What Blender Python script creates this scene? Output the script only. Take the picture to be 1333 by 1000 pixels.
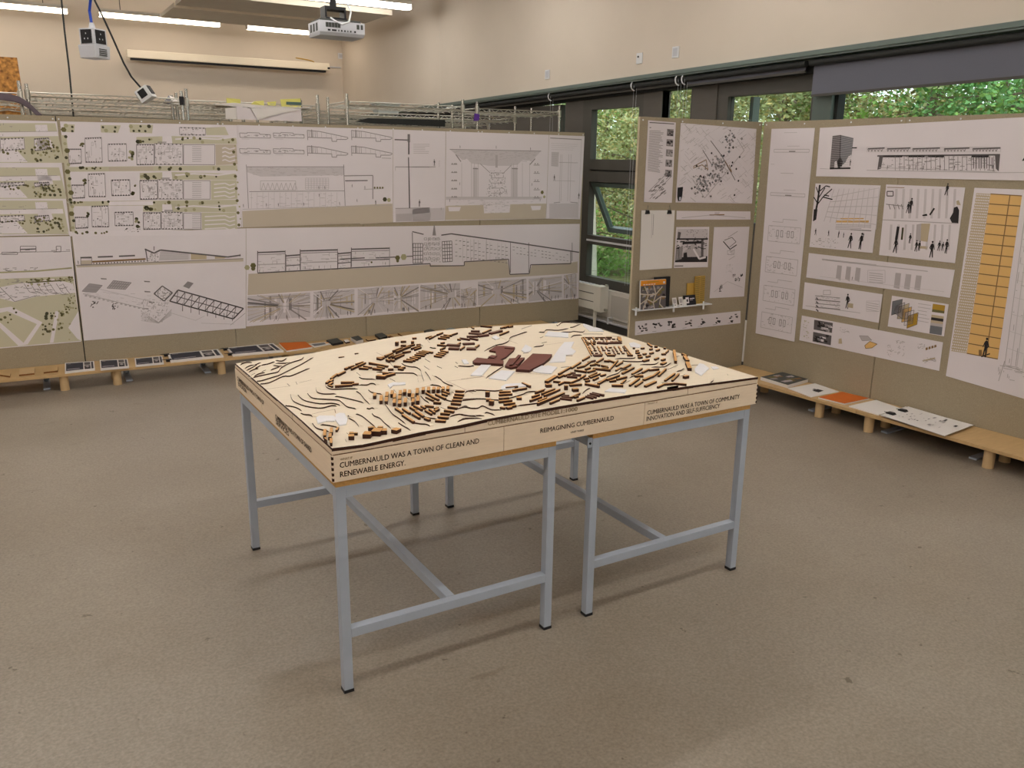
import bpy, bmesh, math, random
from mathutils import Vector, Matrix
V = Vector
S = bpy.context.scene
COL = S.collection
for o in list(bpy.data.objects):
    bpy.data.objects.remove(o, do_unlink=True)

# ---------------------------------------------------------------- camera
CAM = V((-0.81569, -2.47512, 1.82243))
FWD = V((0.49597, 0.82821, -0.26092)).normalized()
RT = V((0.85970, -0.51062, 0.01334)).normalized()
UP = RT.cross(FWD).normalized()
FPX = 1086.87
cd = bpy.data.cameras.new('camera')
cam = bpy.data.objects.new('camera', cd)
COL.objects.link(cam)
cam.matrix_world = Matrix(((RT.x, UP.x, -FWD.x, CAM.x), (RT.y, UP.y, -FWD.y, CAM.y), (RT.z, UP.z, -FWD.z, CAM.z), (0, 0, 0, 1)))
cd.sensor_fit = 'HORIZONTAL'
cd.sensor_width = 36.0
cd.lens = FPX / 1333 * 36.0
cd.clip_start = 0.05
cd.clip_end = 200
S.camera = cam

# ---------------------------------------------------------------- sky, exposure
LAMP = 19.2          # strength of the fluorescent tubes
SKY = 3.2
S.view_settings.view_transform = 'Standard'
S.view_settings.look = 'None'
S.view_settings.gamma = 1
S.view_settings.use_curve_mapping = False
S.view_settings.exposure = 0.0
w = bpy.data.worlds.new('overcast_sky')
S.world = w
w.use_nodes = True
nt = w.node_tree
bg = nt.nodes['Background']
tc = nt.nodes.new('ShaderNodeTexCoord')
sx = nt.nodes.new('ShaderNodeSeparateXYZ')
cr = nt.nodes.new('ShaderNodeValToRGB')
cr.color_ramp.elements[0].position = 0.0
cr.color_ramp.elements[0].color = (0.80, 0.88, 0.92, 1)
cr.color_ramp.elements[1].position = 0.8
cr.color_ramp.elements[1].color = (0.92, 0.97, 1.0, 1)
nt.links.new(tc.outputs['Generated'], sx.inputs[0])
nt.links.new(sx.outputs['Z'], cr.inputs[0])
nt.links.new(cr.outputs[0], bg.inputs[0])
bg.inputs[1].default_value = SKY


# ---------------------------------------------------------------- materials
def lin(c):
    return tuple(((x / 255) / 12.92 if x / 255 <= 0.04045 else ((x / 255 + 0.055) / 1.055) ** 2.4) for x in c)


MATS = {}


def mat(name, rgb, rough=0.6, metal=0.0, noise=0.0, scale=8.0, bump=0.0, spec=0.3, emit=0.0, stretch=None, rgb2=None, detail=4.0):
    if name in MATS:
        return MATS[name]
    m = bpy.data.materials.new(name)
    m.use_nodes = True
    t = m.node_tree
    b = t.nodes['Principled BSDF']
    c = lin(rgb)
    b.inputs['Base Color'].default_value = (*c, 1)
    b.inputs['Roughness'].default_value = rough
    b.inputs['Metallic'].default_value = metal
    b.inputs['Specular IOR Level'].default_value = spec
    if emit:
        b.inputs['Emission Color'].default_value = (*c, 1)
        b.inputs['Emission Strength'].default_value = emit
    if noise or bump or rgb2:
        co = t.nodes.new('ShaderNodeTexCoord')
        mp = t.nodes.new('ShaderNodeMapping')
        t.links.new(co.outputs['Object'], mp.inputs[0])
        if stretch:
            mp.inputs['Scale'].default_value = stretch
        n = t.nodes.new('ShaderNodeTexNoise')
        n.inputs['Scale'].default_value = scale
        n.inputs['Detail'].default_value = detail
        t.links.new(mp.outputs[0], n.inputs['Vector'])
        r = t.nodes.new('ShaderNodeValToRGB')
        r.color_ramp.elements[0].position = 0.3
        r.color_ramp.elements[1].position = 0.7
        c2 = lin(rgb2) if rgb2 else c
        r.color_ramp.elements[0].color = (*[x * (1 - noise) for x in c2], 1)
        r.color_ramp.elements[1].color = (*[min(1, x * (1 + noise)) for x in c], 1)
        t.links.new(n.outputs['Fac'], r.inputs[0])
        t.links.new(r.outputs[0], b.inputs['Base Color'])
        if bump:
            bp = t.nodes.new('ShaderNodeBump')
            bp.inputs['Strength'].default_value = bump
            bp.inputs['Distance'].default_value = 0.004
            t.links.new(n.outputs['Fac'], bp.inputs['Height'])
            t.links.new(bp.outputs[0], b.inputs['Normal'])
    MATS[name] = m
    return m


def concrete():
    m = mat('polished_concrete', (146, 135, 121), rough=0.42, spec=0.35)
    t = m.node_tree
    b = t.nodes['Principled BSDF']
    co = t.nodes.new('ShaderNodeTexCoord')

    def noise(scale, detail, lo, hi, c0, c1, stretch=None):
        mp = t.nodes.new('ShaderNodeMapping')
        if stretch:
            mp.inputs['Scale'].default_value = stretch
            mp.inputs['Rotation'].default_value = (0, 0, 0.5)
        t.links.new(co.outputs['Object'], mp.inputs[0])
        n = t.nodes.new('ShaderNodeTexNoise')
        n.inputs['Scale'].default_value = scale
        n.inputs['Detail'].default_value = detail
        n.inputs['Roughness'].default_value = 0.65
        t.links.new(mp.outputs[0], n.inputs['Vector'])
        r = t.nodes.new('ShaderNodeValToRGB')
        r.color_ramp.elements[0].position = lo
        r.color_ramp.elements[1].position = hi
        r.color_ramp.elements[0].color = (*c0, 1)
        r.color_ramp.elements[1].color = (*c1, 1)
        t.links.new(n.outputs['Fac'], r.inputs[0])
        return n, r
    n1, r1 = noise(0.9, 8, 0.3, 0.72, lin((141, 130, 116)), lin((158, 149, 137)))
    n2, r2 = noise(85, 8, 0.34, 0.68, (0.80, 0.80, 0.80), (1.18, 1.18, 1.18))
    n3, r3 = noise(3.0, 10, 0.64, 0.74, (1, 1, 1), (0.74, 0.72, 0.70), (1, 2.5, 1))     # dark drag marks
    n4, r4 = noise(14.0, 3, 0.70, 0.73, (1, 1, 1), (0.55, 0.53, 0.50))                  # small spots
    n5, r5 = noise(0.35, 4, 0.35, 0.65, (0.93, 0.93, 0.94), (1.05, 1.04, 1.03))
    prev = r1.outputs[0]
    for r in (r2, r3, r4, r5):
        mx = t.nodes.new('ShaderNodeMix')
        mx.data_type = 'RGBA'
        mx.blend_type = 'MULTIPLY'
        mx.inputs[0].default_value = 1.0
        t.links.new(prev, mx.inputs[6])
        t.links.new(r.outputs[0], mx.inputs[7])
        prev = mx.outputs[2]
    t.links.new(prev, b.inputs['Base Color'])
    rr = t.nodes.new('ShaderNodeMapRange')
    rr.inputs[3].default_value = 0.27
    rr.inputs[4].default_value = 0.44
    t.links.new(n1.outputs['Fac'], rr.inputs[0])
    t.links.new(rr.outputs[0], b.inputs['Roughness'])
    return m


M_FLOOR = concrete()
M_WALL = mat('painted_plaster', (217, 206, 193), rough=0.85, noise=0.02, scale=2.0, spec=0.15)
M_WALLLOW = mat('white_plaster_below_windows', (226, 222, 216), rough=0.8, noise=0.02, scale=3.0, spec=0.15)
M_CEIL = mat('ceiling_paint', (205, 198, 188), rough=0.9, noise=0.02, scale=2.0, spec=0.1)
M_BOARD = mat('grey_brown_pinboard', (164, 152, 131), rough=0.9, noise=0.10, scale=160, bump=0.15, spec=0.1, detail=2)
M_BOARDEDGE = mat('pale_board_edge', (196, 182, 158), rough=0.8, noise=0.05, scale=40)
M_PAPER = mat('drawing_paper', (224, 217, 222), rough=0.75, noise=0.012, scale=3.0, spec=0.15)
M_STEEL = mat('grey_painted_steel', (171, 180, 195), rough=0.42, noise=0.03, scale=12, spec=0.4)
M_MDF = mat('orange_brown_mdf', (196, 152, 92), rough=0.7, noise=0.10, scale=120, detail=2)
M_PLY = mat('pale_plywood_sheet', (231, 217, 196), rough=0.6, noise=0.035, scale=14, stretch=(1, 7, 1), spec=0.25)
M_PLYF = mat('pale_plywood_face', (234, 214, 190), rough=0.6, noise=0.03, scale=18, stretch=(1, 1, 8), spec=0.25)
M_BURNT = mat('laser_burnt_edge', (60, 33, 21), rough=0.8, noise=0.2, scale=90)
M_BURNT2 = mat('brown_cut_edge', (128, 84, 44), rough=0.8, noise=0.15, scale=90)
M_ENGR = mat('engraved_lettering', (72, 50, 36), rough=0.9)
M_ENGRL = mat('lightly_engraved_lettering', (182, 152, 112), rough=0.9)
M_BLOCKTOP = mat('cut_wood_top', (208, 156, 94), rough=0.65, noise=0.12, scale=70)
M_BLOCKDARK = mat('dark_stained_wood_top', (136, 104, 84), rough=0.65, noise=0.12, scale=70)
M_MEGA = mat('dark_red_brown_board', (112, 58, 46), rough=0.6, noise=0.05, scale=60)
M_MEGAEDGE = mat('dark_red_brown_edge', (70, 36, 30), rough=0.7)
M_WHITEPIECE = mat('white_card_cutout', (228, 226, 230), rough=0.5, noise=0.02, scale=30)
M_BENCH = mat('birch_plywood_bench', (196, 164, 118), rough=0.5, noise=0.06, scale=10, stretch=(1, 6, 1))
M_BENCHLEG = mat('pale_wood_post', (206, 176, 134), rough=0.55, noise=0.05, scale=14, stretch=(4, 4, 1))
M_BLACK = mat('black_plastic', (28, 28, 32), rough=0.5)
M_NAVY = mat('navy_print_cover', (48, 50, 66), rough=0.5, noise=0.03, scale=30)
M_WHITEP = mat('white_sheet', (226, 222, 220), rough=0.65)
M_ORANGE = mat('orange_cover', (206, 104, 32), rough=0.5, noise=0.03, scale=30)
M_CHAR = mat('charcoal_cover', (72, 74, 72), rough=0.6, noise=0.05, scale=30)
M_CHROME = mat('chrome_wire', (190, 188, 180), rough=0.28, metal=0.9, spec=0.5)
M_POST = mat('chrome_post', (196, 196, 192), rough=0.25, metal=0.85)
M_FRAME = mat('dark_grey_window_frame', (76, 74, 70), rough=0.5, noise=0.03, scale=8)
M_FRAMEG = mat('green_grey_frame', (92, 104, 100), rough=0.45, noise=0.03, scale=8)
M_PANEL = mat('dark_infill_panel', (88, 84, 80), rough=0.6, noise=0.04, scale=6, stretch=(1, 1, 4))
M_TRIM = mat('grey_green_head_trim', (104, 118, 114), rough=0.4)
M_DARK = mat('dark_recess_board', (42, 44, 44), rough=0.7)
M_BLIND = mat('blue_grey_blind_fabric', (104, 106, 118), rough=0.85, noise=0.03, scale=200)
M_WHITEPL = mat('white_plastic', (222, 224, 228), rough=0.4)
M_GREYPL = mat('pale_grey_plastic', (196, 198, 206), rough=0.4)
M_RADIATOR = mat('white_enamel', (228, 224, 214), rough=0.35)
M_BLUE = mat('blue_cable_sheath', (38, 72, 176), rough=0.45)
M_TUBE = mat('fluorescent_tube_glow', (255, 250, 243), rough=0.4, emit=LAMP)
M_TUBEFAR = mat('dimmer_tube_glow', (255, 238, 214), rough=0.4, emit=LAMP * 0.42)
M_HOUSING = mat('lamp_housing', (224, 220, 212), rough=0.4)
M_RAFT = mat('acoustic_raft', (216, 210, 200), rough=0.9, noise=0.02, scale=6)
M_SCREEN = mat('screen_case', (236, 226, 208), rough=0.45)
M_OSB = mat('oriented_strand_board', (188, 134, 70), rough=0.75, noise=0.3, scale=26, rgb2=(128, 84, 40), detail=3)
M_PURPLE = mat('dark_purple_board', (84, 72, 80), rough=0.6, noise=0.04, scale=20)
M_YELLOW = mat('pale_yellow_paper', (228, 224, 130), rough=0.7)
M_YSAMPLE = mat('ochre_sample', (196, 158, 76), rough=0.6, noise=0.05, scale=50)
M_SKIRT = mat('dark_skirting', (70, 68, 66), rough=0.6)
M_GREYPANEL = mat('grey_wall_panel', (196, 192, 186), rough=0.7)

mg = bpy.data.materials.new('window_glass')
mg.use_nodes = True
t = mg.node_tree
for n in list(t.nodes):
    t.nodes.remove(n)
out = t.nodes.new('ShaderNodeOutputMaterial')
tr = t.nodes.new('ShaderNodeBsdfTransparent')
tr.inputs[0].default_value = (0.93, 0.97, 0.96, 1)
gl = t.nodes.new('ShaderNodeBsdfGlossy')
gl.inputs['Roughness'].default_value = 0.02
lw = t.nodes.new('ShaderNodeLayerWeight')
lw.inputs[0].default_value = 0.5
pw = t.nodes.new('ShaderNodeMath')
pw.operation = 'POWER'
pw.inputs[1].default_value = 5.0
fr = t.nodes.new('ShaderNodeMath')
fr.operation = 'MULTIPLY_ADD'
fr.inputs[1].default_value = 0.6
fr.inputs[2].default_value = 0.03
t.links.new(lw.outputs['Facing'], pw.inputs[0])
t.links.new(pw.outputs[0], fr.inputs[0])
mx = t.nodes.new('ShaderNodeMixShader')
t.links.new(fr.outputs[0], mx.inputs[0])
t.links.new(tr.outputs[0], mx.inputs[1])
t.links.new(gl.outputs[0], mx.inputs[2])
t.links.new(mx.outputs[0], out.inputs[0])
M_GLASS = mg

INK = {
    'k': mat('ink_black', (46, 42, 44), rough=0.7), 'd': mat('ink_dark_grey', (100, 94, 96), rough=0.7),
    'g': mat('ink_grey', (146, 139, 141), rough=0.7), 'l': mat('ink_light_grey', (183, 176, 179), rough=0.7),
    'p': mat('ink_pale_grey', (203, 196, 200), rough=0.7), 'w': mat('ink_white', (226, 219, 224), rough=0.7),
    'v': mat('ink_sage', (198, 193, 170), rough=0.7), 'V': mat('ink_sage_deep', (172, 167, 134), rough=0.7),
    'b': mat('ink_beige', (196, 184, 168), rough=0.7), 'B': mat('ink_sand', (190, 174, 148), rough=0.7),
    't': mat('ink_olive', (110, 104, 68), rough=0.7), 'o': mat('ink_ochre', (224, 182, 116), rough=0.7),
    'O': mat('ink_orange', (226, 146, 40), rough=0.6), 'q': mat('ink_brown', (136, 106, 70), rough=0.7),
    'n': mat('ink_navy', (48, 50, 66), rough=0.5), 'y': mat('ink_mustard', (176, 140, 50), rough=0.6),
    'e': mat('ink_green_dark', (78, 76, 56), rough=0.7), 's': mat('ink_slate', (112, 114, 120), rough=0.7),
}


# ---------------------------------------------------------------- helpers
def ray(px, py):
    return FWD + RT * ((px - 666.5) / FPX) + UP * ((500 - py) / FPX)


def on_z(px, py, z):
    """the point at height z that the photograph shows at a pixel"""
    d = ray(px, py)
    return CAM + d * ((z - CAM.z) / d.z)


def at_depth(px, py, depth):
    return CAM + ray(px, py) * depth


class Plane:
    """a flat surface: origin, two axes and the normal that faces the room"""
    def __init__(s, O, u, v, n):
        s.O, s.u, s.v, s.n = V(O), V(u).normalized(), V(v).normalized(), V(n).normalized()

    def hit(s, px, py, off=0.0):
        d = ray(px, py)
        o = s.O + s.n * off
        P = CAM + d * (((o - CAM).dot(s.n)) / d.dot(s.n))
        return ((P - s.O).dot(s.u), (P - s.O).dot(s.v))

    def pt(s, a, b, off=0.0):
        return s.O + s.u * a + s.v * b + s.n * off


def vplane(x, y, deg):
    a = math.radians(deg)
    u = V((math.cos(a), math.sin(a), 0))
    return Plane((x, y, 0), u, (0, 0, 1), (u.y, -u.x, 0))


LB = vplane(-0.39786, 5.12621, -1.952)              # the left run of boards, from the first joint
_ua = math.radians(-1.714)
RA = vplane(4.44869 - 1.22 * math.cos(_ua), 2.48758 - 1.22 * math.sin(_ua), -1.714)   # board facing us on the right
RB = vplane(4.44869, 2.48758, -86.918)              # right run of boards, from the corner
WW = vplane(4.7509, 4.4489, -90.0)                  # window wall
BKY = 12.95
BW = vplane(0, BKY, 0)                              # back wall
LBT, RBT, HB, BD = 2.0911, 2.128, 0.1422, 0.369


class MB:
    def __init__(s):
        s.v, s.f, s.m, s.mats = [], [], [], []

    def mi(s, m):
        if m not in s.mats:
            s.mats.append(m)
        return s.mats.index(m)

    def poly(s, pts, m):
        b = len(s.v)
        s.v += [tuple(p) for p in pts]
        s.f.append(tuple(range(b, b + len(pts))))
        s.m.append(s.mi(m))

    def prism(s, base, top, m, mtop=None, mbot=None):
        b = len(s.v)
        n = len(base)
        s.v += [tuple(p) for p in base] + [tuple(p) for p in top]
        i, it, ib = s.mi(m), s.mi(mtop or m), s.mi(mbot or m)
        for k in range(n):
            j = (k + 1) % n
            s.f.append((b + k, b + j, b + n + j, b + n + k))
            s.m.append(i)
        s.f.append(tuple(range(b + n, b + 2 * n)))
        s.m.append(it)
        s.f.append(tuple(range(b + n - 1, b - 1, -1)))
        s.m.append(ib)

    def box(s, lo, hi, m, mtop=None):
        x0, y0, z0 = lo
        x1, y1, z1 = hi
        s.prism([(x0, y0, z0), (x1, y0, z0), (x1, y1, z0), (x0, y1, z0)], [(x0, y0, z1), (x1, y0, z1), (x1, y1, z1), (x0, y1, z1)], m, mtop)

    def pbox(s, pl, a0, b0, a1, b1, o0, o1, m, mfront=None):
        """box on a Plane, o0 back offset, o1 front offset"""
        q = [(a0, b0), (a1, b0), (a1, b1), (a0, b1)]
        s.prism([pl.pt(a, b, o0) for a, b in q], [pl.pt(a, b, o1) for a, b in q], m, mfront)

    def cyl(s, p0, p1, r, m, n=10, r1=None, cap=True):
        p0, p1 = V(p0), V(p1)
        d = (p1 - p0).normalized()
        a = d.orthogonal().normalized()
        c = d.cross(a)
        r1 = r if r1 is None else r1
        s.prism([p0 + (a * math.cos(2 * math.pi * k / n) + c * math.sin(2 * math.pi * k / n)) * r for k in range(n)],
                [p1 + (a * math.cos(2 * math.pi * k / n) + c * math.sin(2 * math.pi * k / n)) * r1 for k in range(n)], m)

    def tube(s, pts, r, m, n=8):
        pts = [V(p) for p in pts]
        b = len(s.v)
        i = s.mi(m)
        a = None
        for k, p in enumerate(pts):
            d = (pts[min(k + 1, len(pts) - 1)] - pts[max(k - 1, 0)]).normalized()
            a = d.orthogonal().normalized() if a is None else (a - d * a.dot(d)).normalized()
            c = d.cross(a)
            s.v += [tuple(p + (a * math.cos(2 * math.pi * j / n) + c * math.sin(2 * math.pi * j / n)) * r) for j in range(n)]
        for k in range(len(pts) - 1):
            for j in range(n):
                q = (j + 1) % n
                s.f.append((b + k * n + j, b + k * n + q, b + (k + 1) * n + q, b + (k + 1) * n + j))
                s.m.append(i)
        s.f.append(tuple(b + j for j in range(n - 1, -1, -1)))
        s.m.append(i)
        e = b + (len(pts) - 1) * n
        s.f.append(tuple(e + j for j in range(n)))
        s.m.append(i)

    def text(s, txt, O, u, v, width, m, height=None, bold=0.016):
        """lettering as flat glyph faces: starts at O, runs along u, caps up v"""
        pts, tris = glyphs(txt)
        xs = [p[0] for p in pts]
        ys = [p[1] for p in pts]
        x0, x1, y0, y1 = min(xs), max(xs), min(ys), max(ys)
        k = width / (x1 - x0)
        ky = height / (y1 - min(0, y0) if y0 < -0.05 else y1) if height else k
        i = s.mi(m)
        for dx, dy in ((-bold, 0), (bold, 0), (0, bold)):        # struck three times: a bolder weight
            b = len(s.v)
            s.v += [tuple(V(O) + V(u) * ((x - x0 + dx) * k) + V(v) * ((y + dy) * ky)) for x, y in pts]
            for f in tris:
                s.f.append(tuple(b + q for q in f))
                s.m.append(i)

    def build(s, name, parent=None, origin=None, bevel=0.0, smooth=False, **tags):
        me = bpy.data.meshes.new(name)
        if origin is None:
            if parent is not None:
                origin = ORIG[parent.name]
            else:
                xs, ys, zs = zip(*s.v)
                origin = V(((min(xs) + max(xs)) / 2, (min(ys) + max(ys)) / 2, min(zs)))
        origin = V(origin)
        me.from_pydata([(x - origin.x, y - origin.y, z - origin.z) for x, y, z in s.v], [], s.f)
        for m in s.mats:
            me.materials.append(m)
        me.polygons.foreach_set('material_index', s.m)
        if smooth:
            me.polygons.foreach_set('use_smooth', [True] * len(s.f))
        me.update()
        o = bpy.data.objects.new(name, me)
        COL.objects.link(o)
        if parent is not None:
            o.parent = parent
            o.location = origin - ORIG[parent.name]
        else:
            o.location = origin
        ORIG[o.name] = origin
        if bevel:
            bv = o.modifiers.new('bevel', 'BEVEL')
            bv.width = bevel
            bv.segments = 2
            bv.limit_method = 'ANGLE'
        for k, val in tags.items():
            o[k] = val
        return o


ORIG = {}
_gc = {}


def glyphs(txt):
    if txt in _gc:
        return _gc[txt]
    c = bpy.data.curves.new('txt', 'FONT')
    c.body = txt
    c.size = 1.0
    c.resolution_u = 2
    o = bpy.data.objects.new('txt', c)
    COL.objects.link(o)
    bpy.context.view_layer.update()
    me = o.evaluated_get(bpy.context.evaluated_depsgraph_get()).to_mesh()
    pts = [(v.co.x, v.co.y) for v in me.vertices]
    fs = [tuple(p.vertices) for p in me.polygons]
    bpy.data.objects.remove(o)
    bpy.data.curves.remove(c)
    _gc[txt] = (pts, fs)
    return pts, fs


def thing(name, label, cat, loc, group=None):
    o = bpy.data.objects.new(name, None)
    o.empty_display_size = 0.1
    COL.objects.link(o)
    o.location = V(loc)
    ORIG[o.name] = V(loc)
    o['label'] = label
    o['category'] = cat
    if group:
        o['group'] = group
    return o


def tag(o, label, cat, group=None):
    o['label'] = label
    o['category'] = cat
    if group:
        o['group'] = group
    return o


def struct(mb, name, parent=None, **k):
    o = mb.build(name, parent, **k)
    o['kind'] = 'structure'
    return o


def copy_tree(o, delta, parent=None):
    c = o.copy()
    COL.objects.link(c)
    if parent is None:
        c.location = o.location + V(delta)
    else:
        c.parent = parent
    ORIG[c.name] = ORIG[o.name] + V(delta)
    for ch in list(o.children):
        copy_tree(ch, delta, c)
    return c


def K(ox, oy, sc):
    """coordinates read off an enlargement of the photograph"""
    return lambda pts: [(ox + x / sc, oy + y / sc) for x, y in pts]


# ================================================================ THE SETTING
mb = MB()
mb.box((-7, -6, -0.12), (5.2, 13.1, 0), M_FLOOR)
struct(mb, 'floor')
CEILZ = 4.35
mb = MB()
mb.box((-7, -6, CEILZ), (5.2, 13.1, CEILZ + 0.15), M_CEIL)
struct(mb, 'ceiling')
mb = MB()
mb.box((-7, BKY, 0), (4.9, BKY + 0.15, CEILZ), M_WALL)
struct(mb, 'wall_back')
mb = MB()
mb.box((-7.15, -6, 0), (-7, 13.1, CEILZ), M_WALL)
struct(mb, 'wall_left')
mb = MB()
mb.box((-7, -6.15, 0), (5.2, -6, CEILZ), M_WALL)
struct(mb, 'wall_near')


def ztrim(s):                   # the window head runs very slightly out of level
    return 2.619 + 0.0155 * s


SA, SB = -8.52, 10.4
mb = MB()
mb.prism([WW.pt(SA, ztrim(SA) - 0.02, -0.25), WW.pt(SB, ztrim(SB) - 0.02, -0.25), WW.pt(SB, CEILZ, -0.25), WW.pt(SA, CEILZ, -0.25)],
         [WW.pt(SA, ztrim(SA) - 0.02, 0), WW.pt(SB, ztrim(SB) - 0.02, 0), WW.pt(SB, CEILZ, 0), WW.pt(SA, CEILZ, 0)], M_WALL)
mb.pbox(WW, -4.49, 2.55, -4.485, CEILZ, 0, 0.001, M_RAFT)
struct(mb, 'wall_right')
mb = MB()
mb.pbox(WW, SA, 0, SB, 0.44, -0.2, 0, M_WALLLOW)
struct(mb, 'wall_below_windows')
mb = MB()
mb.pbox(WW, SA, 0, SB, 0.075, 0, 0.012, M_SKIRT)
struct(mb, 'baseboard_right')
mb = MB()
mb.box((-7, BKY - 0.012, 0), (4.6, BKY, 0.09), M_SKIRT)
struct(mb, 'baseboard_back')


def slab_s(mb, s0, s1, zt0, zb0, o0, o1, m):
    """bar along the window wall that follows the sloping head; zt0, zb0 = offsets from the head line"""
    q = [(s0, ztrim(s0) + zb0), (s1, ztrim(s1) + zb0), (s1, ztrim(s1) + zt0), (s0, ztrim(s0) + zt0)]
    mb.prism([WW.pt(a, b, o0) for a, b in q], [WW.pt(a, b, o1) for a, b in q], m)


mb = MB()
slab_s(mb, SA, SB, 0.0, -0.035, -0.02, 0.10, M_TRIM)
slab_s(mb, SA, SB, -0.035, -0.05, -0.02, 0.085, M_TRIM)
struct(mb, 'trim_1')
mb = MB()
slab_s(mb, SA, SB, -0.05, -0.15, -0.16, -0.03, M_DARK)
struct(mb, 'trim_2')

# window frame members and panes: s range, z range
FO0, FO1 = -0.14, -0.06


def wbar(mb, s0, s1, z0, z1, m=M_FRAME, o0=FO0, o1=FO1):
    mb.pbox(WW, s0, z0, s1, z1, o0, o1, m)


def zt(s):
    return ztrim(s) - 0.13


# bay beside the long board: window 1 (fixed top pane, open sash, fixed low pane)
mb = MB()
wbar(mb, -1.02, -0.86, 0.44, zt(-.9))
wbar(mb, -0.045, 0.03, 0.44, zt(0))
wbar(mb, -0.86, -0.045, 2.345, zt(0))
wbar(mb, -0.86, -0.045, 1.715, 1.825)
wbar(mb, -0.86, -0.045, 1.585, 1.70, M_FRAME, -0.13, -0.05)
wbar(mb, -0.86, -0.045, 1.69, 1.72, M_DARK, -0.13, -0.08)
wbar(mb, -0.86, -0.045, 0.90, 1.00)
wbar(mb, -0.86, -0.045, 0.935, 0.955, M_WHITEPL, -0.07, -0.05)
wbar(mb, -0.86, -0.045, 0.44, 0.54)
w1 = struct(mb, 'window_1')
mb = MB()
for z0, z1 in ((1.825, 2.345), (0.54, 0.90)):
    mb.pbox(WW, -0.86, z0, -0.045, z1, -0.105, -0.099, M_GLASS)
mb.build('pane', w1)
# the open sash: hinged at its head, foot pushed out
mb = MB()
hz, fz, fo = 1.585, 1.03, -0.38
sv = (WW.pt(0, fz, fo) - WW.pt(0, hz, -0.1))
sl = sv.length
SP = Plane(WW.pt(0, hz, -0.1), WW.u, sv, WW.u.cross(sv.normalized()) * -1)
for a0, b0, a1, b1 in ((-0.86, 0, -0.80, sl), (-0.105, 0, -0.045, sl), (-0.80, 0, -0.105, 0.05), (-0.80, sl - 0.06, -0.105, sl)):
    mb.pbox(SP, a0, b0, a1, b1, -0.025, 0.025, M_FRAMEG)
sash = mb.build('sash', w1)
mb = MB()
mb.pbox(SP, -0.80, 0.05, -0.105, sl - 0.06, -0.004, 0.002, M_GLASS)
mb.build('pane', sash)
mb = MB()
mb.pbox(SP, -0.16, sl - 0.05, -0.06, sl - 0.02, 0.025, 0.05, M_WHITEPL)
mb.build('handle', sash)
# dark panels and narrow slit behind the wire racks
mb = MB()
mb.pbox(WW, -8.4, 0.44, -1.47, zt(-4), -0.16, -0.06, M_PANEL)
struct(mb, 'wall_panel_1')
mb = MB()
mb.pbox(WW, -1.47, 0.44, -1.37, 2.02, -0.16, -0.06, M_PANEL)
mb.pbox(WW, -1.37, 0.44, -1.02, zt(-1.2), -0.16, -0.06, M_PANEL)
struct(mb, 'wall_panel_2')
mb = MB()
mb.pbox(WW, -1.47, 2.02, -1.37, zt(-1.4), -0.105, -0.099, M_GLASS)
struct(mb, 'window_2')
mb = MB()
mb.pbox(WW, 0.03, 0.44, 0.31, zt(0.2), -0.16, -0.05, M_PANEL)
struct(mb, 'wall_panel_3')
# window 3: slim pane with pale blind showing at its head
mb = MB()
wbar(mb, 0.29, 0.31, 0.44, zt(.3), M_DARK)
wbar(mb, 0.71, 0.74, 0.44, zt(.7))
wbar(mb, 0.31, 0.71, 1.2, 1.3)
w3 = struct(mb, 'window_3')
mb = MB()
mb.pbox(WW, 0.31, 1.3, 0.71, zt(.5), -0.105, -0.099, M_GLASS)
mb.build('pane', w3)
mb = MB()
mb.pbox(WW, 0.74, 0.44, 1.06, zt(.9), -0.16, -0.05, M_PANEL)
struct(mb, 'wall_panel_4')
# window 4
mb = MB()
wbar(mb, 1.06, 1.19, 0.44, zt(1.1), M_FRAME)
wbar(mb, 1.19, 2.11, 2.375, zt(1.7))
wbar(mb, 1.19, 2.11, 1.2, 1.3)
wbar(mb, 2.11, 2.16, 0.44, zt(2.1), M_FRAME, -0.14, -0.06)
wbar(mb, 2.16, 2.34, 0.44, zt(2.2), M_FRAMEG, -0.14, -0.02)
wbar(mb, 2.34, 2.37, 0.44, zt(2.3), M_DARK)
w4 = struct(mb, 'window_4')
mb = MB()
mb.pbox(WW, 1.19, 1.3, 2.11, 2.375, -0.105, -0.099, M_GLASS)
mb.build('pane', w4)
mb = MB()
mb.pbox(WW, 1.30, 1.3, 1.34, 2.375, -0.30, -0.22, M_FRAMEG)
mb.build('outer_fin', w4)
# window 5: long pane, and its neighbours beyond the frame
mb = MB()
wbar(mb, 2.37, 6.6, 1.2, 1.3)
wbar(mb, 6.6, 6.9, 0.44, zt(6.7), M_FRAMEG)
wbar(mb, 6.9, 10.4, 1.2, 1.3)
w5 = struct(mb, 'window_5')
mb = MB()
mb.pbox(WW, 2.37, 1.3, 6.6, zt(4), -0.105, -0.099, M_GLASS)
mb.build('pane', w5)
mb = MB()
mb.pbox(WW, 6.9, 1.3, 10.4, zt(8), -0.105, -0.099, M_GLASS)
mb.build('pane', w5)
mb = MB()
mb.pbox(WW, 0.31, 0.44, 10.4, 1.2, -0.16, -0.06, M_PANEL)
struct(mb, 'wall_panel_5')


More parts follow.
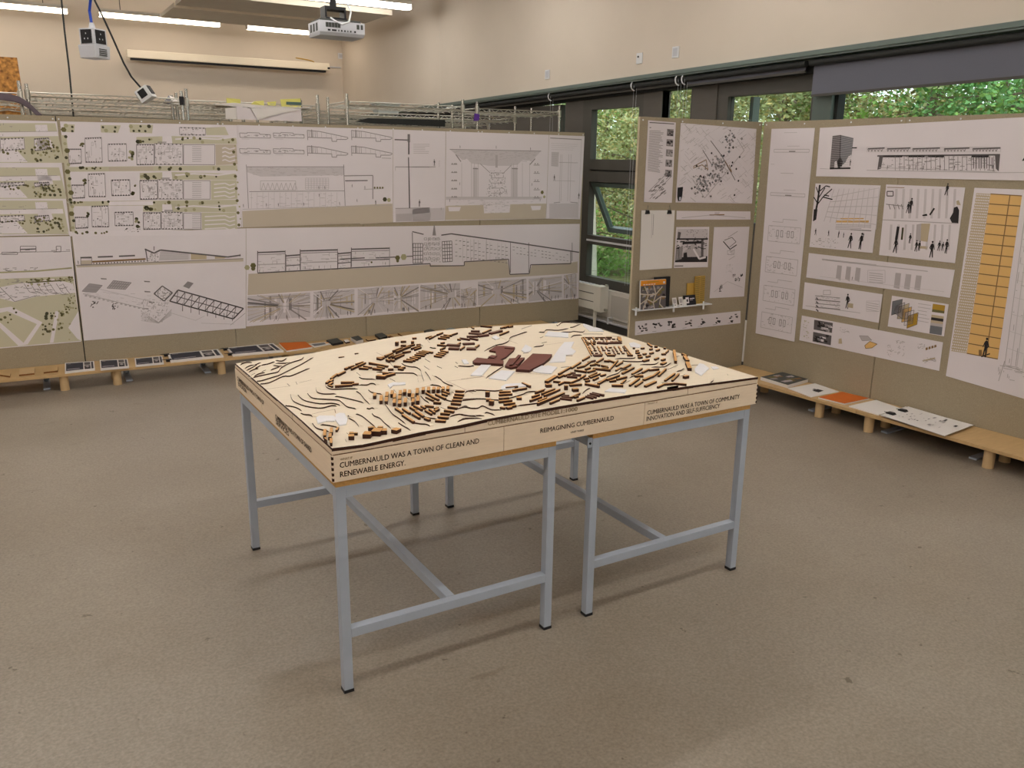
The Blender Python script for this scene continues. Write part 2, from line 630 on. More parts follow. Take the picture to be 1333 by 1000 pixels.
# ---------------------------------------------------------------- lamps
def strip_light(x0, x1, y, z, label, group=None, tube=None):
    t = thing('strip_light', label, 'ceiling light', ((x0 + x1) / 2, y, z), group)
    mb = MB()
    mb.box((x0, y - 0.065, z + 0.035), (x1, y + 0.065, z + 0.085), M_HOUSING)
    mb.box((x0 - 0.004, y - 0.065, z - 0.024), (x0, y + 0.065, z + 0.085), M_HOUSING)
    mb.box((x1, y - 0.065, z - 0.024), (x1 + 0.004, y + 0.065, z + 0.085), M_HOUSING)
    mb.build('housing', t)
    mb = MB()
    mb.box((x0, y - 0.06, z - 0.022), (x1, y + 0.06, z + 0.034), tube or M_TUBE)
    mb.build('glowing_tube', t)
    for x in (x0 + 0.3, x1 - 0.3):
        mb = MB()
        mb.cyl((x, y, z + 0.085), (x, y, CEILZ), 0.006, M_FRAME, 6)
        mb.build('hanger_rod', t)


LZ = 3.80
strip_light(-2.3, 0.31, 12.2, LZ, 'glowing strip light by the far wall, leftmost, cut by the photo edge', tube=M_TUBEFAR)
strip_light(0.73, 2.46, 12.2, LZ, 'glowing strip light by the far wall, half hidden under the grey ceiling raft', tube=M_TUBEFAR)
strip_light(2.89, 4.55, 12.2, LZ, 'glowing strip light running behind the projector', tube=M_TUBEFAR)
strip_light(2.55, 4.3, 8.95, LZ, 'bright strip light above the projector, ending near the right wall')
for y in (8.95, 5.75, 2.55, -0.75, -4.0):
    for k, (a, b) in enumerate(((-6.2, -4.4), (-4.0, -2.2), (-1.8, 0.0), (0.35, 2.15), (2.5, 4.3))):
        if y == 8.95 and k == 4:
            continue
        strip_light(a, b, y, LZ, 'strip light in the rows overhead, above the photo', 'strip lights overhead outside the frame')

# ceiling rafts
for (y0, y1, lab) in ((10.62, 11.78, 'flat grey acoustic ceiling raft, the farther of two, in front of the far strip lights'),
                      (9.45, 10.50, 'flat grey acoustic ceiling raft, the nearer of two, above the projector')):
    t = thing('ceiling_raft', lab, 'ceiling raft', (2.9, (y0 + y1) / 2, 3.78))
    mb = MB()
    mb.box((1.52, y0, 3.78), (4.25, y1, 3.83), M_RAFT)
    mb.build('panel', t)
    for x in (1.9, 3.9):
        mb = MB()
        mb.cyl((x, (y0 + y1) / 2, 3.83), (x, (y0 + y1) / 2, CEILZ), 0.006, M_FRAME, 6)
        mb.build('hanger_rod', t)
    mb = MB()
    mb.box((1.52, y0 - 0.012, 3.765), (4.25, y0, 3.835), M_SCREEN)  # paler cream paints the light caught by the raft's near edge
    mb.build('lit_edge_strip', t)


# ================================================================ TABLES
W1, GAP, W2, TD, TH = 0.8654, 0.1705, 0.8503, 1.302, 0.7751


def work_table(x0, wd, label, bracket=False):
    t = thing('work_table', label, 'table', (x0 + wd / 2, TD / 2, 0))
    a = 0.034
    x1 = x0 + wd
    for (lx, ly) in ((x0, 0), (x1 - a, 0), (x0, TD - a), (x1 - a, TD - a)):
        mb = MB()
        mb.box((lx, ly, 0.008), (lx + a, ly + a, TH), M_STEEL)
        lg = mb.build('leg', t, bevel=0.002)
        mb = MB()
        mb.box((lx - 0.001, ly - 0.001, 0), (lx + a + 0.001, ly + a + 0.001, 0.012), M_BLACK)
        mb.build('foot_cap', lg, label='black plastic foot cap')
    for y in (0, TD - a):
        mb = MB()
        mb.box((x0 + a, y, TH - 0.04), (x1 - a, y + a, TH), M_STEEL)
        mb.build('top_rail', t, bevel=0.002)
        mb = MB()
        mb.box((x0 + a, y, 0.212), (x1 - a, y + a, 0.247), M_STEEL)
        mb.build('stretcher', t, bevel=0.002)
    for x in (x0, x1 - a):
        mb = MB()
        mb.box((x, a, TH - 0.04), (x + a, TD - a, TH), M_STEEL)
        mb.build('top_rail', t, bevel=0.002)
    xm = (x0 + x1) / 2
    mb = MB()
    mb.box((xm - a / 2, a, 0.212), (xm + a / 2, TD - a, 0.247), M_STEEL)
    mb.build('centre_stretcher', t, bevel=0.002)
    mb = MB()
    mb.box((x0, 0, TH), (x1, TD, TH + 0.024), M_MDF)
    mb.build('tabletop', t, bevel=0.0015, label='orange-brown fibreboard top')
    if bracket:
        mb = MB()
        mb.box((x0 - 0.022, 0.002, TH - 0.035), (x0, 0.006, TH + 0.004), M_STEEL)
        mb.cyl((x0 - 0.011, 0.0, TH - 0.018), (x0 - 0.011, 0.0021, TH - 0.018), 0.005, M_BLACK, 8)
        mb.build('bracket', t, label='small drilled steel bracket')
    return t


work_table(0, W1, 'grey steel framed table under the left half of the wooden site model')
work_table(W1 + GAP, W2, 'grey steel framed table under the right half of the wooden site model', True)

# ================================================================ SITE MODEL
MX0, MX1, MY0, MY1 = -0.010, 1.905, -0.010, 1.308
ZB, ZP = TH + 0.024, 0.8925


def interp(tab, x):
    if x <= tab[0][0]:
        return tab[0][1]
    for (a, za), (b, zb) in zip(tab, tab[1:]):
        if x <= b:
            k = (x - a) / (b - a)
            return za + (zb - za) * k
    return tab[-1][1]


FRONT = [(-0.01, .916), (0.1, .911), (0.2, .916), (0.3, .921), (0.46, .923), (0.56, .929), (0.8, .932), (1.12, .934), (1.32, .931), (1.52, .929), (1.74, .923), (1.905, .919)]
BACK = [(-.01, .911), (.13, .915), (.33, .920), (.52, .937), (.72, .956), (.97, .968), (1.14, .968), (1.33, .963), (1.57, .950), (1.8, .942), (1.905, .926)]
LEFT = [(-.01, .916), (.3, .920), (.8, .916), (1.308, .911)]
RIGHT = [(-.01, .919), (.3, .921), (.8, .925), (1.308, .926)]


def tz(x, y):
    u = (x - MX0) / (MX1 - MX0)
    v = (y - MY0) / (MY1 - MY0)
    u = min(1, max(0, u))
    v = min(1, max(0, v))
    f, b, l, r = interp(FRONT, x), interp(BACK, x), interp(LEFT, y), interp(RIGHT, y)
    c = (1 - u) * (1 - v) * FRONT[0][1] + u * (1 - v) * FRONT[-1][1] + (1 - u) * v * BACK[0][1] + u * v * BACK[-1][1]
    return (1 - v) * f + v * b + (1 - u) * l + u * r - c


def on_terrain(px, py, up=0.0):
    z = 0.93
    for _ in range(12):
        p = on_z(px, py, z + up)
        z = tz(p.x, p.y)
    p.z = z
    return p


model = thing('site_model', 'layered plywood town site model with small wooden blocks, across both grey tables', 'architectural model', (0.95, 0.65, ZB))


def mpart(mb, name, **k):
    return mb.build(name, model, **k)


# box sides: three panels along the front, three along the left, plain back and right
TK = 0.006
fx = [MX0 - 0.002, 0.6285, 1.2765, MX1 + 0.002]
for a, b in zip(fx, fx[1:]):
    mb = MB()
    mb.box((a + 0.0012, MY0 - 0.002, ZB), (b - 0.0012, MY0 + TK, ZP - 0.002), M_PLYF)
    mpart(mb, 'front_panel')
mb = MB()
for a in fx[1:3]:
    mb.box((a - 0.002, MY0 + 0.001, ZB), (a + 0.002, MY0 + 0.004, ZP), M_BURNT2)
mb.box((MX0 + .004, MY0, ZP - 0.003), (MX1 - .004, MY0 + 0.004, ZP + 0.002), M_BURNT2)
mb.box((MX0, MY0 + .004, ZP - 0.003), (MX0 + 0.004, MY1 - .004, ZP + 0.002), M_BURNT2)
mpart(mb, 'burnt_seam')
ly = [MY0 + TK, 0.86, MY1]
for a, b in zip(ly, ly[1:]):
    mb = MB()
    mb.box((MX0 - 0.002, a + 0.001, ZB), (MX0 + TK, b - 0.001, ZP - 0.002), M_PLYF)
    mpart(mb, 'left_panel')
mb = MB()
mb.box((MX0 + TK, MY1 - TK, ZB), (MX1, MY1, ZP), M_PLYF)
mpart(mb, 'back_panel')
mb = MB()
mb.box((MX1 - TK, MY0 + TK, ZB), (MX1 + 0.002, MY1 - TK, ZP - 0.002), M_PLYF)
mpart(mb, 'right_panel')
# finger joints at the two near corners
for cx in (MX0 - 0.003, MX1 - 0.003):
    for k in range(5):
        mb = MB()
        z = ZB + 0.004 + k * 0.0185
        mb.box((cx, MY0 - 0.0035, z), (cx + 0.006, MY0 + 0.004, z + 0.0095), M_BURNT)
        mpart(mb, 'finger_joint')
# terrain sheet, with wooden fascia and burnt rim
mb = MB()
NX, NY = 48, 34
P = [[V((MX0 + (MX1 - MX0) * i / NX, MY0 + (MY1 - MY0) * j / NY, 0)) for i in range(NX + 1)] for j in range(NY + 1)]
for row in P:
    for p in row:
        p.z = tz(p.x, p.y)
b0 = len(mb.v)
mb.v += [tuple(p) for row in P for p in row]
im = mb.mi(M_PLY)
for j in range(NY):
    for i in range(NX):
        q = j * (NX + 1) + i
        mb.f.append((q, q + 1, q + NX + 2, q + NX + 1))
        mb.m.append(im)
edge = [P[0][i] for i in range(NX + 1)] + [P[j][NX] for j in range(1, NY + 1)] + [P[NY][i] for i in range(NX - 1, -1, -1)] + [P[j][0] for j in range(NY - 1, 0, -1)]
for p, q in zip(edge, edge[1:] + edge[:1]):
    mb.poly([V((p.x, p.y, ZP)), V((q.x, q.y, ZP)), q - V((0, 0, 0.0)), p - V((0, 0, 0.0))], M_PLYF)
mpart(mb, 'terrain_sheet')
# burnt rim of the top sheets, in short steps as the layers run out along the edge
rnd = random.Random(3)
rim = [(-0.01, .2, .007), (.2, .32, .009), (.32, .42, .0075), (.42, .56, .008), (.56, .70, .006), (.70, 1.02, .007), (1.02, 1.2, .008), (1.2, 1.42, .006), (1.42, 1.53, .007), (1.53, 1.67, .006), (1.67, 1.905, .0065)]
for a, b, h in rim:
    h *= 1.35
    mb = MB()
    n = 4
    for k in range(n):
        xa, xb = a + (b - a) * k / n, a + (b - a) * (k + 1) / n
        za, zb = tz(xa, MY0), tz(xb, MY0)
        mb.prism([(xa, MY0 - 0.0012, za - h), (xb, MY0 - 0.0012, zb - h), (xb, MY0 + 0.002, zb - h), (xa, MY0 + 0.002, za - h)],
                 [(xa, MY0 - 0.0012, za + 0.0005), (xb, MY0 - 0.0012, zb + 0.0005), (xb, MY0 + 0.002, zb + 0.0005), (xa, MY0 + 0.002, za + 0.0005)], M_BURNT)
    mpart(mb, 'sheet_edge')
for a, b, h in ((-0.01, .3, .004), (.3, .62, .003), (.62, .8, .006), (.8, 1.308, .004)):
    mb = MB()
    for k in range(4):
        ya, yb = a + (b - a) * k / 4, a + (b - a) * (k + 1) / 4
        za, zb = tz(MX0, ya), tz(MX0, yb)
        mb.prism([(MX0 - 0.0012, ya, za - h), (MX0 + 0.002, ya, za - h), (MX0 + 0.002, yb, zb - h), (MX0 - 0.0012, yb, zb - h)],
                 [(MX0 - 0.0012, ya, za + 0.0005), (MX0 + 0.002, ya, za + 0.0005), (MX0 + 0.002, yb, zb + 0.0005), (MX0 - 0.0012, yb, zb + 0.0005)], M_BURNT)
    mpart(mb, 'sheet_edge')
# fascia joints
mb = MB()
for x in (0.470, 1.502):
    mb.box((x, MY0 - 0.0006, ZP + 0.003), (x + 0.0015, MY0 + 0.001, tz(x, MY0) - .008), M_BURNT2)
mb.box((MX0 - 0.0006, 0.42, ZP + .002), (MX0 + 0.001, 0.4215, tz(MX0, .42) - .005), M_BURNT2)
mpart(mb, 'fascia_joint')
# lettering cut into the front and the left side
FRP = Plane((0, MY0 - 0.0026, 0), (1, 0, 0), (0, 0, 1), (0, -1, 0))


def front_text(txt, px0, py0, px1, h, m, name='lettering', y=MY0 - 0.0026):
    a0, b0 = FRP.hit(px0, py0)
    a1, _ = FRP.hit(px1, py0)
    mb = MB()
    mb.text(txt, (a0, y, b0), (1, 0, 0), (0, 0, 1), a1 - a0, m, h)
    mpart(mb, name)


front_text('WHAT IF', 443, 600, 459, 0.008, M_ENGRL)
front_text('CUMBERNAULD WAS A TOWN OF CLEAN AND', 442.5, 609.5, 623.5, 0.0185, M_ENGR)
front_text('RENEWABLE ENERGY.', 443, 621.5, 528, 0.0185, M_ENGR)
front_text('REIMAGINING CUMBERNAULD', 703.5, 564, 798, 0.0175, M_ENGR)
front_text('UNIT THREE', 743, 564.2, 760, 0.0068, M_ENGR)
front_text('WHAT IF', 843, 527, 856, 0.007, M_ENGRL)
front_text('CUMBERNAULD WAS A TOWN OF COMMUNITY', 842.5, 540.5, 960.5, 0.0185, M_ENGR)
front_text('INNOVATION AND SELF-SUFFICIENCY', 841.5, 548.5, 935.5, 0.0185, M_ENGR)
front_text('CUMBERNAULD SITE MODEL', 635.5, 554.5, 729, 0.017, M_ENGRL, y=MY0 - 0.0006)
front_text('1:1000', 731, 538.5, 752, 0.016, M_ENGRL, y=MY0 - 0.0006)
LFP = Plane((MX0 - 0.0026, 0, 0), (0, -1, 0), (0, 0, 1), (-1, 0, 0))


def left_text(txt, px0, py0, px1, py1, h):
    a0, b0 = LFP.hit(px0, py0)
    a1, _ = LFP.hit(px1, py1)
    mb = MB()
    mb.text(txt, (MX0 - 0.0026, -a0, b0), (0, -1, 0), (0, 0, 1), a1 - a0, M_BURNT, h, bold=0.03)
    mpart(mb, 'lettering')


left_text('CUMBERNAULD WAS A TOWN OF', 309, 495, 343.8, 529, 0.019)
left_text('EDUCATION', 310.2, 502, 321, 513, 0.019)
left_text('CUMBERNAULD WAS A TOWN OF SHARED', 358.6, 545, 405.5, 589, 0.019)
left_text('SERVICES', 359.3, 552, 376, 568, 0.019)

# contours: every step is a thin layered edge facing down the slope
A, B, C, D, E_, F, G, H, I, J, Kk = (K(305, 440, 9.52), K(400, 440, 9.52), K(400, 500, 9.52), K(490, 415, 9.52), K(480, 480, 9.52), K(600, 415, 9.52),
                                     K(600, 460, 9.52), K(700, 415, 9.52), K(700, 450, 9.52), K(770, 430, 9.52), K(860, 430, 9.52))
CONT = [
    (A, [(285, 582), (430, 565), (600, 487), (690, 482), (800, 440), (935, 380)]), (A, [(245, 545), (330, 540), (480, 495), (560, 470), (700, 400), (850, 325), (980, 245)]),
    (A, [(230, 500), (310, 480), (430, 455), (540, 430), (580, 380), (690, 320), (830, 275), (860, 240)]), (A, [(240, 490), (300, 455), (380, 435)]),
    (A, [(75, 340), (130, 315), (220, 310)]), (A, [(130, 385), (200, 350), (250, 345), (330, 310)]), (A, [(150, 410), (230, 370), (280, 340)]), (A, [(330, 345), (420, 330), (500, 300)]),
    (A, [(85, 310), (130, 285)]), (A, [(430, 315), (500, 295)]), (A, [(510, 285), (590, 295), (650, 258)]), (A, [(510, 320), (640, 322), (700, 310)]), (A, [(480, 345), (560, 360), (600, 355)]),
    (A, [(260, 380), (290, 370), (330, 345)]), (A, [(450, 405), (520, 380), (560, 370)]), (A, [(340, 420), (390, 400)]), (A, [(180, 430), (240, 400), (300, 385)]), (A, [(210, 465), (260, 440)]),
    (A, [(655, 570), (690, 600)]), (A, [(760, 545), (780, 580)]), (A, [(695, 700), (715, 770), (760, 810), (880, 855), (1040, 880), (1120, 872), (1200, 850), (1270, 852)]),
    (A, [(785, 710), (830, 760), (900, 795), (1060, 825), (1200, 820), (1270, 830), (1310, 845)]), (A, [(900, 640), (905, 690)]),
    (A, [(1010, 610), (1020, 670), (1060, 695), (1140, 705), (1265, 700)]), (A, [(580, 850), (690, 855), (770, 875), (835, 910)]), (A, [(820, 940), (870, 960), (940, 965), (970, 985)]),
    (B, [(0, 690), (40, 740), (100, 762), (230, 770), (380, 780), (430, 810), (490, 860), (540, 875), (605, 888)]), (B, [(340, 733), (430, 745), (600, 785), (700, 812)]),
    (B, [(605, 668), (660, 705), (710, 770), (770, 825)]), (B, [(735, 880), (770, 890), (800, 878), (830, 885)]), (B, [(610, 430), (660, 472)]), (B, [(640, 490), (690, 515), (850, 520)]),
    (B, [(640, 590), (740, 592), (780, 575), (820, 575), (850, 590)]), (B, [(755, 650), (790, 680), (850, 695), (925, 705)]), (B, [(225, 580), (240, 620), (310, 645), (480, 640), (625, 638)]),
    (B, [(1020, 505), (1090, 540)]), (D, [(0, 665), (200, 680), (420, 682), (470, 690), (510, 715)]), (D, [(510, 740), (520, 790)]),
    (D, [(310, 560), (360, 590), (430, 605), (490, 610), (545, 645), (560, 700), (590, 780)]), (D, [(600, 660), (640, 710), (675, 770)]), (D, [(665, 825), (770, 840), (810, 862)]),
    (D, [(720, 715), (800, 765), (830, 795), (900, 830), (950, 840)]), (D, [(590, 590), (655, 635)]), (D, [(750, 590), (810, 618)]), (D, [(600, 500), (665, 540)]),
    (D, [(660, 360), (700, 372), (740, 372)]), (D, [(970, 590), (1010, 610)]), (D, [(1010, 590), (1100, 600), (1160, 600), (1210, 585)]), (D, [(980, 540), (1005, 560)]),
    (D, [(535, 310), (575, 340)]), (D, [(165, 545), (210, 600)]), (D, [(620, 250), (660, 300)]),
    (C, [(500, 400), (525, 420), (520, 435), (590, 475), (640, 535)]), (C, [(600, 378), (680, 410), (780, 490), (850, 550)]), (C, [(800, 370), (830, 405), (900, 435), (960, 495), (1035, 555)]),
    (C, [(960, 255), (1000, 310), (1060, 385), (1140, 440), (1220, 505)]), (C, [(1125, 485), (1180, 525), (1280, 580)]), (C, [(60, 490), (100, 545), (150, 570), (270, 595)]),
    (C, [(165, 512), (270, 525), (390, 550)]), (C, [(470, 690), (490, 725)]), (C, [(490, 610), (520, 640)]),
    (E_, [(560, 680), (640, 695), (710, 700), (760, 720)]), (E_, [(670, 605), (740, 620), (850, 635)]), (E_, [(1190, 310), (1230, 288), (1333, 285)]), (E_, [(1150, 405), (1240, 395), (1333, 385)]),
    (E_, [(1090, 510), (1190, 485), (1260, 500), (1333, 500)]), (E_, [(1000, 605), (1120, 575), (1240, 595), (1333, 600)]), (E_, [(1100, 665), (1200, 630), (1333, 625)]),
    (E_, [(640, 340), (690, 395), (750, 435)]), (E_, [(770, 210), (860, 220), (905, 240)]), (E_, [(460, 345), (500, 385)]), (E_, [(310, 260), (340, 300)]), (E_, [(940, 390), (1000, 410), (1040, 415)]),
    (E_, [(890, 480), (970, 515)]), (E_, [(1030, 290), (1060, 310)]), (E_, [(340, 470), (400, 530)]), (E_, [(680, 235), (700, 280)]),
    (F, [(0, 595), (90, 600), (160, 590)]), (F, [(40, 920), (120, 900), (250, 895), (420, 905), (520, 890)]), (F, [(310, 745), (400, 680), (530, 595)]),
    (F, [(290, 405), (440, 335), (520, 320), (590, 285), (610, 240), (720, 200), (820, 165)]), (F, [(750, 130), (880, 85)]), (F, [(965, 170), (1030, 175), (1060, 145), (1210, 150), (1333, 125)]),
    (F, [(980, 240), (1020, 225)]), (F, [(1000, 305), (1065, 290)]), (F, [(900, 355), (1000, 345), (1030, 325)]), (F, [(1180, 80), (1200, 92), (1250, 55), (1333, 40)]), (F, [(770, 430), (840, 425)]),
    (G, [(0, 585), (120, 575), (280, 575), (470, 590), (600, 565), (760, 520), (840, 485), (990, 480), (1050, 445)]), (G, [(0, 680), (60, 665), (120, 690), (210, 690), (270, 662), (380, 710), (500, 708)]),
    (G, [(690, 660), (860, 640), (1000, 620)]), (G, [(0, 770), (100, 785), (290, 780)]), (G, [(295, 750), (330, 745), (420, 775)]), (G, [(0, 830), (60, 815), (260, 815)]),
    (H, [(400, 112), (440, 110), (530, 70)]), (H, [(280, 172), (400, 172), (450, 165), (560, 172), (585, 140)]), (H, [(410, 240), (450, 215), (550, 208)]), (H, [(560, 192), (805, 192)]),
    (H, [(850, 222), (1030, 220)]), (H, [(340, 460), (430, 462)]), (H, [(290, 605), (440, 595)]),
    (J, [(290, 358), (510, 355), (545, 340)]), (J, [(380, 385), (440, 395), (620, 395), (650, 370)]), (J, [(600, 432), (780, 430), (830, 400)]), (J, [(740, 462), (900, 460), (990, 405)]),
    (J, [(940, 490), (1070, 435)]), (J, [(1055, 517), (1110, 505), (1145, 480)]), (J, [(1115, 570), (1160, 550)]), (J, [(1240, 435), (1330, 432)]),
    (J, [(180, 595), (240, 570), (330, 540), (370, 505), (470, 490)]), (J, [(470, 595), (560, 560), (690, 510)]), (J, [(380, 675), (480, 625)]), (J, [(1040, 335), (1090, 320)]), (J, [(870, 655), (940, 650)]),
    (Kk, [(615, 655), (650, 635), (660, 595)]), (Kk, [(825, 545), (835, 560)]), (I, [(555, 600), (600, 560), (650, 535)]), (I, [(700, 470), (800, 430)]),
]


def smooth_line(pts, n=3):
    if len(pts) < 3:
        return pts
    r = []
    for i in range(len(pts) - 1):
        p0, p1, p2, p3 = pts[max(i - 1, 0)], pts[i], pts[i + 1], pts[min(i + 2, len(pts) - 1)]
        for k in range(n):
            t = k / n
            r.append(tuple(0.5 * (2 * p1[c] + (p2[c] - p0[c]) * t + (2 * p0[c] - 5 * p1[c] + 4 * p2[c] - p3[c]) * t * t + (3 * p1[c] - p0[c] - 3 * p2[c] + p3[c]) * t ** 3) for c in (0, 1)))
    r.append(pts[-1])
    return r


for cf, pts in CONT:
    pp = [on_terrain(x, y) for x, y in smooth_line(cf(pts))]
    pp = [V((min(MX1 - .004, max(MX0 + .003, p.x)), min(MY1 - .004, max(MY0 + .004, p.y)), 0)) for p in pp]
    h = 0.0055
    fr, tp, bk = [], [], []
    for k, p in enumerate(pp):
        d = pp[min(k + 1, len(pp) - 1)] - pp[max(k - 1, 0)]
        nrm = V((d.y, -d.x, 0))
        nrm = nrm.normalized() if nrm.length > 1e-6 else V((0, -1, 0))
        back = -nrm if nrm.dot(V((CAM.x, CAM.y, 0)) - p) > 0 else nrm      # layer lies uphill, behind its edge
        hh = h * (0.35 if k in (0, len(pp) - 1) else 1)
        z = tz(p.x, p.y)
        q = p + back * 0.022
        fr.append(V((p.x, p.y, z - 0.001)))
        tp.append(V((p.x, p.y, z + hh)))
        bk.append(V((q.x, q.y, tz(q.x, q.y) - 0.0008)))
    mb = MB()
    for k in range(len(pp) - 1):
        mb.poly([fr[k], fr[k + 1], tp[k + 1], tp[k]], M_BURNT)
        mb.poly([tp[k], tp[k + 1], bk[k + 1], bk[k]], M_PLY)
    mpart(mb, 'contour_step')
# fine engraved road lines
for cf, pts in [(A, [(350, 640), (680, 600)]), (C, [(0, 390), (180, 345), (340, 315), (350, 360)]), (C, [(720, 190), (850, 175)]), (D, [(900, 775), (1333, 720)]), (F, [(0, 750), (310, 715)]),
                (D, [(600, 660), (700, 710), (950, 810), (1200, 930)]), (F, [(680, 685), (800, 675), (900, 685), (1080, 700)]), (F, [(1050, 325), (1280, 295)]), (D, [(0, 420), (100, 470)]),
                (E_, [(560, 260), (760, 210)]), (A, [(800, 560), (960, 520)]), (F, [(480, 230), (700, 310)])]:
    mb = MB()
    pp = [on_terrain(x, y) for x, y in cf(pts)]
    for p, q in zip(pp, pp[1:]):
        d = (q - p).normalized()
        nn = V((d.y, -d.x, 0)) * 0.0011
        n = 5
        for k in range(n):
            a, b = p.lerp(q, k / n), p.lerp(q, (k + 1) / n)
            a.z, b.z = tz(a.x, a.y) + .0006, tz(b.x, b.y) + .0006
            mb.poly([a - nn, b - nn, b + nn, a + nn], M_BURNT2)
    mpart(mb, 'engraved_road')

# wooden blocks: ends of the long axis in the enlargement, width mm, height mm, dark?
BL = [(B, x) for x in [
    (345, 625, 560, 605, 11), (415, 575, 580, 570), (560, 597, 640, 590), (250, 580, 290, 545, 9), (285, 600, 325, 570, 9), (310, 525, 350, 490), (350, 492, 390, 465), (390, 482, 480, 435), (485, 405, 520, 385, 11),
    (520, 388, 590, 360, 7), (555, 408, 640, 365, 7), (610, 352, 700, 315, 7), (640, 372, 730, 325, 7), (640, 397, 750, 403, 9), (690, 372, 790, 388, 8), (760, 332, 880, 350, 8), (860, 352, 990, 372, 9), (805, 403, 915, 413, 11),
    (860, 380, 950, 393, 8), (1000, 413, 1070, 407), (1070, 373, 1150, 378), (1120, 403, 1180, 412), (1160, 398, 1220, 382), (930, 463, 1010, 457), (850, 515, 960, 520, 22, 14), (960, 505, 1095, 462, 12), (970, 293, 1010, 312, 9, 12),
    (1020, 292, 1070, 302, 9), (390, 252, 460, 240, 5, 4), (590, 206, 635, 198, 5, 4), (860, 275, 910, 285, 16), (900, 273, 970, 253, 10), (980, 252, 1060, 207, 6), (250, 610, 300, 625, 9), (300, 560, 330, 535, 9)]]
BL += [(D, x) for x in [
    (110, 492, 210, 440, 6), (160, 502, 220, 462, 6), (210, 432, 330, 372, 6), (250, 442, 370, 382, 6), (205, 502, 320, 452, 7), (240, 517, 350, 462, 7), (330, 442, 430, 422, 9), (330, 402, 430, 362, 7), (430, 352, 480, 337, 8), (440, 392, 550, 352, 7),
    (480, 402, 560, 372, 7), (500, 342, 550, 337, 9), (370, 372, 420, 347, 6), (330, 543, 440, 552), (370, 523, 470, 538), (410, 498, 500, 523), (440, 493, 540, 503), (470, 468, 590, 478), (490, 448, 610, 458), (520, 428, 640, 443), (560, 418, 690, 438),
    (710, 478, 800, 492), (735, 458, 830, 472), (760, 438, 850, 452), (790, 418, 880, 432), (620, 257, 690, 227, 6, 7), (660, 267, 750, 217, 6, 7), (760, 217, 830, 187, 7), (760, 258, 860, 268), (790, 238, 900, 248), (830, 218, 930, 228), (880, 237, 1010, 192, 6),
    (1000, 273, 1040, 277), (1030, 257, 1150, 277, 9, 9, 1), (1150, 258, 1250, 278, 9, 9, 1), (1120, 238, 1260, 238, 16, 9, 1), (1140, 195, 1300, 208, 20, 8, 1), (1170, 167, 1280, 172, 16, 8, 1), (750, 343, 860, 353), (810, 322, 850, 312),
    (870, 345, 1030, 352, 20, 9, 1), (890, 392, 1020, 395, 26, 9, 1), (1050, 402, 1100, 362, 6), (1080, 332, 1220, 325, 20, 9, 1), (1115, 395, 1235, 395, 28, 9, 1), (1240, 372, 1280, 342, 8), (800, 402, 860, 372, 6), (1010, 342, 1050, 312, 7),
    (230, 340, 265, 340, 16, 18), (300, 303, 370, 300, 9, 10), (300, 355, 370, 352, 9, 10), (430, 330, 468, 328, 16, 18), (450, 262, 500, 257, 12), (0, 512, 100, 505, 12)]]
BL += [(F, x) for x in [(240, 105, 380, 120, 12), (80, 98, 150, 133, 8, 6), (490, 217, 600, 172, 7), (505, 132, 560, 117), (550, 127, 600, 107), (600, 117, 650, 107), (280, 192, 380, 152, 8), (380, 200, 520, 168, 20, 9, 1), (230, 235, 350, 218, 20, 9, 1)]]
for cx, cy, l in [(95, 355, 26), (175, 400, 60), (245, 350, 44), (240, 415, 46), (310, 330, 40), (340, 370, 44), (340, 435, 44), (410, 330, 44), (405, 390, 36), (405, 450, 36), (465, 310, 30), (475, 430, 52), (525, 320, 36), (565, 370, 40), (570, 430, 40),
                  (620, 310, 60), (630, 405, 60), (695, 285, 34), (760, 285, 40), (825, 280, 30), (880, 280, 28), (940, 275, 24), (1000, 270, 36)]:
    BL.append((E_, (cx + 3, cy - l / 2, cx - 3, cy + l / 2 + 12, 12, 14)))
BL += [(E_, x) for x in [
    (320, 513, 410, 573, 8), (405, 593, 545, 688, 9), (410, 518, 500, 578, 8), (530, 583, 620, 638, 8), (500, 498, 580, 543, 8), (570, 548, 665, 618, 9), (550, 478, 650, 533, 8), (640, 488, 690, 513, 8), (690, 485, 800, 495, 8), (690, 538, 770, 588, 7),
    (740, 523, 810, 573, 7), (680, 638, 740, 662, 11), (700, 323, 790, 373, 7), (780, 373, 860, 408, 7), (700, 378, 800, 418, 6), (820, 338, 940, 398, 8), (900, 333, 960, 353, 8), (900, 298, 990, 328, 7), (800, 445, 890, 450, 9), (830, 523, 870, 503, 9), (830, 548, 880, 523, 9),
    (1070, 300, 1185, 305, 9), (1060, 340, 1175, 350, 9), (1045, 375, 1160, 385, 9), (1030, 415, 1150, 420, 9), (1015, 455, 1135, 465, 9), (975, 500, 1090, 515, 9), (930, 545, 1050, 560, 9), (885, 580, 1000, 590, 9), (850, 622, 980, 637, 10), (820, 670, 950, 678, 11)]]
BL += [(C, x) for x in [
    (790, 650, 880, 652, 40, 16), (760, 590, 840, 580, 14, 12), (870, 580, 930, 580, 14, 12), (905, 635, 980, 630, 28, 14), (685, 680, 745, 680, 34, 14), (1040, 612, 1085, 620, 28, 12), (1110, 615, 1135, 605, 12), (510, 700, 560, 700, 24, 14), (520, 655, 555, 655, 18, 12),
    (565, 640, 620, 640, 10, 8), (240, 600, 235, 680, 10, 12), (320, 580, 318, 640, 10, 12), (305, 650, 300, 700, 10, 12), (315, 712, 312, 775, 10, 12), (240, 705, 240, 745, 10, 12), (395, 560, 375, 600, 7, 8)]]
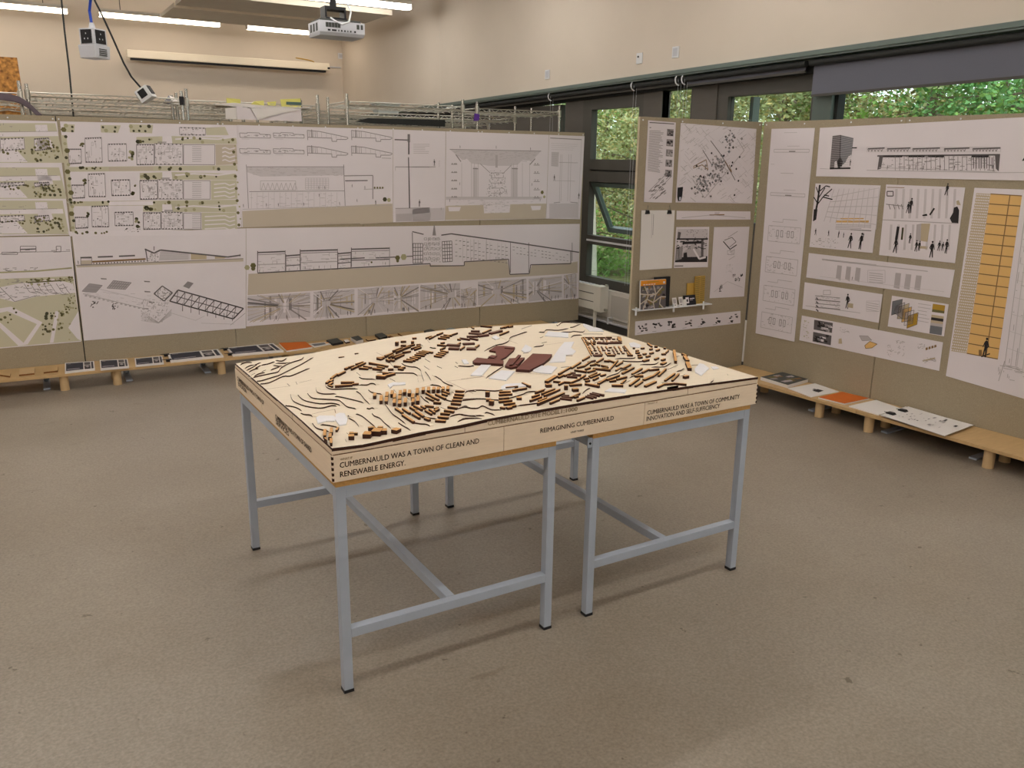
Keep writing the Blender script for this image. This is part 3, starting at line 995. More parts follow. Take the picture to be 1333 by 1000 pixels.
BL += [(G, x) for x in [
    (300, 545, 350, 548, 16, 20), (310, 605, 370, 605, 16, 10), (345, 650, 400, 655, 16, 18), (475, 502, 620, 500), (475, 540, 640, 527, 11), (475, 585, 600, 575), (475, 625, 640, 607, 10), (540, 658, 675, 640), (480, 695, 540, 705, 10), (580, 705, 640, 695, 14), (620, 685, 690, 670, 8),
    (690, 585, 755, 585, 18, 10), (650, 485, 740, 465, 8), (740, 468, 820, 453, 6), (560, 448, 710, 432, 6), (750, 388, 850, 435, 8), (930, 513, 1035, 473, 7), (1010, 528, 1170, 463, 7), (1040, 553, 1235, 468, 7), (890, 563, 980, 533, 7), (865, 613, 1010, 558, 7),
    (970, 618, 1070, 573, 7), (960, 658, 1290, 513, 8), (1115, 643, 1230, 593, 8), (1080, 378, 1200, 300, 16), (1060, 430, 1130, 425, 18, 12)]]
BL += [(H, x) for x in [(270, 705, 410, 622, 8), (430, 628, 540, 557, 8), (565, 533, 650, 487, 7)]]
BL += [(I, x) for x in [
    (330, 555, 375, 555, 14, 18), (440, 580, 510, 575, 18, 12), (270, 672, 420, 692, 7, 8, 1), (290, 652, 400, 667, 7, 8, 1), (310, 637, 390, 642, 7, 8, 1), (420, 668, 530, 613, 6), (460, 662, 510, 647, 6), (500, 703, 590, 663, 8), (585, 647, 680, 672, 7, 8, 1), (610, 632, 720, 662, 7, 8, 1),
    (640, 612, 760, 642, 7, 8, 1), (670, 602, 815, 637, 7, 8, 1), (580, 495, 755, 530, 12), (400, 513, 550, 503, 13), (410, 483, 530, 433, 6), (270, 503, 330, 473, 7), (190, 463, 280, 473, 7), (320, 473, 420, 478, 8), (270, 413, 330, 383, 9), (340, 393, 420, 363, 7),
    (360, 403, 490, 413, 9, 9, 1), (430, 383, 540, 388, 9, 9, 1), (400, 358, 470, 363, 9, 9, 1), (450, 323, 600, 348, 8), (500, 293, 580, 273, 8), (540, 423, 600, 383, 7), (580, 433, 640, 423, 8), (600, 463, 650, 453, 8), (640, 403, 740, 353, 6), (660, 413, 780, 368, 6),
    (700, 443, 760, 413, 8), (630, 348, 720, 323, 8), (600, 313, 660, 293, 8), (660, 263, 720, 253, 8), (680, 303, 900, 328, 11), (580, 273, 660, 218, 6), (630, 223, 720, 203, 7, 8, 1), (700, 238, 760, 263, 7), (740, 223, 820, 178, 7), (820, 208, 890, 213, 9), (870, 198, 960, 233, 8),
    (900, 313, 1000, 203, 6), (780, 263, 860, 283, 7), (800, 303, 880, 293, 7), (980, 268, 1060, 223, 7), (1060, 303, 1160, 253, 8), (980, 328, 1040, 293, 8), (1060, 363, 1200, 293, 9), (790, 393, 850, 378, 9), (760, 493, 860, 433, 9), (870, 443, 1020, 388, 8), (990, 438, 1110, 408, 9),
    (900, 463, 975, 453, 9), (920, 515, 1060, 520, 13), (1180, 373, 1300, 303, 9), (1210, 400, 1310, 398, 16), (1150, 513, 1270, 423, 8), (1220, 523, 1310, 463, 8), (1040, 493, 1100, 443, 6)]]
BL += [(H, x) for x in [(540, 245, 600, 350, 5, 6), (600, 350, 660, 470, 5, 6), (545, 243, 700, 248, 5, 6), (710, 243, 920, 247, 5, 6), (1065, 345, 1110, 400, 5, 6), (1110, 400, 1160, 465, 5, 6), (600, 313, 710, 330, 8), (730, 315, 870, 325, 11, 9, 1), (870, 318, 1030, 315, 11, 9, 1),
                        (700, 475, 800, 475, 24, 8, 1), (860, 472, 960, 475, 9), (1110, 470, 1180, 472, 7), (985, 245, 1000, 290, 9), (1010, 250, 1020, 295, 9)]]
rg = random.Random(11)
for r in range(6):
    for c in range(9):
        s_, t_ = (c + 0.6 + rg.uniform(-.15, .15)) / 9.6, (r + 0.55) / 6.3
        if r == 2 and c > 1:
            continue
        x = 540 + 490 * s_ + (120 + 20 * s_) * t_
        y = 243 + 225 * t_
        if rg.random() < 0.55:
            BL.append((H, (x - 16, y, x + 22, y + rg.uniform(0, 5), 6, 7, int(rg.random() < .3))))
        else:
            BL.append((H, (x - 10, y - 14, x + 10, y + 16, 6, 7, int(rg.random() < .3))))
BL += [(J, x) for x in [
    (565, 275, 590, 268), (625, 243, 660, 238), (560, 300, 600, 295), (585, 330, 620, 325), (650, 315, 685, 308), (590, 358, 635, 352), (735, 255, 760, 248), (735, 305, 775, 295), (785, 220, 820, 222), (815, 268, 850, 258), (690, 345, 735, 335), (655, 400, 720, 385, 14), (795, 378, 840, 362),
    (890, 238, 920, 242), (880, 315, 925, 310), (880, 388, 920, 375), (890, 440, 935, 420, 16), (685, 180, 735, 215, 9, 8), (505 + 10, 238, 540, 238, 7), (1005, 285, 1025, 415, 12, 14), (1110, 310, 1165, 335, 11, 10), (1130, 350, 1170, 405, 16, 14), (1160, 425, 1190, 505, 18, 14), (1160, 608, 1210, 598, 14, 12),
    (920, 643, 1040, 558, 8), (1010, 643, 1090, 563, 8), (840, 583, 930, 503, 8), (640, 543, 720, 503, 8), (720, 513, 840, 503, 7), (680, 715, 810, 655, 12), (830, 725, 900, 692, 8), (890, 692, 1040, 680, 8), (1040, 680, 1175, 695, 8), (960, 742, 1110, 725, 7), (770, 590, 850, 530, 8), (660, 635, 770, 590, 12), (930, 295, 960, 270, 6)]]
blocks = []
for cf, d in BL:
    x0, y0, x1, y1 = d[:4]
    wd = (d[4] if len(d) > 4 else 10) / 1000
    ht = (d[5] if len(d) > 5 else 9) / 1000
    dk = d[6] if len(d) > 6 else 0
    p, q = [on_terrain(x, y) for x, y in cf([(x0, y0), (x1, y1)])]
    blocks.append((max((q - p).length, wd) * wd * (1 + ht * 20), p, q, wd, ht, dk))
blocks.sort(key=lambda b: -b[0])


def block_mesh(mb, p, q, wd, ht, dk):
    d = q - p
    d.z = 0
    if d.length < wd * 0.8:
        d = (d.normalized() if d.length > 1e-6 else V((1, 0, 0))) * wd * 0.8
        q = p + d
    dn = d.normalized()
    nn = V((dn.y, -dn.x, 0))
    away = nn if nn.dot(V((CAM.x, CAM.y, 0)) - V((p.x, p.y, 0))) < 0 else -nn
    c = [p, q, q + away * wd, p + away * wd]
    c = [V((min(MX1 - .002, max(MX0 + .002, a.x)), min(MY1 - .002, max(MY0 + .002, a.y)), 0)) for a in c]
    zz = [tz(a.x, a.y) for a in c]
    if (c[1] - c[0]).cross(c[2] - c[0]).z < 0:
        c.reverse()
    zb, zt_ = min(zz) - 0.001, max(zz) + ht
    mb.prism([V((a.x, a.y, zb)) for a in c], [V((a.x, a.y, zt_)) for a in c], M_BURNT if not dk else M_MEGAEDGE, M_BLOCKDARK if dk else M_BLOCKTOP)


for b in blocks[:296]:
    mb = MB()
    block_mesh(mb, *b[1:])
    mpart(mb, 'building_block')
mb = MB()
for b in blocks[296:]:
    block_mesh(mb, *b[1:])
if mb.v:
    o = mpart(mb, 'small_building_blocks')
    o['kind'] = 'stuff'

# white cut-outs
for cf, pts in [
    (C, [(110, 430), (150, 405), (330, 405), (360, 440), (340, 470), (230, 470), (130, 500)]), (C, [(350, 390), (400, 370), (460, 375), (500, 440), (480, 510), (400, 525), (350, 460)]),
    (E_, [(235, 210), (300, 180), (370, 185), (455, 180), (455, 205), (300, 215), (265, 250)]), (F, [(120, 710), (250, 580), (380, 575), (260, 715)]), (F, [(345, 745), (500, 650), (670, 660), (560, 775)]),
    (F, [(500, 850), (560, 820), (740, 810), (830, 840), (700, 860), (500, 890)]), (F, [(890, 660), (930, 600), (970, 570), (1030, 600), (1080, 590), (1190, 610), (1120, 690), (990, 680)]),
    (F, [(750, 400), (800, 330), (880, 370), (860, 410), (790, 425)]), (F, [(1040, 220), (1080, 165), (1333, 185), (1330, 240)]), (H, [(180, 500), (220, 440), (270, 370), (330, 300), (450, 295), (410, 370), (470, 410), (430, 450), (350, 460), (340, 540), (140, 550)]),
    (H, [(560, 90), (600, 65), (660, 85), (680, 110), (750, 125), (830, 130), (820, 165), (640, 160)]), (H, [(1130, 310), (1190, 300), (1280, 335), (1260, 365), (1150, 355)]), (H, [(830, 910), (900, 870), (1100, 890), (1080, 930), (990, 920)]),
    (Kk, [(420, 490), (480, 420), (530, 430), (600, 480), (500, 570), (430, 530)]), (Kk, [(620, 460), (690, 460), (720, 480), (650, 490)]), (F, [(10, 520), (60, 515), (100, 560), (40, 570)]), (F, [(380, 240), (430, 215), (480, 250), (430, 265)]),
]:
    pp = [on_terrain(x, y) for x, y in cf(pts)]
    for p in pp:
        p.x = min(MX1 - .003, max(MX0 + .003, p.x))
        p.y = min(MY1 - .003, max(MY0 + .003, p.y))
    z = max(tz(p.x, p.y) for p in pp)
    if sum(a.x * b.y - b.x * a.y for a, b in zip(pp, pp[1:] + pp[:1])) < 0:
        pp.reverse()
    mb = MB()
    mb.prism([V((p.x, p.y, tz(p.x, p.y) - .001)) for p in pp], [V((p.x, p.y, tz(p.x, p.y) + .0045)) for p in pp], M_WHITEPIECE)
    mpart(mb, 'white_cutout')
# dark red-brown town centre
for pts, h0, h1 in [
    ([(145, 525), (200, 480), (330, 495), (470, 500), (530, 520), (525, 560), (400, 552), (170, 545)], 0, .012), ([(350, 390), (440, 335), (530, 335), (670, 350), (655, 385), (560, 470), (490, 505), (330, 485), (440, 455), (430, 405)], 0, .009),
    ([(545, 345), (660, 352), (655, 368), (540, 360)], .009, .013), ([(340, 470), (380, 450), (450, 455), (410, 485)], .009, .014),
    ([(680, 625), (890, 430), (1130, 440), (1100, 485), (1020, 550), (850, 635)], 0, .012), ([(545, 580), (600, 490), (790, 480), (700, 590), (620, 605)], 0, .010), ([(600, 570), (710, 445), (745, 450), (640, 565)], .010, .017), ([(680, 560), (760, 480), (785, 485), (700, 570)], .010, .014),
]:
    pp = [on_terrain(x, y, h1) for x, y in F(pts)]
    if sum(a.x * b.y - b.x * a.y for a, b in zip(pp, pp[1:] + pp[:1])) < 0:
        pp.reverse()
    z = max(p.z for p in pp)
    mb = MB()
    mb.prism([V((p.x, p.y, tz(p.x, p.y) + (h0 or -.002))) for p in pp], [V((p.x, p.y, tz(p.x, p.y) + h1)) for p in pp], M_MEGAEDGE, M_MEGA)
    mpart(mb, 'town_centre_block')

# ================================================================ PINBOARDS
def board(pl, a0, a1, top, label, screws, legs=(0.3, 0.92), mirror=1):
    t = thing('pinboard', label, 'display board', pl.pt((a0 + a1) / 2, 0, -0.012))
    mb = MB()
    mb.pbox(pl, a0 + 0.004, 0.11, a1 - 0.004, top, -0.024, 0, M_BOARDEDGE, M_BOARD)
    mb.build('panel', t)
    for a in screws:
        mb = MB()
        p = pl.pt(a, top - 0.022, 0)
        mb.cyl(p, p + pl.n * 0.003, 0.006, M_WHITEPL, 8)
        mb.build('screw', t)
    for a in legs:
        mb = MB()
        mb.pbox(pl, a0 + a - 0.02, 0.01, a0 + a + 0.02, 0.30, -0.032, -0.024, M_STEEL)
        mb.pbox(pl, a0 + a - 0.025, 0.0, a0 + a + 0.025, 0.012, -0.03, 0.25, M_STEEL)
        mb.pbox(pl, a0 + a - 0.012, 0.012, a0 + a + 0.012, 0.11, -0.024, 0.02, M_STEEL)
        mb.build('foot_bracket', t, label='grey steel foot')
    return t


for k, lab in ((-2, 'grey-brown pinboard mostly outside the photo at far left'), (-1, 'leftmost grey-brown pinboard in view, left of the wide dark joint, with site plan sheets'), (0, 'grey-brown pinboard right of the wide dark joint, with three stacked floor plans'),
               (1, 'grey-brown pinboard of the long wall, carrying the columned hall section'), (2, 'grey-brown pinboard of the long wall, carrying the tall pole detail drawing'), (3, 'last grey-brown pinboard of the long wall, ending beside the open window')):
    board(LB, k * 1.22, (k + 1) * 1.22, LBT, lab, [k * 1.22 + x for x in (0.02, 0.32, 0.61, 0.9, 1.2)])
board(RA, 0, 1.22, RBT, 'grey-brown pinboard facing us beside the open window, with the little white shelf', [x for x in (0.03, 0.4, 0.8, 1.19)], legs=(0.25, 0.9))
board(RB, 0.012, 1.22, RBT, 'grey-brown pinboard right of the corner, with the tall narrow sheet', [0.04, 0.4, 0.8, 1.19], legs=(0.15, 0.9))
board(RB, 1.22, 2.44, RBT, 'grey-brown pinboard at the right edge, with the ochre brick drawing', [1.25, 1.6, 2.0, 2.4])
board(RB, 2.44, 3.66, RBT, 'grey-brown pinboard beyond the right edge of the photo', [2.5, 3.0, 3.5])
mb = MB()
mb.pbox(LB, -0.011, 0.11, 0.011, LBT, -0.03, -0.024, M_BLACK)
struct(mb, 'trim_3')

# ================================================================ SHEETS AND PRINTS
class Sheet:
    def __init__(s, pl, quad, label, cat='poster', group=None, off=0.003, thick=0.0012, name='poster', m=None, curl=0.0):
        s.pl = pl
        s.off = off + thick
        ab = [pl.hit(x, y, off + thick) for x, y in quad]
        mb = MB()
        back = [pl.pt(a, b, off) for a, b in ab]
        front = [pl.pt(a, b, off + thick) for a, b in ab]
        mb.prism(back, front, m or M_PAPER)
        c = sum(back, V()) / 4
        lo = min(p.z for p in back)
        s.o = mb.build(name, None, origin=V((c.x, c.y, lo)))
        tag(s.o, label, cat, group)
        s.mb = MB()
        s.q = quad

    def P(s, p, lvl):
        a, b = s.pl.hit(p[0], p[1], s.off)
        return s.pl.pt(a, b, 0.0003 + lvl * 0.00035 + s.off)

    def line(s, cf, pts, ink='g', w=0.004, lvl=3):
        pp = [s.P(p, lvl) for p in cf(pts)]
        for p, q in zip(pp, pp[1:]):
            d = q - p
            if d.length < 1e-5:
                continue
            n = d.normalized().cross(s.pl.n) * (w / 2)
            s.mb.poly([p - n, q - n, q + n, p + n], INK[ink])

    def fill(s, cf, pts, ink, lvl=0):
        s.mb.poly([s.P(p, lvl) for p in cf(pts)], INK[ink])

    def rect(s, cf, x0, y0, x1, y1, ink, lvl=1):
        s.fill(cf, [(x0, y0), (x1, y0), (x1, y1), (x0, y1)], ink, lvl)

    def orect(s, cf, x0, y0, x1, y1, ink='g', w=0.004, lvl=3):
        s.line(cf, [(x0, y0), (x1, y0), (x1, y1), (x0, y1), (x0, y0)], ink, w, lvl)

    def dot(s, cf, x, y, r, ink, lvl=4):
        c = s.P(cf([(x, y)])[0], lvl)
        s.mb.poly([c + (s.pl.u * math.cos(k * math.pi / 3) + s.pl.v * math.sin(k * math.pi / 3)) * r for k in range(6)], INK[ink])

    def person(s, cf, x, y, h, ink='k'):
        """small standing figure, feet at x, y, h metres tall"""
        c = s.P(cf([(x, y)])[0], 4)
        u, v = s.pl.u, s.pl.v
        r = random.Random(int(x * 7 + y * 13))
        h *= .88
        k = r.choice((-1, 1))
        st, ln, wd = r.uniform(.04, .11), r.uniform(-.03, .03), r.uniform(.075, .10)

        def q(*pts):
            s.mb.poly([c + u * (h * i * k) + v * (h * j) for i, j in pts], INK[ink])
        q((-st - .03, 0), (-st + .02, 0), (.01, .46), (-.06, .5))
        q((st - .01, .02), (st + .05, .02), (.06, .5), (-.01, .46))
        q((-.06, .47), (.06, .47), (wd + ln, .66), (wd * .8 + ln, .80), (.02 + ln, .84), (-wd * .7 + ln, .81), (-wd + ln, .68))
        q((wd + ln, .76), (wd + ln - .05, .78), (wd + .03, .50), (wd + .07, .48))
        if h > .06:
            q((-wd + ln, .78), (-wd + .04 + ln, .74), (-wd - .01, .56), (-wd + .10, .46), (-wd + .06, .42), (-wd - .07, .55))
        c2 = c + v * h * .92 + u * (h * ln * 1.4 * k)
        s.mb.poly([c2 + (u * math.cos(m * math.pi / 4) * .85 + v * math.sin(m * math.pi / 4)) * h * .068 for m in range(8)], INK[ink])

    def sub(s, cf, quad):
        a, b, c, d = cf(quad)
        return lambda pts: [((1 - t) * ((1 - q) * a[0] + q * b[0]) + t * ((1 - q) * d[0] + q * c[0]), (1 - t) * ((1 - q) * a[1] + q * b[1]) + t * ((1 - q) * d[1] + q * c[1])) for q, t in pts]

    def grid(s, cf, quad, nx, ny, ink='g', w=0.004):
        f = s.sub(cf, quad)
        for i in range(nx + 1):
            s.line(f, [(i / nx, 0), (i / nx, 1)], ink, w)
        for j in range(ny + 1):
            s.line(f, [(0, j / ny), (1, j / ny)], ink, w)

    def greek(s, cf, quad, n, ink='l', w=0.004, seed=0):
        f = s.sub(cf, quad)
        r = random.Random(seed)
        for j in range(n):
            t = (j + .5) / n
            s.line(f, [(0, t), (r.uniform(.7, 1), t)], ink, w)

    def trees(s, cf, quad, n, r0, r1, inks='tV', seed=0):
        f = s.sub(cf, quad)
        r = random.Random(seed)
        for _ in range(n):
            s.dot(f, r.random(), r.random(), r.uniform(r0, r1), r.choice(inks))

    def scatter(s, cf, quad, n, ink='g', w=0.003, seed=0, ln=0.05, diag=False):
        """short pen strokes"""
        f = s.sub(cf, quad)
        r = random.Random(seed)
        for _ in range(n):
            x, y = r.random(), r.random()
            l = r.uniform(.3, 1) * ln
            if diag:
                a = r.random() * 6.28
                s.line(f, [(x, y), (min(1, max(0, x + l * math.cos(a))), min(1, max(0, y + l * math.sin(a))))], ink, w)
            elif r.random() < .5:
                s.line(f, [(x, y), (min(1, x + l), y)], ink, w)
            else:
                s.line(f, [(x, y), (x, min(1, y + l))], ink, w)

    def photo(s, cf, quad, n=14, seed=0, inks='kdgl', base='g'):
        """coarse grey photograph: irregular patches of ink"""
        f = s.sub(cf, quad)
        r = random.Random(seed)
        s.fill(f, [(0, 0), (1, 0), (1, 1), (0, 1)], base, 1)
        for _ in range(n):
            x, y = r.random() * .8, r.random() * .8
            a, b = r.uniform(.08, .45), r.uniform(.06, .35)
            x1, y1 = min(1, x + a), min(1, y + b)
            s.fill(f, [(x, y), (x1, y + r.uniform(0, .05)), (x1, y1), (x + r.uniform(0, a * .4), y1)], r.choice(inks), 2)

    def perspective(s, cf, quad, seed=0, vx=.5, vy=.6, n=22):
        """one-point interior sketch: beams running to a vanishing point"""
        f = s.sub(cf, quad)
        r = random.Random(seed)
        s.fill(f, [(0, 0), (1, 0), (1, 1), (0, 1)], 'p', 0)
        s.fill(f, [(0, .95), (1, .9), (1, 1), (0, 1)], 'w', 1)
        for k in range(n):
            a = r.random() * 6.28
            x, y = vx + math.cos(a) * 2, vy + math.sin(a) * 2
            # clip to the unit square
            tt = min([(1 - vx) / math.cos(a) if math.cos(a) > 0 else -vx / math.cos(a), (1 - vy) / math.sin(a) if math.sin(a) > 0 else -vy / math.sin(a)])
            s.line(f, [(vx + math.cos(a) * .12, vy + math.sin(a) * .12), (vx + math.cos(a) * tt, vy + math.sin(a) * tt)], r.choice('lggBBw'), r.choice((.003, .006, .012)))
        for k in range(9):
            x = r.random() * .92
            w_ = r.uniform(.01, .05)
            y0, y1 = r.uniform(0, .4), r.uniform(.5, .95)
            s.fill(f, [(x, y0), (x + w_, y0), (x + w_, y1), (x, y1)], r.choice('lBgwbw'), 2)
        for k in range(6):
            y = r.random() * .6
            s.line(f, [(r.random() * .4, y), (r.uniform(.5, 1), y + r.uniform(-.1, .1))], r.choice('gBl'), .004)
        for k in range(4):
            s.person(f, r.uniform(.08, .92), .95, .05, 'd')

    def plan(s, cf, quad, seed=0, n=26, ink='g', fillc=None):
        """floor plan: outline, columns, partitions and furniture"""
        f = s.sub(cf, quad)
        r = random.Random(seed)
        if fillc:
            s.fill(f, [(0, 0), (1, 0), (1, 1), (0, 1)], fillc, 1)
        s.orect(f, 0, 0, 1, 1, ink, .004)
        for k in range(7):
            x = (k + .5) / 7
            for y in (0.02, .98):
                s.dot(f, x, y, .006, 'd')
        for k in range(n):
            x, y = r.uniform(.03, .9), r.uniform(.05, .9)
            if r.random() < .35:
                s.orect(f, x, y, min(.98, x + r.uniform(.03, .12)), min(.97, y + r.uniform(.05, .16)), 'l', .003)
            elif r.random() < .5:
                s.line(f, [(x, y), (min(.98, x + r.uniform(.05, .3)), y)], 'l', .003)
            else:
                s.line(f, [(x, y), (x, min(.97, y + r.uniform(.1, .4)))], 'l', .003)
        for k in range(n // 3):
            s.dot(f, r.random(), r.random(), .005, r.choice('dgl'))

    def done(s):
        if s.mb.v:
            o = s.mb.build('printed_drawing', s.o)
            o['kind'] = 'stuff'


N_ = lambda pts: pts
L1, L2, L3, L4, L5 = K(0, 140, 4.166), K(0, 290, 4.166), K(300, 150, 5.127), K(520, 150, 5.127), K(300, 290, 2.777)
GL, GR = 'large sheets pinned along the left wall', 'sheets pinned on the right hand boards'

# --- green site plans, far left, upper
s = Sheet(LB, [(-110, 153.5), (74, 158), (91.5, 305.6), (-110, 309.5)], 'top left sheet, sage green site plans left of the wide joint', group=GL)
for k, (y0, y1) in enumerate(((85, 300), (325, 495), (505, 688))):
    s.fill(L1, [(-300, y0), (300 + k * 20, y0), (350 + k * 12, y1), (-300, y1)], 'v', 0)
    s.fill(L1, [(-300, y0 + 55), (310 + 15 * k, y0 + 45), (315 + 15 * k, y0 + 70), (-300, y0 + 78)], 'w', 1)
    s.fill(L1, [(-300, y1 - 40), (90, y1 - 70), (150, y1 - 5), (-300, y1 - 3)], 'w', 1)
    for a, b in ((-280, -150), (-130, -20), (0, 130), (185, 265)):
        s.plan(L1, [(a, y0 + 85), (b, y0 + 80), (b + 4, y1 - 75), (a + 4, y1 - 65)], seed=k * 9 + a, n=16, fillc='w')
    s.fill(L1, [(190, y0 + 8), (255, y0 + 8), (260, y0 + 48), (195, y0 + 48)], 'w', 1)
    s.scatter(L1, [(195, y0 + 8), (255, y0 + 8), (260, y0 + 48), (195, y0 + 48)], 14, 'g', .003, k)
    s.fill(L1, [(200, y1 - 130), (275, y1 - 125), (290, y1 - 80), (215, y1 - 75)], 'w', 1)
    s.trees(L1, [(140, y0 + 90), (310 + k * 10, y0 + 95), (325 + k * 12, y1 - 15), (190, y1 - 10)], 42, .006, .012, 'ttVe', k)
    s.trees(L1, [(-290, y1 - 65), (140, y1 - 75), (150, y1 - 50), (-290, y1 - 45)], 26, .006, .011, 'tte', k + 5)
    s.scatter(L1, [(-290, y0), (140, y0), (150, y1), (-290, y1)], 70, 'g', .003, k, .05)
    s.line(L1, [(-300, y0 + 50), (310, y0 + 44)], 'g', .003)
s.done()
# --- three stacked plans
s = Sheet(LB, [(78, 158), (309.6, 163), (314.4, 296), (94.8, 305.6)], 'upper sheet right of the wide joint, three stacked floor plans on sage green', group=GL)
s.fill(L1, [(330, 150), (360, 150), (410, 680), (390, 680)], 'v', 0)
for pts in ([(345, 90), (405, 92), (402, 135), (345, 132)], [(545, 95), (655, 97), (640, 138), (548, 135)], [(700, 90), (830, 95), (825, 140), (705, 135)], [(1110, 110), (1220, 105), (1240, 150), (1120, 150)]):
    s.fill(L1, pts, 'v', 0)
for k, (y0, y1, x1, xs) in enumerate(((160, 318, 1165, 0), (355, 505, 1140, 18), (530, 668, 1090, 36))):
    s.fill(L1, [(740 + xs, y0 + 0), (940, y0 - 5), (1280, y0 + 5), (1285, y0 + 38), (740 + xs, y0 + 35)], 'v', 0)
    s.fill(L1, [(880, y0 - 5), (930, y0 - 5), (935, y0 + 35), (880, y0 + 35)], 'w', 1)
    s.line(L1, [(950, y0 + 12), (1050, y0 + 4), (1180, y0 + 12), (1285, y0 - 2)], 'w', .012)
    s.fill(L1, [(x1 + 3, y0 + 40), (1282, y0 + 40), (1288, y1 - 10), (x1 + 6, y1 - 5)], 'v' if k else 'b', 0)
    for q in range(4):
        yy = y0 + 62 + q * 22
        s.line(L1, [(1205 if k == 0 else x1 + 20, yy), (1220, yy - 6), (1245, yy + 5), (1275, yy - 3)], 'w', .01, 2)
    s.fill(L1, [(360, y1 + 5), (1285, y1 - 5), (1288, y1 + 22), (380, y1 + 30)], 'v' if k < 2 else 'w', 0)
    s.fill(L1, [(590, y1 + 5), (830, y1 + 2), (830, y1 + 24), (590, y1 + 26)], 'b' if k == 0 else 'w', 1)
    s.plan(L1, [(370 + xs, y0 + 65), (440 + xs, y0 + 65), (442 + xs, y1 - 15), (374 + xs, y1 - 12)], seed=k, n=10)
    s.plan(L1, [(460 + xs, y0 + 5), (550 + xs, y0 + 2), (555 + xs, y1 - 20), (464 + xs, y1 - 20)], seed=k + 3, n=16)
    s.plan(L1, [(585 + xs, y0 + 38), (685 + xs, y0 + 36), (688 + xs, y1 - 28), (588 + xs, y1 - 26)], seed=k + 6, n=22)
    s.plan(L1, [(740 + xs, y0 + 40), (835 + xs, y0 + 40), (836 + xs, y1 - 8), (742 + xs, y1 - 6)], seed=k + 9, n=26, ink='d')
    s.plan(L1, [(838 + xs, y0 + 35), (990, y0 + 38), (992, y1 - 8), (840 + xs, y1 - 8)], seed=k + 12, n=40)
    s.orect(L1, 995, y0 + 42, x1, y1 - 8, 'g', .005)
    for q in range(9):
        s.line(L1, [(1042, y0 + 52 + q * 10), (1092, y0 + 52 + q * 10)], 'g', .003)
    s.greek(L1, [(855 + xs, y0 + 25), (905 + xs, y0 + 25), (905 + xs, y0 + 33), (855 + xs, y0 + 33)], 2, 'g', .004)
    s.trees(L1, [(695 + xs, y0 + 65), (718 + xs, y0 + 65), (720 + xs, y0 + 120), (700 + xs, y0 + 120)], 7, .008, .016, 'teV', k)
    s.trees(L1, [(735 + xs, y0 + 12), (830 + xs, y0 + 12), (830 + xs, y0 + 28), (735 + xs, y0 + 28)], 6, .009, .02, 'teV', k + 1)
    s.trees(L1, [(940, y0 + 0), (1250, y0 + 0), (1255, y0 + 30), (940, y0 + 30)], 8, .008, .016, 'tVe', k + 2)
    s.trees(L1, [(385, y1 + 8), (600, y1 + 5), (600, y1 + 14), (385, y1 + 16)], 9, .007, .012, 'te', k + 3)
    if k < 2:
        s.trees(L1, [(830, y1 + 8), (1240, y1 + 5), (1240, y1 + 16), (830, y1 + 18)], 8, .007, .016, 'teV', k + 4)
    s.trees(L1, [(435 + xs, y0 + 35), (455 + xs, y0 + 35), (455 + xs, y0 + 60), (435 + xs, y0 + 60)], 5, .007, .012, 'te', k + 7)
for q in range(15):
    s.dot(L1, 345 + q * 3.6 + (q % 2) * 8, 120 + q * 38, .013 if q % 3 else .02, 'te V'.replace(' ', '')[q % 3])
    s.dot(L1, 1262 + q * 2.4 + (q % 2) * 10, 175 + q * 33, .008 if q % 2 else .014, 'tV'[q % 2])
for x, y in ((358, 98), (392, 105), (392, 128), (558, 107), (575, 125), (625, 108), (622, 130), (710, 103), (762, 102), (808, 102), (725, 127), (788, 128), (755, 126)):
    s.dot(L1, x, y, .016 if x in (358, 575, 808, 710) else .010, 'V' if x in (358, 575, 710) else 'e')
s.plan(L1, [(972, 108), (1115, 112), (1115, 150), (975, 148)], seed=40, n=12)
s.scatter(L1, [(650, 658), (760, 650), (760, 672), (650, 680)], 14, 'd', .006, 3, .1)
s.done()
# --- columned hall section with sand base
s = Sheet(LB, [(308.5, 162.7), (511.4, 168.5), (511.4, 289.5), (314.8, 296)], 'upper sheet with a pale columned hall section and eight little outline sections above', group=GL)
for yy in (115, 220):
    for x0 in (60, 285):
        f = s.sub(L3, [(x0, yy), (x0 + 205, yy + 3), (x0 + 207, yy + 38), (x0 + 4, yy + 33)])
        s.line(f, [(0, 1), (0, .1), (.25, .15), (.25, .0), (.65, .05), (.65, .3), (1, .35), (1, 1), (0, 1)], 'g', .005)
        s.scatter(f, [(0, .25), (1, .35), (1, .9), (0, .9)], 26, 'g', .004, x0, .12)
        s.line(f, [(.05, 1.3), (.3, 1.3)], 'l', .003)
    for x0 in (512, 806):
        f = s.sub(L3, [(x0, yy - 20), (x0 + 270, yy - 12), (x0 + 272, yy + 62), (x0 + 4, yy + 55)])
        s.line(f, [(0, .95), (0, .08), (.3, .15), (1, .62), (1, .72), (.95, .8), (.72, .82), (.72, 1), (.6, 1), (.6, .72), (0, .7)], 'g', .006)
        s.line(f, [(.11, 0), (.11, .7)], 'd', .005)
        for q in range(5):
            s.line(f, [(.04 + q * .05, .12), (.04 + q * .05, .72)], 'g', .004)
        for q in range(5):
            s.line(f, [(.35 + q * .12, .2 + q * .07), (.35 + q * .12, .75)], 'l', .003)
s.fill(L3, [(78, 640), (1080, 590), (1083, 715), (82, 748)], 'b', 0)
s.fill(L3, [(860, 625), (1080, 600), (1083, 715), (865, 728)], 'b', 1)
s.line(L3, [(105, 330), (108, 360), (120, 622)], 'g', .005)
s.line(L3, [(105, 345), (760, 345)], 'g', .006)
s.line(L3, [(755, 330), (765, 605)], 'g', .006)
s.line(L3, [(760, 405), (950, 402), (950, 560)], 'g', .008)
s.line(L3, [(765, 438), (915, 436)], 'd', .008)
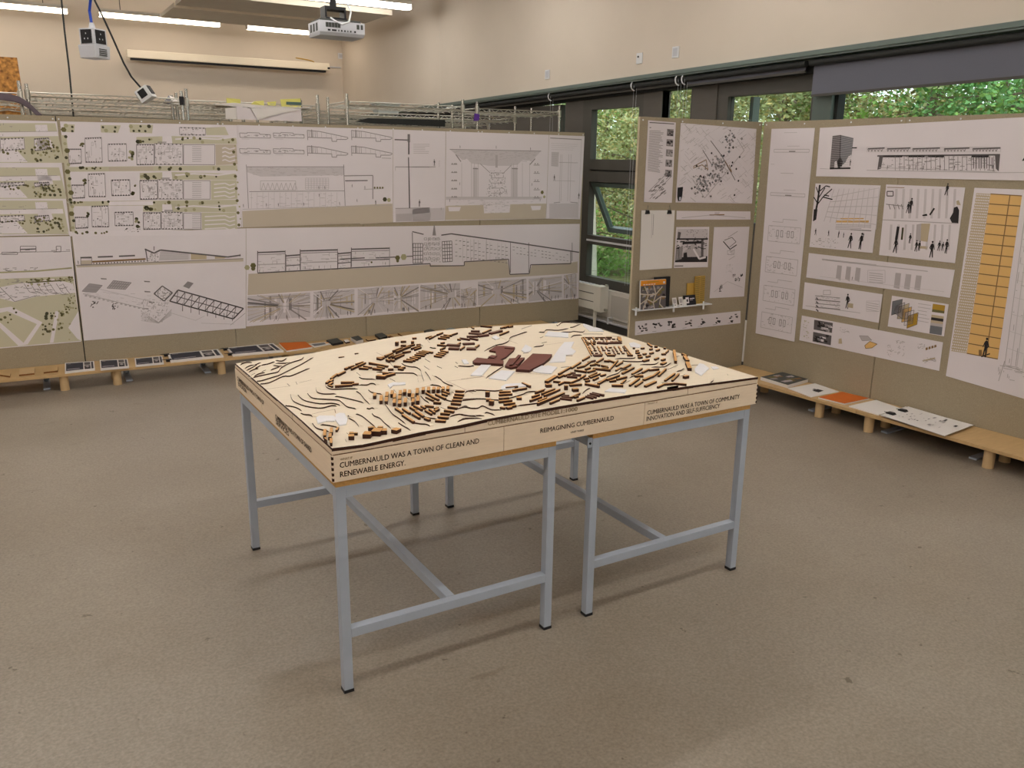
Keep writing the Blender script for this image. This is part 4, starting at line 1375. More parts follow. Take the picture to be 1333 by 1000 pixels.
s.fill(L3, [(110, 350), (755, 350), (755, 400), (200, 410), (110, 380)], 'p', 0)
s.scatter(L3, [(110, 350), (755, 350), (755, 405), (150, 405)], 90, 'l', .003, 4, .06, True)
s.orect(L3, 200, 438, 435, 500, 'l', .004)
for q in range(8):
    s.line(L3, [(205 + q * 30, 500), (220 + q * 30, 452), (235 + q * 30, 500)], 'l', .004)
s.grid(L3, [(500, 420), (655, 420), (655, 495), (500, 495)], 8, 6, 'l', .003)
s.line(L3, [(125, 510), (760, 505)], 'g', .005)
for q in range(16):
    s.line(L3, [(140 + q * 38, 515), (140 + q * 38, 622)], 'p', .004)
s.scatter(L3, [(125, 515), (755, 515), (755, 622), (125, 622)], 80, 'l', .003, 8, .06)
s.line(L3, [(80, 628), (1080, 600)], 'l', .004)
for x, y in ((87, 615), (240, 610), (320, 610), (490, 605), (728, 600), (590, 495), (630, 495), (812, 482), (897, 492), (592, 545), (845, 580)):
    s.person(L3, x, y, .034, 'd')
s.line(L3, [(890, 495), (1020, 490)], 'l', .006)
for x in (962, 980, 998, 1015):
    s.dot(L3, x, 484, .010, 't')
s.person(L3, 970, 598, .05, 'k')
s.dot(L3, 1030, 562, .022, 'e')
s.dot(L3, 1057, 566, .02, 'V')
s.line(L3, [(1010, 286), (1072, 288)], 'g', .004)
s.done()
# --- tall pole detail
s = Sheet(LB, [(511.8, 168.5), (580, 171), (579.3, 287.6), (511.8, 289.5)], 'narrow upper sheet with a tall vertical pole detail and walking figure', group=GL)
s.line(L3, [(1190, 128), (1190, 262)], 'd', .014)
s.line(L3, [(1188, 285), (1196, 620)], 'd', .010)
s.orect(L3, 1182, 128, 1198, 178, 'g', .005)
s.line(L3, [(1095, 163), (1185, 166)], 'd', .010)
s.line(L3, [(1100, 345), (1330, 346)], 'g', .006)
s.line(L3, [(1100, 345), (1100, 370)], 'l', .004)
s.greek(L3, [(1220, 188), (1330, 188), (1330, 260), (1220, 260)], 6, 'l', .004, 2)
s.fill(L3, [(1100, 622), (1330, 618), (1330, 708), (1102, 712)], 'p', 0)
s.fill(L3, [(1105, 660), (1210, 655), (1210, 705), (1106, 710)], 'l', 1)
s.line(L3, [(1100, 622), (1330, 618)], 'g', .005)
s.person(L4, 233, 340, .075, 'd')
s.person(L4, 133, 612, .08, 'd')
s.line(L4, [(85, 345), (240, 345)], 'g', .006)
s.greek(L4, [(262, 300), (270, 300), (270, 345), (262, 345)], 6, 'l', .003)
s.fill(L4, [(85, 625), (300, 618), (302, 700), (85, 708)], 'p', 0)
s.fill(L4, [(90, 660), (210, 650), (205, 700), (90, 704)], 'l', 1)
s.line(L4, [(60, 280), (66, 620)], 'd', .008)
s.person(L4, 278, 634, .03, 'g')
s.done()
# --- great hall section
s = Sheet(LB, [(580.6, 171), (714.6, 175.6), (710.6, 284.7), (579.7, 287.5)], 'upper sheet with the broad symmetrical hall section under a heavy roof', group=GL)
s.fill(L4, [(310, 605), (980, 590), (975, 690), (305, 700)], 'b', 0)
s.line(L4, [(335, 228), (945, 240)], 'g', .006)
s.fill(L4, [(338, 230), (942, 242), (880, 310), (860, 300), (820, 300), (790, 330), (740, 338), (600, 338), (545, 330), (480, 322), (450, 290), (420, 300)], 'p', 0)
s.scatter(L4, [(345, 235), (940, 245), (850, 310), (420, 300)], 160, 'l', .003, 5, .05, True)
s.line(L4, [(375, 262), (410, 310)], 'g', .010)
s.line(L4, [(905, 290), (870, 330)], 'g', .010)
s.line(L4, [(540, 325), (605, 385)], 'g', .005)
s.line(L4, [(745, 335), (690, 390)], 'g', .005)
for a in (415, 480, 500, 525, 745, 760, 785, 820, 868):
    s.line(L4, [(a, 320), (a, 545)], 'l', .004)
for a, b in ((490, 520), (750, 785)):
    s.fill(L4, [(a, 345), (b, 347), (b, 545), (a, 545)], 'p', 1)
    s.line(L4, [(a, 357), (b + 5, 358)], 'd', .006)
s.fill(L4, [(640, 265), (655, 265), (655, 350), (640, 350)], 'l', 1)
for q in range(5):
    y = 328 + q * 55
    s.line(L4, [(345, y), (385, y)], 'g', .006)
    s.line(L4, [(895, y + 5), (935, y + 5)], 'g', .006)
    for x in (352, 368, 378, 905, 922):
        s.dot(L4, x, y - 4, .007, 'g')
s.scatter(L4, [(600, 370), (700, 370), (720, 545), (580, 545)], 130, 'g', .004, 6, .09)
for q in range(5):
    s.line(L4, [(610, 385 + q * 34), (690, 385 + q * 34)], 'g', .004)
s.fill(L4, [(310, 545), (950, 545), (950, 562), (310, 565)], 'p', 1)
s.line(L4, [(310, 548), (950, 548)], 'l', .004)
s.scatter(L4, [(360, 562), (900, 562), (900, 605), (360, 605)], 60, 'l', .003, 7, .06)
s.fill(L4, [(560, 600), (740, 596), (735, 650), (565, 655)], 'w', 1)
s.fill(L4, [(325, 612), (410, 612), (400, 640), (330, 642)], 'w', 1)
s.fill(L4, [(875, 605), (945, 605), (940, 632), (885, 635)], 'w', 1)
s.scatter(L4, [(560, 580), (740, 576), (735, 650), (565, 655)], 60, 'l', .003, 9, .12)
for x, y in ((404, 222), (645, 224), (874, 235), (615, 418), (402, 468), (668, 536), (883, 472), (335, 580), (938, 576), (675, 460)):
    s.person(L4, x, y, .034, 'd')
s.dot(L4, 952, 515, .02, 't')
s.dot(L4, 966, 545, .016, 'V')
s.done()
# --- right hand detail
s = Sheet(LB, [(715, 175.6), (761, 177.3), (755, 285.6), (711, 284.7)], 'rightmost narrow sheet of the upper row, faint wall section with two standing figures', group=GL)
s.line(L4, [(1005, 152), (1215, 163)], 'g', .008)
s.line(L4, [(1215, 163), (1190, 690)], 'p', .006)
s.greek(L4, [(1012, 180), (1200, 190), (1200, 240), (1012, 235)], 4, 'p', .004)
s.fill(L4, [(1015, 245), (1065, 247), (1060, 345), (1012, 340)], 'p', 0)
s.greek(L4, [(1015, 245), (1065, 247), (1060, 345), (1012, 340)], 8, 'l', .004)
for x in (1075, 1085, 1130, 1145):
    s.line(L4, [(x, 260), (x - 8, 575)], 'l', .004)
s.line(L4, [(1065, 315), (1190, 318)], 'l', .006)
s.line(L4, [(1040, 437), (1170, 440)], 'l', .004)
s.line(L4, [(1030, 585), (1072, 580)], 'g', .006)
s.line(L4, [(1140, 580), (1190, 585)], 'g', .006)
s.fill(L4, [(1000, 590), (1195, 588), (1190, 685), (1000, 688)], 'p', 0)
s.person(L4, 1033, 440, .075, 'd')
s.person(L4, 1196, 560, .075, 'd')
s.done()
# --- lower left: bird's-eye park
s = Sheet(LB, [(-110, 311), (91.6, 307.4), (105.6, 444.8), (-110, 463)], 'lower left sheet, sage bird view of a park with paths and small trees', group=GL)
s.line(L2, [(-280, 185), (10, 170), (110, 160), (380, 155)], 'g', .004)
for a, b in ((-250, -120), (10, 95), (110, 195), (305, 330)):
    s.orect(L2, a, 128 if a > 50 else 160, b, 158 if a > 50 else 172, 'g', .005)
s.line(L2, [(110, 145), (195, 142)], 'd', .008)
s.line(L2, [(-280, 285), (0, 270), (200, 262), (390, 245)], 'V', .012)
s.scatter(L2, [(-250, 245), (205, 240), (205, 262), (-250, 270)], 60, 'g', .004, 2, .05)
s.scatter(L2, [(-250, 160), (380, 140), (380, 156), (-250, 180)], 30, 'g', .004, 3, .05)
s.fill(L2, [(-280, 330), (-120, 310), (395, 290), (445, 640), (-280, 700)], 'v', 0)
s.fill(L2, [(0, 350), (100, 330), (290, 305), (395, 330), (410, 380), (200, 400), (80, 430), (-40, 400)], 'w', 1)
s.fill(L2, [(-100, 480), (60, 455), (230, 540), (150, 660), (120, 662), (200, 550), (40, 480), (-100, 510)], 'w', 1)
s.fill(L2, [(-200, 600), (0, 540), (140, 662), (100, 668), (0, 570), (-200, 640)], 'w', 1)
s.fill(L2, [(300, 480), (320, 480), (290, 650), (270, 652)], 'w', 1)
s.fill(L2, [(370, 570), (425, 480), (440, 640), (420, 630)], 'w', 1)
s.scatter(L2, [(-200, 310), (395, 300), (400, 390), (-200, 440)], 120, 'g', .004, 4, .07, True)
for q in range(7):
    s.line(L2, [(130 + q * 35, 330), (160 + q * 35, 375), (200 + q * 30, 385)], 'g', .004)
s.line(L2, [(0, 350), (80, 428), (200, 395)], 'g', .005)
s.line(L2, [(150, 325), (390, 310)], 't', .010)
s.trees(L2, [(130, 310), (390, 295), (395, 320), (130, 345)], 30, .006, .012, 'tV', 2)
s.trees(L2, [(340, 395), (410, 395), (415, 470), (345, 470)], 26, .005, .009, 'tV', 1)
s.trees(L2, [(235, 490), (300, 480), (300, 570), (225, 640)], 22, .006, .014, 'te', 3)
s.trees(L2, [(315, 480), (380, 450), (400, 640), (310, 640)], 24, .006, .012, 'tV', 4)
s.trees(L2, [(-150, 470), (100, 455), (100, 540), (-150, 560)], 18, .006, .012, 'te', 5)
s.done()
# --- lower: long roof elevation and frame axonometric
s = Sheet(LB, [(93.8, 305.2), (320, 297.3), (320, 427.3), (109.4, 443.6)], 'lower sheet right of the wide joint, long low elevation above an exploded timber frame', group=GL)
s.fill(L2, [(415, 228), (1320, 192), (1320, 210), (418, 243)], 'b', 0)
s.line(L2, [(412, 232), (1318, 195)], 'g', .006)
s.line(L2, [(436, 190), (498, 188)], 'd', .012)
s.line(L2, [(530, 186), (612, 183)], 'd', .012)
s.line(L2, [(645, 182), (732, 178)], 'd', .012)
s.line(L2, [(500, 212), (790, 197)], 'q', .014)
s.orect(L2, 438, 192, 498, 226, 'g', .005)
s.fill(L2, [(440, 205), (498, 203), (498, 224), (440, 226)], 'b', 1)
for q in range(18):
    s.rect(L2, 505 + q * 16, 218 - q * .8, 512 + q * 16, 225 - q * .8, 'd' if q % 3 else 'g', 2)
s.line(L2, [(785, 143), (835, 165), (870, 148), (1235, 186), (1305, 176)], 'd', .012)
s.line(L2, [(835, 128), (835, 150)], 'd', .006)
s.line(L2, [(790, 148), (800, 210)], 'd', .008)
s.fill(L2, [(872, 152), (1030, 168), (1030, 200), (860, 206)], 'p', 1)
for q in range(6):
    s.line(L2, [(865, 160 + q * 8), (1020, 168 + q * 6)], 'l', .004)
s.fill(L2, [(1035, 168), (1120, 175), (1120, 198), (1035, 200)], 'B', 2)
s.fill(L2, [(1165, 180), (1230, 187), (1215, 194), (1165, 196)], 'B', 2)
s.scatter(L2, [(800, 165), (860, 160), (860, 210), (800, 212)], 40, 'g', .004, 3, .2)
s.person(L2, 425, 225, .035, 'd')
s.person(L2, 1302, 185, .03, 'd')
for pts in ([(485, 330), (555, 340), (520, 378), (445, 372)], [(615, 313), (712, 325), (680, 362), (580, 355)]):
    s.fill(L2, pts, 'l', 1)
    f = s.sub(L2, pts)
    for q in range(9):
        s.line(f, [(q / 8, 0), (q / 8, 1)], 'g', .004)
    for q in range(4):
        s.line(f, [(0, q / 3), (1, q / 3)], 'g', .004)
s.fill(L2, [(1018, 318), (1050, 328), (1025, 358), (992, 345)], 'g', 1)
for x, y in ((545, 300), (780, 315), (782, 370), (805, 427), (770, 462)):
    s.fill(L2, [(x, y), (x + 32, y + 2), (x + 34, y + 8), (x + 4, y + 7)], 'g', 1)
f = s.sub(L2, [(965, 365), (1320, 465), (1265, 522), (920, 425)])
s.grid(L2, [(965, 365), (1320, 465), (1265, 522), (920, 425)], 9, 2, 'd', .007)
for q in range(9):
    s.line(f, [(q / 9, 0), ((q + 1) / 9, 1)], 'g', .006)
s.line(L2, [(920, 425), (965, 365), (1320, 465), (1265, 522), (920, 425)], 'd', .011)
f = s.sub(L2, [(880, 343), (935, 380), (890, 425), (835, 385)])
s.line(L2, [(880, 343), (935, 380), (890, 425), (835, 385), (880, 343)], 'd', .009)
s.scatter(f, [(0, 0), (1, 0), (1, 1), (0, 1)], 30, 'g', .005, 2, .3, True)
for q in range(7):
    x = 990 + q * 45
    s.line(L2, [(x, 435 + q * 11), (x, 480 + q * 9)], 'g', .006)
s.scatter(L2, [(765, 410), (930, 420), (880, 540), (765, 530)], 110, 'l', .004, 5, .12)
for q in range(6):
    s.line(L2, [(765, 480 + q * 10), (860, 540 + q * 1), (930, 470 + q * 6)], 'l', .003)
s.line(L2, [(450, 385), (800, 470)], 'l', .005)
s.line(L2, [(540, 360), (830, 430)], 'p', .005)
for q in range(14):
    s.rect(L2, 460 + q * 24, 392 + q * 5.5, 472 + q * 24, 400 + q * 5.5, 'l', 2)
s.scatter(L2, [(450, 370), (820, 390), (820, 470), (450, 400)], 60, 'p', .004, 6, .08)
s.scatter(L2, [(495, 425), (535, 425), (520, 460), (490, 460)], 12, 'd', .006, 7, .5, True)
s.scatter(L2, [(610, 435), (645, 435), (635, 475), (605, 470)], 12, 'd', .006, 8, .5, True)
s.line(L2, [(930, 490), (1060, 530), (1110, 505)], 'p', .004)
s.line(L2, [(1090, 545), (1270, 550)], 'p', .004)
s.line(L2, [(1250, 555), (1330, 490)], 'l', .005)
s.done()
# --- lower: long section and perspectives strip
s = Sheet(LB, [(320.5, 297.2), (754.8, 291.5), (753.2, 388.5), (320.5, 425.2)], 'longest lower sheet, building section over a strip of interior perspectives', group=GL)
s.fill(L5, [(65, 185), (720, 152), (845, 155), (845, 142), (1000, 132), (1010, 187), (1080, 184), (1090, 152), (1230, 145), (1255, 140), (1255, 182), (700, 218), (62, 262)], 'b', 0)
s.line(L5, [(98, 182), (722, 148), (722, 157), (845, 155), (845, 141), (1005, 132), (1010, 187), (1080, 184), (1085, 152), (1230, 148), (1230, 105)], 'd', .010)
s.line(L5, [(657, 32), (698, 42)], 'd', .010)
s.line(L5, [(762, 45), (798, 40), (1015, 70), (1260, 107)], 'd', .012)
s.line(L5, [(657, 35), (660, 148)], 'd', .007)
s.fill(L5, [(730, 46), (735, 8), (738, 8), (743, 46)], 'g', 2)
s.grid(L5, [(660, 75), (695, 75), (695, 145), (660, 147)], 4, 5, 'd', .006)
s.grid(L5, [(765, 68), (800, 66), (802, 140), (767, 142)], 4, 6, 'd', .006)
for y in range(5):
    for x in range(4):
        s.orect(L5, 700 + x * 15, 55 + y * 18, 710 + x * 15, 62 + y * 18, 'g', .004)
s.scatter(L5, [(695, 55), (765, 50), (765, 142), (695, 146)], 60, 'g', .004, 3, .1)
r = random.Random(5)
for x in range(812, 1000, 14):
    yt = 52 + (x - 812) * .14
    for y in range(5):
        if r.random() < .75:
            s.line(L5, [(x, yt + 12 + y * 14), (x + 8, yt + 12 + y * 14)], r.choice('dgg'), .006)
    if r.random() < .5:
        s.line(L5, [(x, yt), (x, 140)], 'l', .003)
for x in range(1020, 1225, 13):
    yt = 78 + (x - 1012) * .145
    for y in range(3):
        if r.random() < .7:
            s.line(L5, [(x, yt + 8 + y * 11), (x + 7, yt + 9 + y * 11)], r.choice('dgg'), .005)
for x in (1012, 1078, 1235, 880, 925):
    s.line(L5, [(x, 72 if x > 1000 else 60), (x, 180 if x in (1012, 1078) else 138)], 'd' if x > 1000 else 'l', .006)
for a, b, yt, yb in ((98, 198, 108, 180), (200, 253, 120, 176), (252, 387, 102, 170), (388, 435, 112, 166), (437, 575, 96, 160)):
    s.line(L5, [(a, yt), (b, yt - 4)], 'd', .012)
    s.line(L5, [(a, yt + 8), (b, yt + 4)], 'g', .006)
    s.line(L5, [(a, yt - 6), (a, yb)], 'd', .007)
    s.line(L5, [(b, yt - 8), (b, yb)], 'g', .006)
    s.scatter(L5, [(a, yt + 8), (b, yt + 5), (b, yb), (a, yb)], 26, 'l', .004, a, .25)
    s.line(L5, [(a, (yt + yb) / 2 + 8), (b, (yt + yb) / 2 + 4)], 'd' if a > 380 or a == 200 else 'l', .008)
s.line(L5, [(525, 127), (600, 124)], 'd', .010)
s.line(L5, [(637, 122), (660, 121)], 'd', .009)
s.line(L5, [(395, 132), (485, 127)], 'd', .010)
for x, y, rr, i in ((60, 162, .024, 'V'), (82, 155, .026, 't'), (82, 166, .02, 't'), (604, 127, .026, 't'), (604, 138, .016, 't'), (626, 124, .032, 'V'), (510, 143, .01, 't')):
    s.dot(L5, x, y, rr, i)
for x, y in ((105, 180), (270, 168), (320, 165), (500, 156), (560, 152), (690, 148), (870, 138), (960, 132)):
    s.person(L5, x, y, .03, 'd')
for k, (a, b, y0, y1, y2, y3) in enumerate(((62, 288, 265, 252, 350, 360), (300, 448, 250, 240, 338, 350), (460, 590, 240, 232, 328, 337), (592, 680, 232, 225, 322, 328), (686, 830, 226, 218, 310, 320), (832, 890, 240, 236, 306, 310), (895, 1070, 213, 203, 290, 303), (1078, 1198, 203, 192, 278, 290), (1205, 1252, 190, 185, 275, 278))):
    s.perspective(L5, [(a, y0), (b, y1), (b, y2), (a, y3)], seed=k + 3, vx=(.6, .3, .5, .2, .8, .5, .4, .2, .5)[k], vy=.45, n=int(10 + (b - a) / 8))
s.done()

# ================================================================ RIGHT BOARDS: SHEETS
R1, R2, R3, R4 = K(740, 60, 5.127), K(740, 230, 5.127), K(980, 140, 3.774), K(1000, 340, 4.0)
RAq = lambda cf, q: cf(q)
s = Sheet(RA, R1([(532, 495), (717, 510)]) + R2([(690, 175), (503, 170)]), 'narrow text sheet with five small photographs, top left on the board by the window', group=GR)
s.line(R1, [(540, 510), (705, 520)], 'd', .006)
s.greek(R1, [(540, 540), (552, 540), (552, 548), (540, 548)], 1, 'd', .005)
s.greek(R1, [(540, 560), (640, 565), (625, 850), (527, 835)], 30, 'g', .0035, 1)
for k in range(5):
    y = 553 + k * 68
    s.photo(R1, [(658 - k * 3, y), (702 - k * 3, y + 3), (700 - k * 3, y + 50), (655 - k * 3, y + 46)], 10, k, 'kkdl', 'g')
f = s.sub(R1, [(550, 860), (688, 850), (685, 1030), (525, 1020)])
for k in range(46):
    r = random.Random(k)
    x, y = r.random(), r.random()
    if abs((x + y) - 1.05) < .45:
        s.line(f, [(x, y), (min(1, x + .10), max(0, y - .07))], r.choice('gdg'), .007)
s.line(f, [(.1, 1), (1, .1)], 'g', .004)
s.line(f, [(.0, .7), (.75, .0)], 'g', .004)
s.done()
s = Sheet(RA, R1([(750, 513), (1255, 553)]) + R2([(1225, 180), (715, 172)]), 'large square town map sheet in greys, top of the board by the window', group=GR)
f = s.sub(R1, [(750, 513), (1255, 553), (1228, 1050), (735, 1035)])
s.fill(f, [(.01, .01), (.99, .01), (.99, .99), (.01, .99)], 'w', 0)
r = random.Random(7)
for k in range(240):
    x, y = r.random(), r.random()
    l = r.uniform(.03, .12)
    a = r.choice((-.75, -.75, .85, .7, -.6))
    s.line(f, [(x, y), (min(1, max(0, x + l * math.cos(a))), min(1, max(0, y + l * math.sin(a))))], r.choice('lplp'), r.choice((.002, .003, .004)))
for cx, cy, n, sp in ((.66, .18, 30, .06), (.53, .50, 60, .055), (.32, .74, 90, .085), (.5, .66, 20, .05)):
    for k in range(n):
        x, y = cx + r.gauss(0, sp * .8), cy + r.gauss(0, sp)
        w_ = r.uniform(.008, .022)
        s.fill(f, [(x - w_, y), (x, y - w_), (x + w_ * .8, y), (x, y + w_)], r.choice('gslgd'), 1 + k % 2)
for pts, ink in (([(.40, .2), (.55, .38), (.75, .7)], 'd'), ([(.3, .33), (.42, .5)], 'd'), ([(.18, .55), (.35, .45), (.38, .58), (.3, .52), (.18, .57)], 'q'), ([(.75, .15), (.85, .3)], 'l'), ([(.85, .3), (.55, .7), (.35, .95), (.18, .72)], 'l'), ([(.6, .45), (.7, .6), (.66, .5)], 'q')):
    s.line(f, pts, ink, .006)
for k in range(16):
    s.dot(f, r.uniform(.15, .8), r.uniform(.3, .9), .009, 'k')
s.done()
s = Sheet(RA, R2([(488, 225), (710, 225), (690, 612), (475, 625)]), 'blank white sheet hung from two black clips on the board by the window', group=GR, off=0.006, thick=0.003, m=M_WHITEP)
s.line(R2, [(557, 245), (553, 410)], 'l', .003)
s.line(R2, [(568, 250), (562, 390)], 'g', .004)
s.done()
for x, lab in ((527, 'left black bulldog clip holding the blank white sheet'), (673, 'right black bulldog clip holding the blank white sheet')):
    t = thing('bulldog_clip', lab, 'clip', RA.pt(*RA.hit(*R2([(x, 245)])[0]), 0))
    a, b = RA.hit(*R2([(x, 236)])[0], .012)
    mb = MB()
    q = [(-.022, -.016), (.022, -.016), (.014, .014), (-.014, .014)]
    mb.prism([RA.pt(a + i, b + j, .002) for i, j in q], [RA.pt(a + i * .8, b + j * .8, .022) for i, j in q], M_BLACK)
    mb.build('jaw', t)
    mb = MB()
    mb.tube([RA.pt(a - .008, b + .012, .014), RA.pt(a, b + .05, .012), RA.pt(a + .008, b + .012, .014)], .0018, M_POST, 6)
    mb.build('wire_handle', t)
a, b = RA.hit(*R2([(745, 118)])[0], .012)
t = thing('hanging_tag', 'small black tag with a grey end, pinned between text sheet and town map', 'tag', RA.pt(a, b - .05, .004))
mb = MB()
q = [(-.022, .05), (.022, .055), (.018, -.02), (.008, -.05), (-.010, -.05), (-.02, -.02)]
mb.prism([RA.pt(a + i, b + j, .006) for i, j in q][::-1], [RA.pt(a + i, b + j, .016) for i, j in q][::-1], M_BLACK)
mb.build('body', t)
mb = MB()
mb.pbox(RA, a - .010, b - .044, a + .006, b - .02, .016, .0175, M_GREYPL)
mb.build('grey_end', t)
s = Sheet(RA, R2([(722, 228), (1215, 232), (1215, 287), (720, 287)]), 'thin horizontal strip with a faint skyline, under the square town map', group=GR)
s.line(R2, [(755, 275), (960, 255), (1180, 275)], 'l', .004)
s.line(R2, [(940, 256), (1040, 254)], 'q', .008)
s.greek(R2, [(975, 238), (1010, 238), (1010, 250), (975, 250)], 3, 'l', .003)
s.done()
s = Sheet(RA, R2([(720, 337), (940, 335), (930, 605), (703, 610)]), 'black and white street collage sheet, middle of the board by the window', group=GR)
f = s.sub(R2, [(728, 350), (932, 350), (925, 570), (710, 572)])
s.fill(f, [(0, 0), (1, 0), (1, 1), (0, 1)], 'p', 0)
s.fill(f, [(0, .85), (1, .82), (1, 1), (0, 1)], 'k', 1)
s.fill(f, [(.1, .85), (.5, .45), (.62, .45), (.9, .84)], 'l', 1)
s.fill(f, [(0, .5), (.22, .55), (.2, .9), (0, .95)], 'g', 2)
s.fill(f, [(.02, .3), (.12, .35), (.15, .85), (.05, .9)], 'w', 2)
s.line(f, [(0, .30), (1, .30)], 'k', .012)
s.line(f, [(.2, .42), (.8, .40)], 'k', .02)
s.fill(f, [(.78, .3), (.86, .3), (.88, .85), (.8, .85)], 'd', 2)
s.line(f, [(.55, .6), (.75, .9), (.95, .85)], 'w', .016, 4)
s.fill(f, [(.02, .08), (.12, .1), (.1, .28), (.02, .28)], 'd', 2)
s.scatter(f, [(0, .3), (1, .3), (1, .6), (0, .6)], 60, 'k', .006, 3, .1, True)
s.scatter(f, [(.3, 0), (1, 0), (1, .28), (.3, .28)], 26, 'g', .005, 4, .1, True)
s.fill(f, [(.25, .72), (.35, .7), (.38, .9), (.25, .9)], 'k', 3)
s.line(R2, [(708, 597), (765, 596)], 'g', .01)
s.done()
s = Sheet(RA, R2([(972, 337), (1208, 334), (1172, 800), (942, 812)]), 'tall white sheet with small floating axonometric fragments, right side of the board by the window', group=GR)
s.line(R2, [(1065, 405), (1128, 365)], 'g', .004)
s.line(R2, [(1032, 432), (1078, 485), (1122, 455)], 'k', .008)
s.line(R2, [(1040, 425), (1090, 405), (1118, 435), (1075, 470)], 'd', .005)
s.orect(R2, 1060, 495, 1105, 520, 'l', .004)
s.scatter(R2, [(1060, 490), (1110, 480), (1105, 520), (1060, 530)], 26, 'l', .004, 2, .3, True)
s.line(R2, [(1070, 555), (1110, 530)], 'l', .005)
s.scatter(R2, [(1050, 590), (1100, 580), (1095, 640), (1045, 645)], 20, 'p', .004, 3, .3, True)
for x, y in ((1105, 660), (1135, 685), (1155, 655), (1118, 690), (1018, 735), (1012, 755)):
    s.scatter(R2, [(x - 8, y - 12), (x + 8, y - 12), (x + 8, y + 12), (x - 8, y + 12)], 8, 'k', .007, x, .6, True)
s.line(R2, [(970, 770), (1060, 700), (1160, 740)], 'l', .003)
s.done()
# display shelf on pegs
zs = RA.hit(876, 399.5, .06)[1]
a0, a1 = RA.hit(829, 400, .06)[0], RA.hit(925.5, 394, .06)[0]
t = thing('peg_shelf', 'narrow white display shelf on pegs, on the board by the window', 'shelf', RA.pt((a0 + a1) / 2, zs - .02, 0.03))
mb = MB()
mb.pbox(RA, a0, zs - .008, a1, zs, .0, .075, M_WHITEPL)
mb.build('ledge', t)
for px in (829.5, 878.5, 917):
    a = RA.hit(px, 399, .08)[0]
    mb = MB()
    mb.cyl(RA.pt(a, zs - .04, .068), RA.pt(a, zs + .022, .068), .0075, M_WHITEPL, 10)
    mb.build('peg', t)
R6 = K(820, 340, 8.333)


def standing(name, label, cat, px0, px1, ytop, m, o0, o1, group='small things standing on the peg shelf', lean=0.012):
    """upright card or book on the shelf; px in the enlargement R6"""
    (x0, yt), (x1, _) = R6([(px0, ytop), (px1, ytop)])
    b = RA.hit((x0 + x1) / 2, yt, o1)[1]
    a0, a1 = RA.hit(x0, yt, o1)[0], RA.hit(x1, yt, o1)[0]
    pl = RA
    mb = MB()
    z0 = zs + 0.0004
    mb.prism([pl.pt(a0, z0, o0 + lean), pl.pt(a1, z0, o0 + lean), pl.pt(a1, z0, o1 + lean), pl.pt(a0, z0, o1 + lean)],
             [pl.pt(a0, b, o0), pl.pt(a1, b, o0), pl.pt(a1, b, o1), pl.pt(a0, b, o1)], m)
    o = mb.build(name)
    tag(o, label, cat, group)
    tilt = Plane(pl.pt(a0, z0, o1 + lean), pl.u, pl.pt(0, b, o1) - pl.pt(0, z0, o1 + lean), pl.n)
    tilt.n = tilt.u.cross(tilt.v)
    if tilt.n.dot(pl.n) < 0:
        tilt.n = -tilt.n
    return o, tilt, a1 - a0, (pl.pt(0, b, o1) - pl.pt(0, z0, o1 + lean)).length


class OnFace:
    """small prints straight on a face, in its own metres (0..w, 0..h)"""
    def __init__(s, o, pl, w_, h_):
        s.o, s.pl, s.w, s.h, s.mb = o, pl, w_, h_, MB()

    def fill(s, pts, ink, lvl=0):
        s.mb.poly([s.pl.pt(x * s.w, y * s.h, .0006 + lvl * .0004) for x, y in pts], INK[ink] if ink in INK else ink)

    def rect(s, x0, y0, x1, y1, ink, lvl=0):
        s.fill([(x0, y0), (x1, y0), (x1, y1), (x0, y1)], ink, lvl)

    def line(s, pts, ink, w_, lvl=2):
        pp = [s.pl.pt(x * s.w, y * s.h, .0006 + lvl * .0004) for x, y in pts]
        for p, q in zip(pp, pp[1:]):
            n = (q - p).normalized().cross(s.pl.n) * (w_ / 2)
            s.mb.poly([p - n, q - n, q + n, p + n], INK[ink])

    def done(s, name='printed_cover'):
        o = s.mb.build(name, s.o)
        o['kind'] = 'stuff'


o, pl, w_, h_ = standing('map_book', 'map book with an orange band over a grey street map, left on the peg shelf', 'book', 118, 392, 205, M_WHITEP, .036, .05, lean=.014)
f = OnFace(o, pl, w_, h_)
f.rect(0, .82, 1, 1, 'O')
f.rect(0, 0, 1, .82, 'd')
r = random.Random(4)
for k in range(40):
    x, y = r.random() * .85, r.random() * .7
    f.fill([(x, y), (x + .13, y + .02), (x + .11, y + .09), (x + .02, y + .1)], r.choice('gqtkdl'), 1)
for pts in ([(0, .2), (.25, .35), (.5, .22), (.8, .4), (1, .38)], [(.15, .8), (.3, .5), (.25, .35), (.1, .0)], [(.5, .82), (.6, .5), (.5, .22), (.55, 0)], [(0, .55), (.3, .5), (.6, .5), (.85, .75)], [(.8, .4), (.75, .15), (.9, 0)]):
    f.line(pts, 'b', .009, 3)
for k in range(5):
    f.line([(.1 + k * .1, .86), (.17 + k * .1, .86)], 'w', .006, 3)
f.line([(.25, .945), (.7, .945)], 'y', .006, 3)
f.rect(.88, .86, .96, .93, 'w', 3)
f.done()
o, *_ = standing('black_book', 'plain black book behind the orange banded map book', 'book', 278, 440, 172, M_BLACK, .012, .032, lean=.004)
for a, b, y, lab in ((457, 503, 398, 'small pale card, first of the three left of the black card'), (527, 568, 390, 'tall pale card, just left of the black card')):
    o, pl, w_, h_ = standing('small_card', lab, 'card', a, b, y, M_WHITEP, .036, .039, lean=.02)
    f = OnFace(o, pl, w_, h_)
    f.rect(.15, .35, .8, .85, 'l')
    f.rect(.2, .1, .7, .22, 'g')
    f.done()
o, pl, w_, h_ = standing('black_card', 'black postcard with white print on the peg shelf', 'card', 580, 708, 369, M_BLACK, .03, .034, lean=.02)
